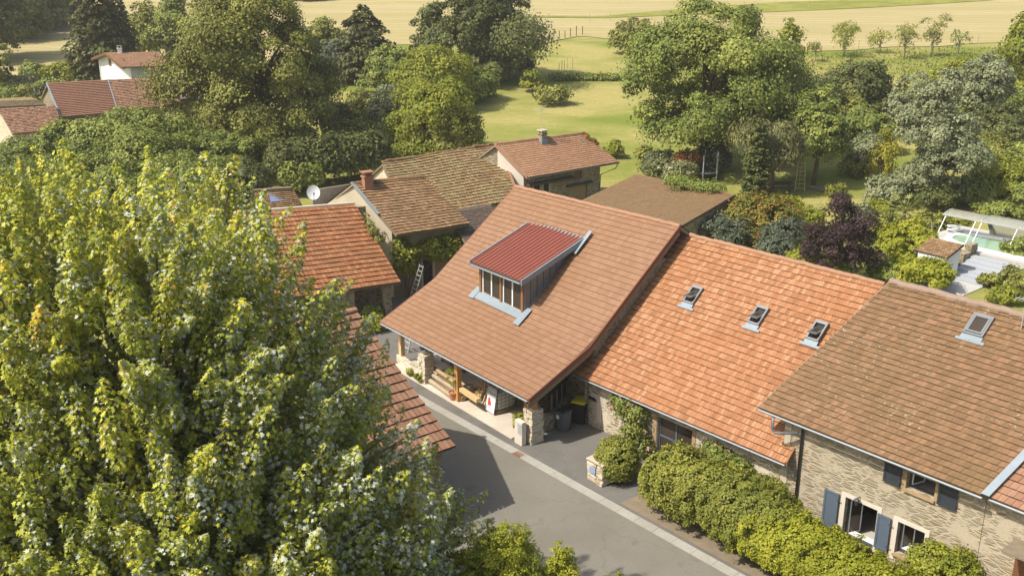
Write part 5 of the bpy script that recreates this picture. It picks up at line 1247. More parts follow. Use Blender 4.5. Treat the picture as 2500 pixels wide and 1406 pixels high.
# ================================================================ pool terrace
PZ = 1.0
def pz(px, py, z=PZ): return P(px, py, z)
e1 = flat(pz(2445, 614) - pz(2354, 595)).normalized(); e2 = Vector((-e1.y, e1.x, 0))
tip = flat(pz(2329, 579)); Lp_, Wp = 8.5, 3.3
pcn = tip + e1 * Lp_ / 2 + e2 * 0.0
def oval(sx, sy, z, n=48, p=2.6):
    o = []
    for k in range(n):
        a = 2 * math.pi * k / n; c_, s_ = math.cos(a), math.sin(a)
        q = pcn + e1 * (sx * math.copysign(abs(c_) ** (2 / p), c_)) + e2 * (sy * math.copysign(abs(s_) ** (2 / p), s_)); o.append(Vector((q.x, q.y, z)))
    return o
pool = thing('swimming_pool', 'oval swimming pool with pale green water and white rim', 'pool', (pcn.x, pcn.y, PZ))
q = MB(); i0, o0 = oval(Lp_ / 2, Wp / 2, PZ + 0.10), oval(Lp_ / 2 + 0.5, Wp / 2 + 0.5, PZ + 0.10); i1, o1 = oval(Lp_ / 2, Wp / 2, PZ - 0.15), oval(Lp_ / 2 + 0.5, Wp / 2 + 0.5, PZ)
for k in range(48):
    j = (k + 1) % 48
    q.face([i0[k], o0[k], o0[j], i0[j]]); q.face([o1[k], o1[j], o0[j], o0[k]]); q.face([i0[k], i0[j], i1[j], i1[k]])
q.build('rim', M['white'], pool)
q = MB(); q.face(oval(Lp_ / 2 + 0.01, Wp / 2 + 0.01, PZ + 0.02)); q.build('water', M['water'], pool)
def prism(pts, z0, z1):
    q = MB(); n = len(pts); q.face([Vector((p.x, p.y, z1)) for p in pts])
    for k in range(n): j = (k + 1) % n; q.face([Vector((pts[k].x, pts[k].y, z0)), Vector((pts[j].x, pts[j].y, z0)), Vector((pts[j].x, pts[j].y, z1)), Vector((pts[k].x, pts[k].y, z1))])
    return q
dk_ = [tip - e1 * 1.9 - e2 * 2.6, tip + e1 * 13 - e2 * 3.1, tip + e1 * 13 + e2 * 4.5, tip - e1 * 1.0 + e2 * 3.6]
tag(prism(dk_, -0.3, PZ).build('pool_terrace', M['pebble']), kind='structure')
pe = thing('pool_shelter', 'raised translucent pool shelter on slim slanted white legs', 'pool shelter', (pcn.x, pcn.y, PZ))
f0, f1 = pz(2306, 522, 2.6), pz(2496, 558, 2.6)
sdir = flat(f1 - f0).normalized(); Ls_ = flat(f1 - f0).length + 2.0; sin_ = Vector((-sdir.y, sdir.x, 0))
def sp(s, d, z): p = flat(f0) + sdir * s + sin_ * d; return Vector((p.x, p.y, z))
q = MB(); arcp = [(0, 2.6), (0.25, 2.67), (0.6, 2.72), (1.0, 2.74), (1.35, 2.72)]
for (d0, z0), (d1, z1_) in zip(arcp[:-1], arcp[1:]):
    q.hexa([sp(0, d0, z0), sp(Ls_, d0, z0), sp(Ls_, d1, z1_), sp(0, d1, z1_), sp(0, d0, z0 + 0.03), sp(Ls_, d0, z0 + 0.03), sp(Ls_, d1, z1_ + 0.03), sp(0, d1, z1_ + 0.03)])
q.build('roof_panel', M['acrylic'], pe)
q = MB(); q.bar(sp(-0.1, -0.05, 2.57), sp(Ls_ + 0.1, -0.05, 2.57), 0.12, 0.12)
for s in (0, Ls_ * 0.36, Ls_ * 0.72, Ls_): 
    for (d0, z0), (d1, z1_) in zip(arcp[:-1], arcp[1:]): q.bar(sp(s, d0, z0 + 0.04), sp(s, d1, z1_ + 0.04), 0.05, 0.04)
q.build('frame', M['alu'], pe)
for s in (0.15, Ls_ * 0.31, Ls_ * 0.37, Ls_ * 0.70, Ls_ * 0.86): MB().tube([sp(s, 0, 2.55), sp(s - 0.1, -1.1, PZ)], 0.028, 6).build('leg', M['alu'], pe)
q = MB()
for s in (Ls_ * 0.33, Ls_ * 0.70): q.hexa([sp(s, 1.25, 2.68), sp(s + 0.12, 1.25, 2.68), sp(s + 0.22, 2.9, PZ), sp(s - 0.1, 2.9, PZ), sp(s, 1.4, 2.68), sp(s + 0.12, 1.4, 2.68), sp(s + 0.22, 3.3, PZ), sp(s - 0.1, 3.3, PZ)])
q.build('rear_support', M['greyplastic'], pe)
q = MB(); q.hexa([sp(Ls_ * 0.33, 2.5, PZ), sp(Ls_, 2.5, PZ), sp(Ls_, 2.55, PZ), sp(Ls_ * 0.33, 2.55, PZ), sp(Ls_ * 0.33, 2.2, 2.6), sp(Ls_, 2.2, 2.6), sp(Ls_, 2.25, 2.6), sp(Ls_ * 0.33, 2.25, 2.6)]); q.build('rear_panel', M['acrylic'], pe)
rg = pz(2327, 566); rs = thing('coiled_hose', 'white coiled pool hose lying on the terrace by the pool end', 'hose', tuple(rg))
q = MB(); q.tube([rg + Vector((0.45 * math.cos(k * 0.5), 0.4 * math.sin(k * 0.5), 0.08 + 0.02 * k)) for k in range(26)], 0.06, 6); q.build('coil', M['white'], rs)
# hut beside the pool
hp = [P(2235, 610, 1.7), P(2313, 629, 1.7), P(2354, 597, 2.5), P(2272, 579, 2.5)]
hut = thing('pool_hut', 'small white pool hut with a mossy brown mono pitch roof', 'hut', tuple(flat(sum(hp, Vector()) / 4)))
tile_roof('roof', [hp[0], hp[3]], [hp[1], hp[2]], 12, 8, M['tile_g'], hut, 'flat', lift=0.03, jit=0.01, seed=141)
slab('roof_deck', [hp[0], hp[3]], [hp[1], hp[2]], M['darkwood'], hut)
cen = flat(sum(hp, Vector()) / 4); q = MB(); ins = [flat(p).lerp(cen, 0.13) for p in hp]
q.hexa([Vector((p.x, p.y, 0)) for p in ins] + [Vector((p.x, p.y, z)) for p, z in zip(ins, (1.62, 1.62, 2.25, 2.25))]); q.build('wall', M['whitewall'], hut)
# steps and retaining stone wall
sA, sB = flat(P(2352, 690, 0.0)), flat(pz(2425, 632))
sd = (sB - sA); sl__ = sd.length; sd.normalize(); sw_ = Vector((-sd.y, sd.x, 0)) * 1.35
q = MB()
for k in range(6):
    a = sA + sd * (sl__ * k / 6); b_ = sA + sd * sl__; z = PZ * (k + 1) / 6 - (0.02 if k == 5 else 0)
    q.hexa([Vector((p.x, p.y, z - PZ / 6 - 0.02)) for p in (a - sw_, b_ - sw_, b_ + sw_, a + sw_)] + [Vector((p.x, p.y, z)) for p in (a - sw_, b_ - sw_, b_ + sw_, a + sw_)])
stp = tag(q.build('garden_steps', plain('slate_blue_paving', (0.36, 0.38, 0.41), 0.8, var=0.12)), 'wide flight of blue grey garden steps up to the pool', 'steps')
pth = flat(P(2310, 703)); tag(prism([pth - sd * 2.2 - sw_ * 1.2, sA - sw_, sA + sw_, pth - sd * 2.2 + sw_ * 1.2], -0.2, 0.03).build('garden_path', M['pebble']), kind='structure')
rw = thing('stepped_stone_wall', 'stepped dry stone wall between the pool hut and the steps', 'stone wall', tuple(sA.lerp(sB, 0.7) + sw_ * 1.2))
for i, (f0_, f1_, h_) in enumerate(((0.35, 0.6, 0.75), (0.6, 0.86, 1.25), (0.86, 1.1, 1.75))):
    c = sA + sd * sl__ * (f0_ + f1_) / 2 + sw_ * 1.24
    rough_pillar('masonry', c, sl__ * (f1_ - f0_) - 0.01, 0.55, h_, sd, rw, M['stone_d'], 30 + i)
# ================================================================ foliage
SHP = {'dia': np.array([(0, 0), (0.34, 0.42), (0, 1), (-0.34, 0.42)]),
       'long': np.array([(0, 0), (0.17, 0.35), (0, 1), (-0.17, 0.35)]),
       'six': np.array([(0, 0), (0.36, 0.28), (0.14, 0.58), (0.05, 1), (-0.24, 0.55), (-0.38, 0.22)]),
       'maple': np.array([(0, 0), (0.40, 0.08), (0.24, 0.36), (0.52, 0.66), (0.17, 0.62), (0, 1.05), (-0.17, 0.62), (-0.52, 0.66), (-0.24, 0.36), (-0.40, 0.08)])}
def unit(a): return a / (np.linalg.norm(a, axis=1, keepdims=True) + 1e-9)
def rdir(g, n): return unit(g.normal(size=(n, 3)))
def leaf_verts(g, pos, nrm, size, shape, axis=None, fold=0.18, droop=0.25):
    n = len(pos); sh = SHP[shape]
    nrm = unit(nrm); r = axis if axis is not None else rdir(g, n)
    y = r - nrm * np.sum(r * nrm, 1, keepdims=True); y = unit(y); x = np.cross(y, nrm)
    s = size[:, None, None]
    X, Y = sh[:, 0][None, :, None], (sh[:, 1] - 0.35)[None, :, None]
    out = pos[:, None, :] + s * (x[:, None, :] * X + y[:, None, :] * Y + nrm[:, None, :] * (fold * np.abs(X) - droop * np.maximum(0, sh[:, 1] - 0.35)[None, :, None] ** 2))
    return out.reshape(-1, 3), len(sh)
def leaf_obj(name, g, pos, nrm, size, rnd, mat, parent, shape='dia', axis=None, local=True, **k):
    v_, kk = leaf_verts(g, pos, nrm, size, shape, axis, **k)
    return big_mesh(name, v_, len(pos), kk, {'rnd': np.clip(rnd, 0, 1)}, mat, parent, local)
def clumps(g, blobs, n, cr, per, zmin=-0.45, inner=0.55, up=0.3):
    B = [(np.array(c, float), np.array(r, float)) for c, r in blobs]
    w = np.array([(r[0] * r[1] + r[0] * r[2] + r[1] * r[2]) for c, r in B]); w /= w.sum()
    nc = max(6, int(n / per)); bi = g.choice(len(B), nc, p=w)
    d = rdir(g, nc * 4); d = d[d[:, 2] > zmin][:nc]
    while len(d) < nc: e = rdir(g, nc); d = np.concatenate([d, e[e[:, 2] > zmin]])[:nc]
    rr = g.uniform(inner, 1.08, nc) ** 0.6
    C = np.array([B[i][0] for i in bi]); Rr = np.array([B[i][1] for i in bi])
    cp = C + d * Rr * rr[:, None]
    crr = cr * np.exp(g.normal(0, 0.38, nc))
    tone = g.normal(0, 0.16, nc)
    wl_ = crr ** 2; wl_ /= wl_.sum()
    ci = g.choice(nc, n, p=wl_)
    l = rdir(g, n); ref_ = d[ci] * 0.7 + np.array([0, 0, 0.55]); bad = np.sum(l * ref_, 1) < -0.22; l[bad] *= -1; rad = g.uniform(0.35, 1.0, n) ** 0.5 * g.normal(1.0, 0.14, n)
    pos = cp[ci] + l * (crr[ci] * rad)[:, None] * np.array([1, 1, 0.78])
    nr = l * 0.7 + d[ci] * 0.45 + g.normal(0, 0.38, (n, 3)) + np.array([0, 0, up])
    st = g.random(n) < 0.03; k_ = int(st.sum())
    if k_:
        b2 = g.choice(len(B), k_, p=w); d2 = rdir(g, k_); d2[:, 2] = np.where(d2[:, 2] < zmin, -d2[:, 2], d2[:, 2])
        pos[st] = np.array([B[i][0] for i in b2]) + d2 * np.array([B[i][1] for i in b2]) * (g.uniform(inner, 1.12, k_) ** 0.6)[:, None]
    rnd = 0.5 + tone[ci] + g.normal(0, 0.19, n)
    return pos, nr, rnd
FOL = {
 'olive': fol_mat('leaf_olive', [(0, (0.072, 0.085, 0.014)), (0.5, (0.145, 0.158, 0.026)), (1, (0.27, 0.275, 0.055))], trans=0.10, gain=1.3),
 'mid': fol_mat('leaf_mid_green', [(0, (0.050, 0.072, 0.014)), (0.5, (0.10, 0.125, 0.022)), (1, (0.19, 0.21, 0.04))], trans=0.14, gain=1.95),
 'dark': fol_mat('leaf_dark_green', [(0, (0.034, 0.044, 0.012)), (0.5, (0.066, 0.080, 0.02)), (1, (0.12, 0.135, 0.032))], trans=0.12, gain=1.6),
 'needle': fol_mat('needle_dark', [(0, (0.032, 0.038, 0.012)), (0.5, (0.062, 0.070, 0.020)), (1, (0.11, 0.115, 0.03))], trans=0.1, gain=1.5),
 'bright': fol_mat('leaf_bright', [(0, (0.10, 0.13, 0.014)), (0.5, (0.19, 0.22, 0.022)), (1, (0.30, 0.31, 0.04))], trans=0.3, gain=1.3),
 'lime': fol_mat('leaf_yellow_green', [(0, (0.15, 0.175, 0.014)), (0.5, (0.24, 0.265, 0.022)), (1, (0.35, 0.35, 0.04))], trans=0.3, gain=1.35),
 'teal': fol_mat('leaf_blue_green', [(0, (0.042, 0.060, 0.033)), (0.5, (0.078, 0.100, 0.056)), (1, (0.146, 0.170, 0.096))], trans=0.15, gain=1.25),
 'grey': fol_mat('leaf_grey_green', [(0, (0.099, 0.125, 0.056)), (0.5, (0.177, 0.205, 0.092)), (1, (0.281, 0.300, 0.148))], trans=0.2, gain=1.35),
 'pine': fol_mat('pine_needles', [(0, (0.045, 0.052, 0.016)), (0.5, (0.085, 0.092, 0.03)), (1, (0.17, 0.17, 0.06))], trans=0.1, gain=1.7),
 'purple': fol_mat('leaf_purple', [(0, (0.022, 0.013, 0.013)), (0.6, (0.046, 0.026, 0.026)), (1, (0.085, 0.05, 0.042))], trans=0.2, gain=1.2),
 'red': fol_mat('leaf_red', [(0, (0.10, 0.10, 0.02)), (0.45, (0.24, 0.10, 0.03)), (1, (0.42, 0.13, 0.05))], trans=0.25, gain=1.15),
 'photinia': fol_mat('leaf_bronze', [(0, (0.09, 0.11, 0.018)), (0.5, (0.20, 0.19, 0.025)), (0.8, (0.26, 0.15, 0.04)), (1, (0.36, 0.14, 0.05))], trans=0.25, gain=1.15),
 'white': fol_mat('leaf_blossom', [(0, (0.125, 0.150, 0.044)), (0.55, (0.229, 0.260, 0.096)), (0.8, (0.468, 0.460, 0.237)), (1, (0.624, 0.600, 0.370))], trans=0.2, gain=0.9),
 'gold': fol_mat('leaf_gold', [(0, (0.20, 0.21, 0.02)), (0.5, (0.34, 0.34, 0.03)), (1, (0.48, 0.45, 0.05))], trans=0.3, gain=0.9),
 'maple': fol_mat('leaf_maple', [(0, (0.06, 0.08, 0.018)), (0.35, (0.125, 0.15, 0.02)), (0.65, (0.26, 0.28, 0.025)), (0.95, (0.36, 0.34, 0.03)), (1.0, (0.42, 0.22, 0.03))], under=(0.55, 0.58, 0.46), trans=0.30, rough=0.45, spec=0.25, gain=2.05),
 'rose': fol_mat('rose_bloom', [(0, (0.62, 0.30, 0.30)), (1, (0.75, 0.52, 0.48))], trans=0.2, gain=0.95),
 'hedge': fol_mat('leaf_hedge', [(0, (0.10, 0.125, 0.018)), (0.5, (0.17, 0.19, 0.025)), (1, (0.27, 0.26, 0.04))], trans=0.25, spec=0.3, gain=1.4),
}
SEED = [100]
def nxt(): SEED[0] += 1; return np.random.default_rng(SEED[0])
NLEAF = [0]
def trunk(root, base_r, h, blobs, mat, g, spread=True):
    q = MB(); rr = random.Random(int(g.integers(1e6)))
    q.tube([(0, 0, -0.2), (0.02 * h, 0, h * 0.25), (rr.uniform(-0.03, 0.03) * h, rr.uniform(-0.03, 0.03) * h, h * 0.55), (0, 0, h * 0.85)], [base_r * 1.25, base_r, base_r * 0.7, base_r * 0.25], 8)
    if spread:
        for c, r in blobs[:6]:
            c = Vector(c); z0 = max(h * 0.2, min(c.z * 0.55, h * 0.5))
            for s in range(3):
                e = c + Vector((rr.uniform(-0.6, 0.6) * r[0], rr.uniform(-0.6, 0.6) * r[1], rr.uniform(-0.2, 0.6) * r[2]))
                mid = Vector((0, 0, z0)).lerp(e, 0.5) + Vector((0, 0, 0.06 * h))
                q.tube([(0, 0, z0), mid, e], [base_r * 0.5, base_r * 0.3, base_r * 0.08], 6)
    return q.build('trunk', mat, root, local=True, smooth=True)
def tree(name, label, cat, bx, by, top, w, style, fol, group=None, leafk=1.0, dens=1.0, px=None, base=None, depth=1.0, trunkh=0.06, shape='six', bark='bark', blobs=None, clump=0.17, topz=None, low=True, perk=1.0):
    """base pixel (bx, by) on the ground, pixel row of the top, crown width in pixels (px = centre column of the crown)"""
    g = nxt(); p = base if base is not None else G(bx, by)
    p = Vector((p.x, p.y, hz(p.x, p.y)))
    H = (PY(bx, top, p.y).z - p.z) if topz is None else topz; S = scale_at(p + Z * H * 0.5); W = w / S
    cx = ((px - bx) / S) if px is not None else 0.0
    root = thing(name, label, cat, tuple(p), group)
    ls = 2.8 * S ** -1 * 2500 / 1024 * leafk              # about 3.5 render pixels
    rx = W / 2
    if style == 'round':
        t0 = trunkh * H; bl = [((cx, 0, t0 + (H - t0) * 0.5), (rx * 0.88, rx * 0.88 * depth, (H - t0) * 0.5))]
        for k in range(5):
            a = k * 1.257 + g.uniform(0, 1); bl.append(((cx + rx * 0.5 * math.cos(a), rx * 0.5 * depth * math.sin(a), t0 + (H - t0) * g.uniform(0.3, 0.68)), (rx * 0.5, rx * 0.5, (H - t0) * 0.28)))
        if low:
            for k in range(5):
                a = k * 1.257 + g.uniform(0, 1); bl.append(((cx + rx * 0.48 * math.cos(a), rx * 0.48 * depth * math.sin(a), H * g.uniform(0.2, 0.3)), (rx * 0.5, rx * 0.5, H * 0.17)))
    elif style == 'tall':
        t0 = trunkh * H; bl = []
        for f, k in ((0.15, 0.85), (0.38, 1.0), (0.6, 0.88), (0.8, 0.6), (0.94, 0.3)):
            for s in range(3):
                a = g.uniform(0, 6.28); o = rx * 0.38 * k
                bl.append(((cx + o * math.cos(a), o * depth * math.sin(a), t0 + (H - t0) * f * 0.97 + g.uniform(-0.03, 0.03) * H), (rx * 0.62 * k, rx * 0.62 * k * depth, H * 0.15)))
    elif style == 'bush':
        t0 = 0; bl = [((cx, 0, H * 0.42), (rx * 0.85, rx * 0.85 * depth, H * 0.5))]
        for k in range(4):
            a = k * 1.57 + g.uniform(0, 1); bl.append(((cx + rx * 0.5 * math.cos(a), rx * 0.5 * depth * math.sin(a), H * g.uniform(0.3, 0.6)), (rx * 0.48, rx * 0.48 * depth, H * 0.36)))
    elif style == 'vase':
        t0 = trunkh * H; bl = [((cx + g.uniform(-.15, .15) * rx, 0, H * f_), (rx * k_, rx * k_, H * 0.15)) for f_, k_ in ((0.3, 0.25), (0.45, 0.5), (0.6, 0.72), (0.75, 0.85))] + [((cx + rx * 0.6 * math.cos(a_), rx * 0.6 * math.sin(a_), H * g.uniform(0.75, 0.9)), (rx * 0.22, rx * 0.22, H * 0.12)) for a_ in g.uniform(0, 6.28, 5)]
    elif style == 'column':
        t0 = 0; bl = [((cx, 0, H * f), (rx * k, rx * k, H * 0.2)) for f, k in ((0.15, 0.8), (0.35, 1.0), (0.55, 0.85), (0.75, 0.6), (0.88, 0.35))]
    elif style == 'ball': bl = [((cx, 0, H * 0.5), (rx * 0.97, rx * 0.97 * depth, H * 0.5))]
    if blobs: bl = [((cx + c[0] * rx, c[1] * rx, c[2] * H), (r[0] * rx, r[1] * rx, r[2] * H)) for c, r in blobs]
    area = sum(4 * math.pi * ((r[0] * r[1]) ** 1.6 / 3 + (r[0] * r[2]) ** 1.6 / 3 + (r[1] * r[2]) ** 1.6 / 3) ** (1 / 1.6) for c, r in bl) * (0.62 if len(bl) > 3 else 1.0)
    n = int(min(110000, max(300, 2.3 * dens * area / (ls * ls * 0.42))))
    cr = max(ls * 1.5, clump * rx * (0.75 if style in ('tall',) else 1.0))
    per = max(24, int(15.0 * perk * (cr / ls) ** 2))
    if style == 'column' or name in ('cypress',): up = 0.1
    pos, nr, rnd = clumps(g, bl, n, cr, per, zmin=-0.85 if style == 'ball' else -0.45, inner=0.85 if style == 'ball' else 0.55)
    ax = None
    if name == 'pine': ax = np.tile(np.array([[0, 0, 1.0]]), (n, 1)) + g.normal(0, 0.45, (n, 3)); nr = nr * np.array([1, 1, 0.25])
    if style == 'column': ax = np.tile(np.array([[0, 0, 1.0]]), (n, 1)) + g.normal(0, 0.25, (n, 3))
    NLEAF[0] += n
    isbush = style in ('bush', 'ball')
    leaf_obj('foliage' if isbush else 'crown', g, pos, nr, ls * g.uniform(0.7, 1.3, n), rnd, FOL[fol], root, shape, ax)
    if isbush:
        q = MB()
        for k in range(5): a = k * 1.26; q.tube([(cx * 0.5, 0, -0.05), (cx + rx * 0.3 * math.cos(a), rx * 0.3 * math.sin(a), H * 0.4)], [0.05, 0.02], 5)
        q.build('stem', M[bark], root, local=True)
    else: trunk(root, max(0.06, min(0.5, W * 0.035)), H * 0.92, bl, M[bark], g)
    return root
def conifer(name, label, cat, bx, by, top, w, fol='needle', leafk=1.0, n_wh=26, droop=0.28, base=None, group=None, power=0.8):
    g = nxt(); p = base if base is not None else G(bx, by); p = Vector((p.x, p.y, hz(p.x, p.y)))
    H = PY(bx, top, p.y).z - p.z; S = scale_at(p + Z * H * 0.4); rx = w / S / 2
    root = thing(name, label, cat, tuple(p), group); ls = 4.2 / S * 2500 / 1024 * leafk
    pos, nr, ax, rnd = [], [], [], []
    for k in range(n_wh):
        t = (k + 0.5) / n_wh; z = H * (0.05 + 0.93 * t); R_ = rx * (1 - t) ** power * g.uniform(0.85, 1.1)
        nb = max(5, int(15 * (1 - t * 0.6)))
        for b_ in range(nb):
            a = g.uniform(0, 6.283); L_ = R_ * g.uniform(0.7, 1.12) + 0.15
            m_ = max(4, int(10 * L_ / ls * 0.55)); s = g.uniform(0.15, 1, m_) ** 0.7
            dirv = np.array([math.cos(a), math.sin(a), 0]); side = np.array([-math.sin(a), math.cos(a), 0])
            wd_ = g.normal(0, 0.16, m_) * L_ * (1.1 - s * 0.5)
            pp_ = dirv * (s * L_)[:, None] + side * wd_[:, None]; pp_[:, 2] = z + 0.12 * L_ * np.sin(s * 2.4) - droop * L_ * s ** 2 - np.abs(g.normal(0, 0.05, m_)) * L_
            pos.append(pp_); nr.append(np.tile(dirv * 0.35 + np.array([0, 0, 0.8]), (m_, 1)) + g.normal(0, 0.3, (m_, 3)))
            ax.append(np.tile(dirv * 0.8 + np.array([0, 0, -0.35]), (m_, 1)) + g.normal(0, 0.3, (m_, 3))); rnd.append(0.5 + g.normal(0, 0.12) + g.normal(0, 0.16, m_))
    pos, nr, ax, rnd = map(np.concatenate, (pos, nr, ax, rnd)); n = len(pos); NLEAF[0] += n
    leaf_obj('crown', g, pos, nr, ls * g.uniform(0.7, 1.4, n), rnd, FOL[fol], root, 'dia', ax)
    MB().tube([(0, 0, -0.2), (0, 0, H * 0.5), (0, 0, H * 0.97)], [max(0.1, rx * 0.07), rx * 0.045, 0.03], 8).build('trunk', M['bark'], root, local=True)
    return root

# ---------------------------------------------------------------- far trees and garden
W_ = 'wood on the slope at the top left'
for i, (bx, by, tp_, w) in enumerate([(-25, 150, -60, 150), (40, 96, -50, 130), (95, 74, -55, 110), (140, 58, -50, 90), (178, 50, -50, 80), (20, 60, -80, 160), (110, 35, -70, 130), (60, 40, -60, 140)]):
    tree('broadleaf_tree', 'dark broadleaf tree in the wood on the slope at the top left', 'tree', bx, by, tp_, w * 1.25, 'round', 'dark', W_, leafk=1.15)
tree('broadleaf_tree', 'lighter green tree at the edge of the dark wood', 'tree', 72, 96, 15, 70, 'round', 'mid')
conifer('spruce', 'tall dark spruce with drooping branches behind the white house', 'tree', 252, 205, -75, 190, n_wh=34, droop=0.42, power=0.55)
conifer('spruce', 'second dark spruce close beside the tall drooping spruce', 'tree', 300, 190, -40, 120, n_wh=28, droop=0.42, power=0.6)
tree('broadleaf_tree', 'light olive tree between the spruce and the clumped lime tree', 'tree', 365, 150, 8, 95, 'round', 'olive')
tree('broadleaf_tree', 'tall green tree directly behind the left side of the big lime', 'tree', 432, 165, -25, 130, 'tall', 'mid')
tree('round_bush', 'bright green clipped looking bush left of the white house', 'bush', 152, 215, 152, 96, 'bush', 'bright')
tree('shrub', 'pale green shrub left of the bright round bush', 'shrub', 82, 205, 150, 60, 'bush', 'mid')
tree('broadleaf_tree', 'thin pale tree cut by the left edge above the barns', 'tree', -5, 230, 95, 90, 'round', 'olive', dens=0.6)
for i, (bx, by, t_, w, f, lab) in enumerate([(20, 248, 205, 70, 'mid', 'low shrub at the far left behind the dull brown roof'), (60, 250, 210, 80, 'olive', 'pale scrub beyond the dull brown roof strip'), (112, 258, 200, 40, 'dark', 'dark narrow shrub against the dark red barn gable'), (30, 225, 188, 90, 'grey', 'grey scrub at the foot of the left hay field'), (130, 225, 190, 60, 'mid', 'shrub between the round bush and dark red barn')]):
    tree('shrub', lab, 'shrub', bx, by, t_, w, 'bush', f)
# walnut grove in front of the barns
for i, (bx, by, t_, w, f, lab) in enumerate([(330, 445, 262, 220, 'mid', 'spreading walnut in front of the red barns, its top before the pale verge'), (205, 455, 300, 220, 'mid', 'walnut left of the spreading one, below the small stone barn'), (440, 435, 284, 180, 'mid', 'walnut tree right of the spreading one, touching the lime'), (70, 465, 350, 200, 'mid', 'low walnut at the left below the stone barn wall'), (545, 450, 330, 190, 'mid', 'dark walnut under the lime crown on its left'), (380, 470, 330, 260, 'mid', 'broad walnut just behind the top of the near maple'), (70, 545, 395, 240, 'mid', 'walnut at the left edge just above the maple'), (240, 540, 385, 230, 'mid', 'walnut low behind the maple, left of its tallest shoots'), (470, 545, 385, 240, 'mid', 'walnut low behind the maple, right of its tallest shoots'), (585, 500, 392, 150, 'dark', 'shaded walnut left of the clipped hedge end')]):
    tree('walnut_tree', lab, 'tree', bx, by, t_, w, 'round', f, None, trunkh=0.12, clump=0.16, dens=1.1)
# the big lime
tree('lime_tree', 'huge clumpy olive lime tree in the middle left', 'tree', 645, 392, -45, 362, 'round', 'olive', leafk=1.0, dens=1.7, clump=0.2, perk=1.7, trunkh=0.06,
     blobs=[((0, 0, 0.45), (0.84, 0.8, 0.42)), ((0.02, 0, 0.80), (0.60, 0.55, 0.22)), ((-0.52, -0.25, 0.38), (0.46, 0.45, 0.24)), ((0.56, -0.2, 0.36), (0.46, 0.45, 0.25)), ((-0.3, -0.4, 0.66), (0.46, 0.4, 0.2)),
            ((0.36, -0.35, 0.62), (0.46, 0.4, 0.2)), ((0.1, -0.55, 0.30), (0.5, 0.4, 0.22)), ((-0.55, -0.1, 0.2), (0.38, 0.4, 0.17)), ((0.55, -0.2, 0.18), (0.38, 0.4, 0.16)), ((0, 0, 0.95), (0.35, 0.35, 0.1)), ((-0.3, -0.3, 0.13), (0.55, 0.45, 0.13)), ((0.35, -0.3, 0.12), (0.5, 0.45, 0.12)), ((0.72, -0.05, 0.42), (0.26, 0.35, 0.16)), ((-0.7, -0.05, 0.45), (0.26, 0.35, 0.16))])
conifer('cedar', 'dark layered conifer behind the bright fruit trees', 'tree', 893, 196, 8, 205, n_wh=30, droop=0.12, power=0.6)
tree('broadleaf_tree', 'grey green tree left of the layered conifer', 'tree', 832, 192, 98, 105, 'round', 'teal')
tree('broadleaf_tree', 'olive tree peeping out right of the lime top', 'tree', 795, 170, 42, 90, 'round', 'olive')
tree('broadleaf_tree', 'huge dark tree with its top cut by the photo edge', 'tree', 1175, 198, -75, 285, 'tall', 'dark', dens=1.3, trunkh=0.03, leafk=1.0, perk=1.6)
tree('broadleaf_tree', 'pale willowy tree leaning on the left of the huge dark tree', 'tree', 1050, 190, 15, 110, 'tall', 'dark', dens=0.9)
for i, (bx, by, t_, w, f, lab) in enumerate([(770, -2, -40, 120, 'dark', 'dark hedgerow tree on the top edge right of the lime'), (880, -8, -40, 140, 'dark', 'hedgerow tree on the top edge above the conifer')]):
    tree('broadleaf_tree', lab, 'tree', bx, by, t_, w, 'round', f)
tree('fruit_tree', 'bright rounded fruit tree before the huge dark tree', 'tree', 1065, 262, 118, 200, 'round', 'bright', trunkh=0.1, dens=1.1)
tree('fruit_tree', 'green fruit tree left of the bright rounded one', 'tree', 950, 225, 115, 110, 'round', 'mid')
tree('fruit_tree', 'small round fruit tree with shaded trunk on the lawn edge', 'tree', 1158, 246, 160, 95, 'round', 'mid', trunkh=0.22)
tree('shrub', 'tiny round shrub beside the small fruit tree trunk', 'shrub', 1190, 236, 212, 32, 'bush', 'mid')
tree('hazel', 'big loose hazel standing before the mossy barn', 'tree', 1060, 385, 195, 225, 'round', 'bright', trunkh=0.05, dens=1.2, clump=0.17)
tree('hazel', 'green hazel rising behind the mossy barn roof', 'tree', 1090, 395, 262, 170, 'round', 'olive', trunkh=0.05)
tree('shrub', 'grey green airy shrub left of the big hazel', 'shrub', 945, 345, 190, 90, 'bush', 'grey', dens=0.8)
tree('shrub', 'pale dry looking shrub beside the lime', 'shrub', 880, 330, 212, 105, 'bush', 'olive', dens=0.7)
tree('shrub', 'darker low shrub at the foot of the pale dry shrub', 'shrub', 875, 365, 290, 80, 'bush', 'mid')
tree('broadleaf_tree', 'dark small tree in the lime shade by the hedge end', 'tree', 825, 350, 250, 60, 'round', 'dark')
tree('fruit_tree', 'airy fruit tree standing in the lawn by the hay field', 'tree', 1545, 133, 46, 105, 'round', 'olive', dens=0.7, trunkh=0.05, depth=1.0)
tree('fruit_tree', 'sparse young tree on the lawn above the low shrub', 'tree', 1300, 225, 178, 60, 'round', 'bright', dens=0.4)
tree('shrub', 'low spreading shrub alone on the lawn', 'shrub', 1342, 255, 208, 88, 'bush', 'olive', dens=0.8)
tree('shrub', 'small round shrub on the lawn beside the canal tiled house', 'shrub', 1502, 385, 345, 46, 'bush', 'bright')
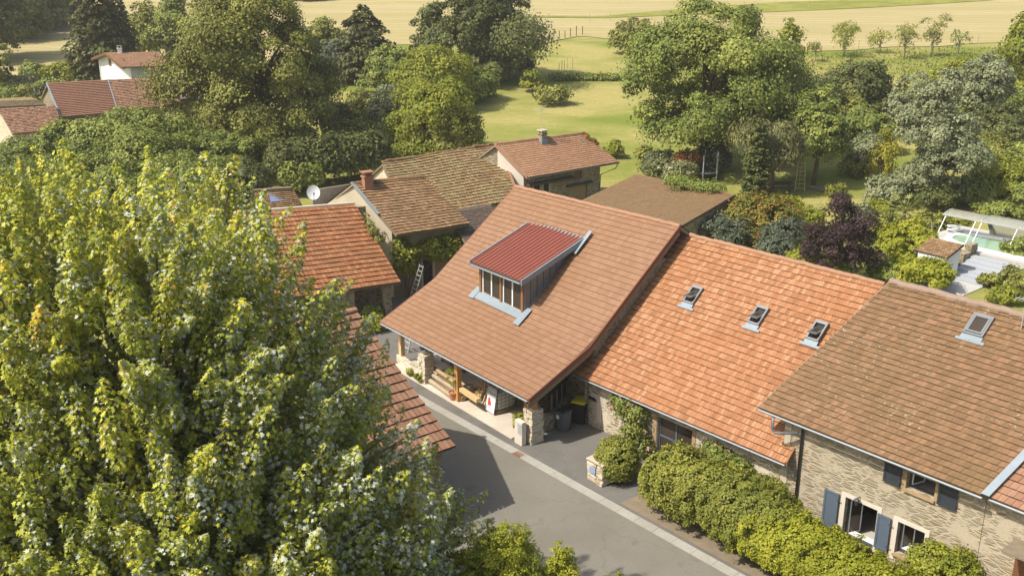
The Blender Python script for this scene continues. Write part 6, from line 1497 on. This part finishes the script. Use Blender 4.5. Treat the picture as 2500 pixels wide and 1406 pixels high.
# clipped hedge
def hedge_obj(name, label, cat, path, w, h, n_per_m, ls, fol, group=None, bump=0.10, tall=None, box=3.2):
    """dense hedge: leaves over the skin of a rounded box swept along the path, with uneven bulges and stray shoots"""
    g = nxt(); o = path[0]; root = thing(name, label, cat, (o.x, o.y, hz(o.x, o.y)))
    seg = [(b_ - a).length for a, b_ in zip(path[:-1], path[1:])]; Lt = sum(seg); n = int(n_per_m * (Lt + w * 0.8))
    cum = np.concatenate([[0], np.cumsum(seg)]); PX = np.array([[p.x, p.y] for p in path])
    s = g.uniform(-w * 0.42, Lt + w * 0.42, n); sc_ = np.clip(s, 0, Lt)
    c = np.stack([np.interp(sc_, cum, PX[:, 0]), np.interp(sc_, cum, PX[:, 1])], 1)
    d_ = PX[-1] - PX[0]; d_ = d_ / np.linalg.norm(d_); nn_ = np.array([-d_[1], d_[0]])
    e = np.clip((np.abs(s - sc_)) / (w * 0.42), 0, 1); endk = (1 - e ** 2.2) ** 0.5
    ph = g.uniform(-0.35, math.pi + 0.35, n); cx_, sx_ = np.cos(ph), np.sin(ph)
    k = (np.abs(cx_) ** box + np.abs(sx_) ** box) ** (-1 / box)
    # leaves gathered in short shoots that stand out unevenly from the hedge face
    ns = max(40, int((Lt + w) * (w + 2 * h) * 16)); si = g.integers(0, ns, n)
    s_k, p_k, a_k = g.uniform(-w * 0.42, Lt + w * 0.42, ns), g.uniform(-0.35, math.pi + 0.35, ns), g.normal(0, bump, ns) + (g.random(ns) < 0.12) * g.uniform(0.05, 0.2, ns)
    s = np.clip(s_k[si] + g.normal(0, 0.085, n), -w * 0.42, Lt + w * 0.42); sc_ = np.clip(s, 0, Lt)
    c = np.stack([np.interp(sc_, cum, PX[:, 0]), np.interp(sc_, cum, PX[:, 1])], 1); e = np.clip((np.abs(s - sc_)) / (w * 0.42), 0, 1); endk = (1 - e ** 2.2) ** 0.5
    ph = np.clip(p_k[si] + g.normal(0, 0.085, n), -0.4, math.pi + 0.4); cx_, sx_ = np.cos(ph), np.sin(ph)
    k = (np.abs(cx_) ** box + np.abs(sx_) ** box) ** (-1 / box)
    f1 = np.sin(s * 1.7 + 2 * np.sin(ph * 2 + 0.7 * s)); tn_ = g.normal(0, 0.13, ns)
    r = k * (1 + a_k[si] + 0.03 * f1) * (1 - 0.24 * g.random(n) ** 1.6) * (0.25 + 0.75 * endk)
    hh = h if tall is None else h * (tall[0] + (tall[1] - tall[0]) * sc_ / Lt)
    lat = cx_ * r * w * 0.5; zz = hh * 0.5 + sx_ * r * hh * 0.5 + g.normal(0, 0.02, n)
    xy = c + nn_ * lat[:, None] + d_ * (s - sc_)[:, None]
    zz = np.maximum(zz, 0.03)
    pos = np.stack([xy[:, 0] - root.location.x, xy[:, 1] - root.location.y, zz], 1)
    out = np.stack([nn_[0] * cx_ + d_[0] * np.sign(s - sc_) * e, nn_[1] * cx_ + d_[1] * np.sign(s - sc_) * e, sx_], 1)
    nr = out * 0.75 + g.normal(0, 0.42, (n, 3)) + np.array([0, 0, 0.3])
    rnd = 0.48 + tn_[si] + 0.08 * np.sin(s * 0.9 + 1.0) + g.normal(0, 0.15, n)
    NLEAF[0] += n
    leaf_obj('foliage', g, pos, nr, ls * g.uniform(0.7, 1.35, n), rnd, FOL[fol], root, 'dia')
    q = MB()
    for a, b_ in zip(path[:-1], path[1:]):
        m_ = max(1, int((b_ - a).length / 0.7))
        for k in range(m_):
            p = a.lerp(b_, (k + 0.5) / m_) - Vector(root.location); q.tube([(p.x, p.y, -0.05), (p.x + g.uniform(-.2, .2), p.y, h * 0.6)], [0.04, 0.02], 5)
    q.build('stem', M['bark'], root, local=True)
    return root
def gp_(px, py): p = G(px, py); p.z = 0; return p
hedge_obj('clipped_hedge', 'tall dense clipped hedge behind the dish and the vine house', 'hedge', [gp_(690, 462), gp_(800, 452), gp_(915, 430)], 3.4, 4.2, 2000, 0.28, 'dark', bump=0.14, box=2.4)
hedge_obj('clipped_hedge', 'lighter shrubby hedge end in front of the clipped hedge', 'hedge', [gp_(705, 478), gp_(770, 470)], 2.0, 2.6, 1100, 0.26, 'mid', bump=0.2, box=2.0)
tree('shrub', 'shrub between the clipped hedge and the mossy barn', 'shrub', 925, 425, 345, 80, 'bush', 'mid')
# big walnut on the lawn and its neighbours
tree('walnut_tree', 'huge spreading walnut in the middle of the garden', 'tree', 1712, 408, 10, 395, 'round', 'mid', leafk=1.0, dens=1.2, clump=0.19, perk=1.6, trunkh=0.05,
     blobs=[((0, 0, 0.52), (0.80, 0.75, 0.34)), ((0.0, 0, 0.84), (0.50, 0.5, 0.17)), ((-0.6, -0.1, 0.45), (0.40, 0.4, 0.18)), ((-0.68, -0.1, 0.30), (0.30, 0.35, 0.12)), ((0.58, 0, 0.55), (0.42, 0.4, 0.2)), ((0.35, -0.3, 0.72), (0.42, 0.4, 0.16)), ((-0.35, -0.3, 0.68), (0.42, 0.4, 0.16)), ((-0.3, -0.4, 0.34), (0.42, 0.4, 0.14)), ((0.3, -0.4, 0.30), (0.5, 0.4, 0.16)), ((-0.4, -0.25, 0.16), (0.42, 0.4, 0.13)), ((0.65, 0, 0.3), (0.3, 0.35, 0.14))])
tree('broadleaf_tree', 'light green slender tree right of the huge walnut', 'tree', 1915, 215, 58, 95, 'tall', 'bright', trunkh=0.05)
tree('shrub', 'white flowering shrub behind the brown shed roof', 'shrub', 1640, 452, 388, 118, 'bush', 'white', shape='dia')
tree('shrub', 'red leaved shrub beneath the walnut', 'shrub', 1676, 434, 362, 58, 'bush', 'red')
tree('shrub', 'grey green shrub left of the red leaved shrub', 'shrub', 1610, 425, 368, 80, 'bush', 'teal')
tree('shrub', 'dark green shrub right of the red leaved shrub', 'shrub', 1745, 415, 358, 80, 'bush', 'teal')
tree('shrub', 'low light shrub at the left foot of the walnut', 'shrub', 1580, 400, 355, 60, 'bush', 'olive')
tree('pine', 'rounded pine with a bare trunk beside the table', 'tree', 1880, 468, 300, 150, 'round', 'pine', trunkh=0.28, shape='long', leafk=1.45, clump=0.24, low=False, dens=2.4)
conifer('cypress', 'slender dark cypress column in front of the pine', 'tree', 1840, 492, 276, 66, fol='dark', leafk=0.62, n_wh=44, droop=-0.25, power=0.42)
tree('broadleaf_tree', 'deep green tree filling the gap between the walnut and the ladder tree', 'tree', 1950, 330, 195, 190, 'round', 'dark')
tree('broadleaf_tree', 'green tree between the ladder tree and the golden conifer', 'tree', 2110, 372, 270, 130, 'round', 'mid')
tree('fruit_tree', 'leafy tree shading the orchard ladder', 'tree', 1985, 452, 215, 150, 'round', 'mid', trunkh=0.12, clump=0.19, low=False)
tree('broadleaf_tree', 'dark green tree with a paler top behind the ladder tree', 'tree', 2085, 305, 148, 160, 'round', 'dark', trunkh=0.08)
tree('broadleaf_tree', 'bushy mid green tree below the dark tree', 'tree', 2040, 335, 235, 150, 'round', 'olive', trunkh=0.05)
tree('shrub', 'pale willowy shrub behind the lawn path', 'shrub', 2100, 420, 325, 95, 'bush', 'grey')
tree('golden_conifer', 'narrow golden conifer left of the grey eucalyptus', 'tree', 2150, 440, 318, 68, 'column', 'gold', shape='long', leafk=1.2)
tree('eucalyptus', 'tall silvery grey tree above the pool end', 'tree', 2268, 505, 195, 215, 'tall', 'grey', trunkh=0.06, dens=0.9)
tree('eucalyptus', 'silvery grey tree top behind and right of the tall one', 'tree', 2385, 330, 128, 130, 'round', 'grey', trunkh=0.06, dens=0.8)
tree('eucalyptus', 'pale grey tree left behind the tall silvery one', 'tree', 2215, 330, 180, 120, 'round', 'grey', dens=0.75)
tree('chestnut', 'light green large leaved tree cut by the right edge', 'tree', 2478, 235, 35, 110, 'tall', 'bright', trunkh=0.1, leafk=1.5, dens=0.8)
O_ = 'young orchard trees in the row by the hay field'
for bx, by, t_, w, f, ds, lab in [(2058, 138, 55, 70, 'bright', 0.7, 'fullest vase shaped orchard tree at the left of the row'), (2147, 130, 84, 45, 'bright', 0.7, 'shortest orchard tree, second in the row'), (2206, 142, 62, 58, 'olive', 0.55, 'pale orchard tree with a clear trunk, third in the row'), (2272, 138, 45, 66, 'olive', 0.5, 'tallest feathery orchard tree in the row'), (2338, 134, 72, 46, 'mid', 0.35, 'nearly bare forked orchard tree at the right of the row'), (1990, 150, 108, 34, 'olive', 0.5, 'tiny sapling before the orchard row')]:
    tree('orchard_tree', lab, 'tree', bx, by, t_, w, 'vase', f, O_, dens=ds, shape='long', bark='barkpale', trunkh=0.3)
for bx, by, t_, w, f, lab in [(2330, 220, 150, 130, 'bright', 'yellow green thicket below the orchard row'), (2450, 280, 200, 140, 'mid', 'shrub mass at the right edge below the chestnut'), (2460, 360, 250, 170, 'dark', 'dark green shrub at the right edge, middle height'), (2400, 420, 330, 150, 'olive', 'olive shrub right of the tall silvery tree'),
                              (2450, 490, 385, 170, 'bright', 'bright shrub bank above the pool shelter'), (2370, 500, 430, 120, 'mid', 'green shrub directly behind the pool shelter'), (2500, 520, 440, 110, 'mid', 'shrub at the right edge behind the shelter'), (2210, 490, 440, 100, 'grey', 'grey green mound left of the pool'),
                              (2160, 500, 425, 110, 'grey', 'pale bamboo like shrub before the golden conifer'), (2280, 520, 445, 90, 'dark', 'dark shrub under the tall silvery tree'), (2000, 300, 250, 90, 'grey', 'grey bush behind the ladder tree'), (1950, 280, 200, 90, 'mid', 'shrub in the meadow right of the walnut'),
                              (2180, 260, 205, 110, 'bright', 'bright scrub between the dark tree and the silvery tree'), (1930, 205, 165, 60, 'olive', 'scrub at the foot of the slender light tree'), (2420, 215, 170, 120, 'olive', 'scrub below the large leaved tree'), (2320, 330, 262, 110, 'mid', 'thicket in front of the silvery tree tops'), (2090, 300, 262, 130, 'mid', 'low thicket in front of the dark tree'), (1915, 345, 270, 90, 'dark', 'dark undergrowth between walnut and ladder tree'), (2490, 440, 345, 120, 'mid', 'tall shrub cut by the right edge above the pool')]:
    tree('shrub', lab, 'shrub', bx, by, t_, w, 'bush', f)
for bx, by, t_, w, f, lab in [(1850, 585, 478, 220, 'photinia', 'bronze tipped shrub right of the brown shed'), (1765, 598, 520, 130, 'teal', 'blue green shrub beside the shed end'), (1912, 620, 530, 90, 'teal', 'blue green shrub left of the purple plum'), (1935, 520, 478, 45, 'lime', 'small lime green shrub behind the bronze shrub'), (1700, 575, 520, 70, 'dark', 'dark green shrub in the corner by the dormer house ridge'),
                              (1890, 640, 560, 90, 'teal', 'dull blue shrub near the orange ridge'), (1960, 660, 610, 110, 'bright', 'light green shrub just above the orange ridge'), (2030, 690, 625, 110, 'mid', 'green shrub before the purple plum by the ridge'), (2215, 640, 535, 150, 'lime', 'yellow green shrub left of the pool hut'), (2250, 705, 630, 150, 'lime', 'golden green shrub below the pool hut'), (2478, 650, 580, 75, 'mid', 'small dark leaved shrub on the pool terrace corner'),
                              (2165, 580, 520, 90, 'olive', 'olive shrub below the palm'), (2270, 575, 520, 90, 'olive', 'low scrub by the pool end'), (2170, 690, 640, 90, 'mid', 'green shrub right of the plum foot'), (2095, 560, 500, 90, 'grey', 'pale green mound behind the purple plum'), (2140, 545, 495, 70, 'bright', 'fresh green shrub between the plum and the palm'), (1975, 560, 505, 70, 'bright', 'small bright shrub left behind the purple plum'), (2330, 560, 520, 60, 'bright', 'low green shrub under the left leg of the pool shelter'), (2440, 530, 492, 120, 'mid', 'green bank of leaves directly above the pool shelter roof'), (2075, 430, 395, 60, 'olive', 'dry looking tuft beside the garden path'), (2040, 480, 450, 50, 'olive', 'small tuft on the lawn between plum and ladder'), (2340, 650, 612, 50, 'bright', 'leafy shrub at the hut corner beside the steps'), (2420, 700, 668, 60, 'olive', 'dry grassy clump on the bank right of the steps'), (2455, 740, 700, 70, 'bright', 'bright grassy clump by the brown ridge at the right'), (2490, 715, 655, 90, 'olive', 'bronze grass clump at the right edge')]:
    tree('shrub', lab, 'shrub', bx, by, t_, w, 'bush', f)
tree('plum_tree', 'purple leaved plum tree behind the orange ridge', 'tree', 2045, 690, 478, 205, 'round', 'purple', trunkh=0.02, dens=1.0,
     blobs=[((0, 0, 0.36), (0.75, 0.7, 0.32)), ((-0.1, 0, 0.66), (0.42, 0.4, 0.24)), ((0.5, 0, 0.58), (0.3, 0.3, 0.24)), ((-0.6, 0, 0.4), (0.35, 0.35, 0.2)), ((0.5, 0, 0.25), (0.45, 0.4, 0.2)), ((-0.12, 0, 0.88), (0.16, 0.16, 0.12))])
# palm
a = G(2205, 548); pr = thing('palm', 'small fan palm among the shrubs left of the pool', 'palm', tuple(a)); g = nxt()
MB().tube([(0, 0, 0), (0, 0, 1.2)], [0.16, 0.12], 8).build('trunk', M['bark'], pr, local=True)
q = MB()
for k in range(26):
    an_, el = k * 2.4, 0.9 - 1.5 * (k / 26); d_ = Vector((math.cos(an_) * math.cos(el), math.sin(an_) * math.cos(el), math.sin(el))); s_ = d_.cross(Z).normalized()
    b_ = Vector((0, 0, 1.25)); t_ = b_ + d_ * 1.1
    for j in range(-4, 5):
        e = t_ + (d_ * math.cos(j * 0.28) + s_ * math.sin(j * 0.28)) * 0.75 - Z * 0.12 * abs(j) * 0.5
        q.face([t_, t_.lerp(e, 0.5) + Z * 0.03 + s_ * 0.05, e, t_.lerp(e, 0.5) - Z * 0.02 - s_ * 0.05])
    q.bar(b_, t_, 0.03)
q.build('fronds', plain('palm_leaf', (0.20, 0.22, 0.05), 0.5, var=0.25), pr, local=True)
# bare shrub by the hut
a = G(2262, 640); br = thing('bare_shrub', 'leafless pale branching shrub in front of the pool hut', 'shrub', tuple(a)); q = MB(); rr = random.Random(4)
for k in range(7):
    an_ = rr.uniform(0, 6.28); e = Vector((math.cos(an_) * 1.3, math.sin(an_) * 0.8, rr.uniform(1.8, 3.0)))
    q.tube([(0, 0, 0), e * 0.5 + Vector((0.2, 0, 0.2)), e], [0.07, 0.045, 0.015], 5)
    for j in range(3): f_ = e * rr.uniform(0.5, 0.9); q.tube([f_, f_ + Vector((rr.uniform(-.6, .6), rr.uniform(-.5, .5), rr.uniform(0.2, 0.7)))], [0.025, 0.01], 4)
q.build('branches', M['barkpale'], br, local=True)
# vegetable bed
vg = random.Random(6); g = nxt(); c0v = G(1450, 192)
vrow = []
for r_ in range(4):
    for k in range(11):
        p = Vector((c0v.x - 5.2 + k * 1.0 + vg.uniform(-.1, .1), c0v.y - 1.5 + r_ * 0.9, 0)); vrow.append(p)
pos = np.concatenate([np.array([p.x, p.y, hz(p.x, p.y) + 0.25]) + g.normal(0, 1, (60, 3)) * np.array([0.35, 0.22, 0.14]) for p in vrow]); n = len(pos)
tag(leaf_obj('vegetable_rows', g, pos, g.normal(0, .5, (n, 3)) + np.array([0, 0, 1.]), 0.4 * g.uniform(.7, 1.3, n), g.uniform(0.3, 0.8, n), FOL['mid'], None, 'dia'), 'leafy vegetable rows beside the bean poles', 'vegetables', kind='stuff')

FOL['grass'] = fol_mat('grass_blades', [(0, (0.15, 0.18, 0.03)), (0.5, (0.22, 0.235, 0.045)), (1, (0.36, 0.32, 0.11))], trans=0.15, gain=1.0, spec=0.1)
grass_patch('meadow_grass', 'long meadow grass under the orchard row', 16000, (20, 90), (112, 165), 0.22, FOL['grass'])
# ---------------------------------------------------------------- climbers
def climber(name, label, cat, blobs, n, ls, fol, group=None, bloom=0, cr=0.22):
    g = nxt(); o = Vector(blobs[0][0]); root = thing(name, label, cat, (o.x, o.y, 0), group)
    bl = [(tuple(Vector(c) - Vector(root.location)), r) for c, r in blobs]
    pos, nr, rnd = clumps(g, bl, n, cr, max(20, int(5 * (cr / ls) ** 2)), zmin=-0.9, inner=0.4); NLEAF[0] += n
    leaf_obj('foliage', g, pos, nr, ls * g.uniform(.7, 1.3, n), rnd, FOL[fol], root, 'dia')
    q = MB()
    for c, r in bl[:5]: q.tube([(0, 0, -0.02), (c[0] * 0.4, c[1] * 0.4, c[2] * 0.5), c], [0.05, 0.035, 0.012], 5)
    q.build('stem', M['bark'], root, local=True)
    if bloom:
        ii = g.choice(n, bloom); p_ = pos[ii] + unit(nr[ii]) * 0.06
        p_ = np.repeat(p_, 6, 0) + g.normal(0, 0.03, (bloom * 6, 3)); 
        leaf_obj('blooms', g, p_, rdir(g, bloom * 6) + np.array([-0.4, -0.5, 0.5]), np.full(bloom * 6, 0.15), g.uniform(0, 1, bloom * 6), FOL['rose'], root, 'six')['kind'] = 'stuff'
    return root
def wb_(h, px, py, o, r):
    s, z = h.loc(px, py); return (tuple(h.at(s, z, o)), r)
climber('climbing_rose', 'climbing rose with pink blooms beside the blue door', 'climber', [wb_(hB, 1545, 985, 0.25, (0.7, 0.6, 0.5)), wb_(hB, 1520, 975, 0.2, (0.5, 0.4, 0.4)), wb_(hB, 1570, 1010, 0.3, (0.5, 0.5, 0.5)), wb_(hB, 1565, 1050, 0.35, (0.5, 0.5, 0.6)), wb_(hB, 1580, 1085, 0.4, (0.5, 0.5, 0.5))], 5200, 0.12, 'mid', None, 55)
climber('climbing_rose', 'fading reddish rose climbing below the orange eave near the downpipe', 'climber', [wb_(hB, 1750, 1095, 0.25, (0.45, 0.4, 0.35)), wb_(hB, 1785, 1120, 0.3, (0.55, 0.5, 0.4)), wb_(hB, 1820, 1140, 0.35, (0.6, 0.5, 0.4)), wb_(hB, 1775, 1150, 0.4, (0.4, 0.4, 0.5))], 4200, 0.12, 'mid', None, 14)
g0v = [wb_(hG, 985, 610, 0.35, (0.7, 0.5, 0.8)), wb_(hG, 1000, 645, 0.35, (0.5, 0.4, 0.5)), wb_(hG, 975, 640, 0.3, (0.45, 0.4, 0.7)), wb_(hG, 1040, 605, 0.3, (0.9, 0.4, 0.6)), wb_(hG, 1080, 600, 0.3, (1.0, 0.4, 0.7)), wb_(hG, 1115, 600, 0.3, (0.8, 0.4, 0.7)), wb_(hG, 1060, 620, 0.25, (0.7, 0.4, 0.5))]
climber('grape_vine', 'leafy vine hanging along the front of the worn red roofed house', 'climber', g0v, 6500, 0.2, 'bright', None, 0, 0.3)
kb = [hK.rL.lerp(hK.rR, f) + hK.out * o + Z * 0.15 for f, o in ((0.52, 0.2), (0.62, 0.5), (0.7, 0.2), (0.42, 0.0), (0.8, 0.1))]
climber('creeper', 'green creeper spilling over the ridge of the brown shed roof', 'climber', [(tuple(p), (0.9, 0.8, 0.28)) for p in kb], 4500, 0.16, 'mid', None, 0, 0.3)
climber('creeper', 'red tinged creeper on the verge of the canal tiled roof', 'climber', [(tuple(hD_.rR.lerp(hD_.eR, f) + hD_.u * 0.15 - Z * 0.1), (0.3, 0.3, 0.25)) for f in (0.03, 0.12, 0.22, 0.33)], 420, 0.2, 'red', None, 0, 0.2)
tree('shrub', 'small ivy shrub in the yard beside the left rake of the dormer house', 'shrub', 915, 805, 765, 50, 'bush', 'bright')
tree('shrub', 'low weeds at the foot of the lean-to wall', 'shrub', 905, 775, 745, 60, 'bush', 'mid')
climber('wall_ivy', 'weeds growing in the gap between lean-to and pale gable', 'climber', [(tuple(hH.eR.lerp(hH.rR, f) + hH.u * 0.1 + Z * 0.15), (0.22, 0.4, 0.2)) for f in (0.5, 0.6, 0.7, 0.78)], 420, 0.16, 'olive', None, 0, 0.15)
tub = pt(1006, 905, 0.0) + fi * 0.3
climber('border_plants', 'small green plants behind the low pale wall', 'plant', [(tuple(pt(1000, 905, 0.3) + fi * 0.25), (0.35, 0.3, 0.25)), (tuple(pt(1018, 922, 0.3) + fi * 0.25), (0.35, 0.3, 0.25))], 500, 0.12, 'bright', None, 0, 0.15)
climber('border_plants', 'small leafy plant behind the white meter cabinet', 'plant', [(tuple(mc0 + fi * 0.4 - fu * 0.75 + Z * 1.05), (0.25, 0.22, 0.28)), (tuple(mc0 + fi * 0.4 - fu * 0.75 + Z * 0.5), (0.2, 0.2, 0.4))], 420, 0.12, 'bright', None, 0, 0.12)
g = nxt(); pos, nr, rnd = clumps(g, [((0, 0, 1.25), (0.32, 0.32, 0.45)), ((0.1, 0, 0.9), (0.25, 0.25, 0.2))], 420, 0.12, 18)
leaf_obj('foliage', g, pos + np.array([0, 0, 0.0]), nr, np.full(420, 0.10), rnd, FOL['bright'], pot, 'dia')
# ---------------------------------------------------------------- foreground shrubs and hedges
rb = flat(P(1474, 1180)) + kn * 0.8
tree('round_bush', 'clipped round bush behind the letterbox pillar', 'bush', 1474, 1170, 1045, 94, 'ball', 'hedge', base=rb, topz=1.8, leafk=0.85, dens=2.6, shape='dia', clump=0.12)
hs = flat(hb0) + kd * 1.25 + kn * 1.2
hedge_obj('garden_hedge', 'long bushy glossy hedge along the forecourt and gutter', 'hedge', [hs, hs + kd * 2.4 + kn * 0.25, hs + kd * 4.6 + kn * 0.2], 2.7, 2.6, 11500, 0.105, 'hedge', bump=0.075, box=3.0)
hs2 = hs + kd * 4.6 - kn * 0.05
hedge_obj('garden_hedge', 'yellow green hedge under the ground floor windows', 'hedge', [hs2, hs2 + kd * 3.4 + kn * 0.2, hs2 + kd * 7 + kn * 0.2], 2.6, 1.9, 10500, 0.105, 'lime', bump=0.085, tall=(1.2, 0.9), box=2.6)
s_, z_ = hC.loc(2350, 1310); cpt = hC.at(s_, 0, 1.1)
tree('shrub', 'large leaved shrub against the stone wall right of the windows', 'shrub', 2350, 1400, 1300, 190, 'bush', 'bright', base=cpt, topz=z_ + 0.15, leafk=1.2, dens=1.2, shape='dia')
s_, z_ = hB.loc(1890, 1165); cpt = hB.at(s_, 0, 0.75)
tree('shrub', 'soft olive shrub behind the hedge at the black downpipe', 'shrub', 1890, 1250, 1150, 150, 'bush', 'olive', base=cpt, topz=z_ + 0.2, dens=1.1, leafk=0.8)
tree('shrub', 'shrub between the red rose and the hedge top', 'shrub', 1800, 1250, 1150, 120, 'bush', 'mid', base=hB.at(hB.loc(1800, 1150)[0], 0, 0.9), topz=1.9)
for i, (px, topy, Yd, w, f, lab) in enumerate([(1235, 1235, 24.2, 190, 'lime', 'yellow green bush at the bottom edge right of the maple'), (1365, 1292, 24.0, 120, 'lime', 'small yellow green bush at the bottom edge, middle of the road'), (1180, 1265, 24.3, 120, 'bright', 'green bush at the bottom edge against the maple'), (1300, 1330, 23.8, 130, 'bright', 'low bush at the bottom edge between two yellow ones'), (1490, 1380, 24.5, 110, 'bright', 'bush top just showing at the bottom edge beside the hedge'), (1110, 1262, 24.8, 90, 'gold', 'yellow flowering shrub under the maple leaves')]):
    t_ = PY(px, topy, Yd); tree('shrub', lab, 'shrub', px, 1500, topy, w, 'bush', f, base=Vector((t_.x, Yd, 0)), topz=t_.z, leafk=0.85, dens=1.3 if f != 'gold' else 0.6)

# ---------------------------------------------------------------- the near maple
g = nxt(); mroot = thing('maple_tree', 'tall near maple with silvery leaf undersides filling the lower left', 'tree', (-9.4, 24.7, 0))
MC, MR = np.array([-0.9, 0, 0.0]), np.array([8.6, 6.6, 16.6])
NP = 1300
ZP = np.array([0.5, 6.0, 8.2, 9.5, 11.9, 14.7, 16.3, 17.0]); RP = np.array([8.2, 8.5, 8.2, 7.4, 5.9, 4.75, 3.6, 0.0])
tt = np.linspace(0, 1, 400); zc_ = np.interp(tt * 7, np.arange(8), ZP); rc_ = np.interp(tt * 7, np.arange(8), RP)
wt = rc_ * np.hypot(np.gradient(zc_), np.gradient(rc_)) * (zc_ > 3.0); wt /= wt.sum()
def shell(n_):
    i_ = g.choice(400, n_, p=wt); a_ = g.uniform(0, 6.2832, n_); a_ = np.where((np.sin(a_) > 0.5) & (g.random(n_) < 0.5), -a_, a_)
    lob = 1 + 0.07 * np.sin(a_ * 5 + zc_[i_]) + 0.05 * np.sin(a_ * 11 - zc_[i_] * 1.7)
    nz = np.gradient(rc_)[i_]; nr2 = np.gradient(zc_)[i_]; h_ = np.hypot(nz, nr2) + 1e-9
    p_ = np.stack([np.cos(a_) * rc_[i_] * lob, np.sin(a_) * rc_[i_] * lob * 0.82, zc_[i_]], 1)
    return p_, unit(np.stack([np.cos(a_) * nr2 / h_, np.sin(a_) * nr2 / h_, -nz / h_], 1))
surf, outw = shell(NP); MX = np.array([-0.9, 0, 0])
dep = g.uniform(0, 1, NP) ** 1.6 * 1.5
surf = surf * np.array([1, 1, 1]) - outw * dep[:, None] + MX
axis = unit(outw * np.array([0.75, 0.75, 0.4]) + np.array([0, 0, 0.8]) + g.normal(0, 0.27, (NP, 3)))
plen = g.uniform(1.2, 2.7, NP); prad = g.uniform(0.19, 0.38, NP); ptone = g.normal(0, 0.10, NP)
per = 225; n = NP * per; pi_ = np.repeat(np.arange(NP), per)
t_ = g.uniform(0, 1, n) ** 0.8; prof_ = np.sin(np.pi * np.clip(0.16 + 0.84 * t_, 0, 1)) ** 0.8 + 0.12
rad_ = rdir(g, n); ax_ = axis[pi_]; rad_ = unit(rad_ - ax_ * np.sum(rad_ * ax_, 1, keepdims=True))
rr_ = g.uniform(0.3, 1.0, n) ** 0.6
pos = surf[pi_] + ax_ * ((t_ - 0.55) * plen[pi_])[:, None] + rad_ * (rr_ * prad[pi_] * prof_)[:, None]
nr = rad_ * 0.55 + ax_ * 0.35 + np.array([0, 0, 0.45]) + g.normal(0, 0.30, (n, 3))
lx = rad_ * 0.9 - np.array([0, 0, 0.35]) + g.normal(0, 0.3, (n, 3))
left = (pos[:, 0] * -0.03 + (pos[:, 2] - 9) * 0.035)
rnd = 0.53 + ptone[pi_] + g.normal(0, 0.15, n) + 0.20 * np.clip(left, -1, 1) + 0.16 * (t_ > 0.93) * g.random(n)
fp_ = np.clip(g.normal(0.07, 0.10, NP) + 0.03 * (surf[:, 0] + 3.5), 0.02, 0.6); flip = g.random(n) < fp_[pi_]; nr[flip] *= -1
size = g.uniform(0.08, 0.16, n) * (1.05 - 0.3 * t_)
ni = 52000                                  # inner foliage
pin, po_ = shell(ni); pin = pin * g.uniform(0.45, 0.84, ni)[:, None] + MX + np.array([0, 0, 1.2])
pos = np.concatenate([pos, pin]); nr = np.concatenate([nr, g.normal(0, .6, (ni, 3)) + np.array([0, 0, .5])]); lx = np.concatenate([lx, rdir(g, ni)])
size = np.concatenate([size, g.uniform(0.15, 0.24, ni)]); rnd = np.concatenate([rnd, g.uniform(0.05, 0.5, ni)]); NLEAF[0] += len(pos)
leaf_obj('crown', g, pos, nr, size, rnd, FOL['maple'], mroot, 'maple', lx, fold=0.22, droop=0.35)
q = MB(); rr = random.Random(12)
q.tube([(0, 0, -0.2), (0.1, 0, 3), (-0.1, 0.1, 7), (0, 0, 12), (0.1, 0, 15.5)], [0.5, 0.42, 0.34, 0.2, 0.06], 10)
for k in range(0, NP, 7):
    e = Vector(surf[k]); z0 = max(2.5, min(e.z * 0.62, 12)); s_ = Vector((0, 0, z0)); mid = s_.lerp(e, 0.5) - Z * 0.3
    q.tube([s_, mid, e], [0.11, 0.06, 0.018], 5)
q.build('trunk', M['bark'], mroot, local=True, smooth=True)
print('LEAVES', NLEAF[0])

# ---------------------------------------------------------------- thin haze volume, added to lift the dark tones
hm = bpy.data.materials.new('shadow_lift_haze'); hm.use_nodes = True; hN = hm.node_tree.nodes; hN.remove(hN['Principled BSDF'])
pv = hN.new('ShaderNodeVolumePrincipled'); pv.inputs['Color'].default_value = (0.95, 0.90, 0.80, 1); pv.inputs['Density'].default_value = 0.0004; pv.inputs['Anisotropy'].default_value = 0.2
hm.node_tree.links.new(pv.outputs[0], hN['Material Output'].inputs['Volume'])
hz_box = MB().hexa([(-290, -15, -2), (290, -15, -2), (290, 540, -2), (-290, 540, -2), (-290, -15, 60), (290, -15, 60), (290, 540, 60), (-290, 540, 60)]).build('haze', hm)
tag(hz_box, kind='stuff')
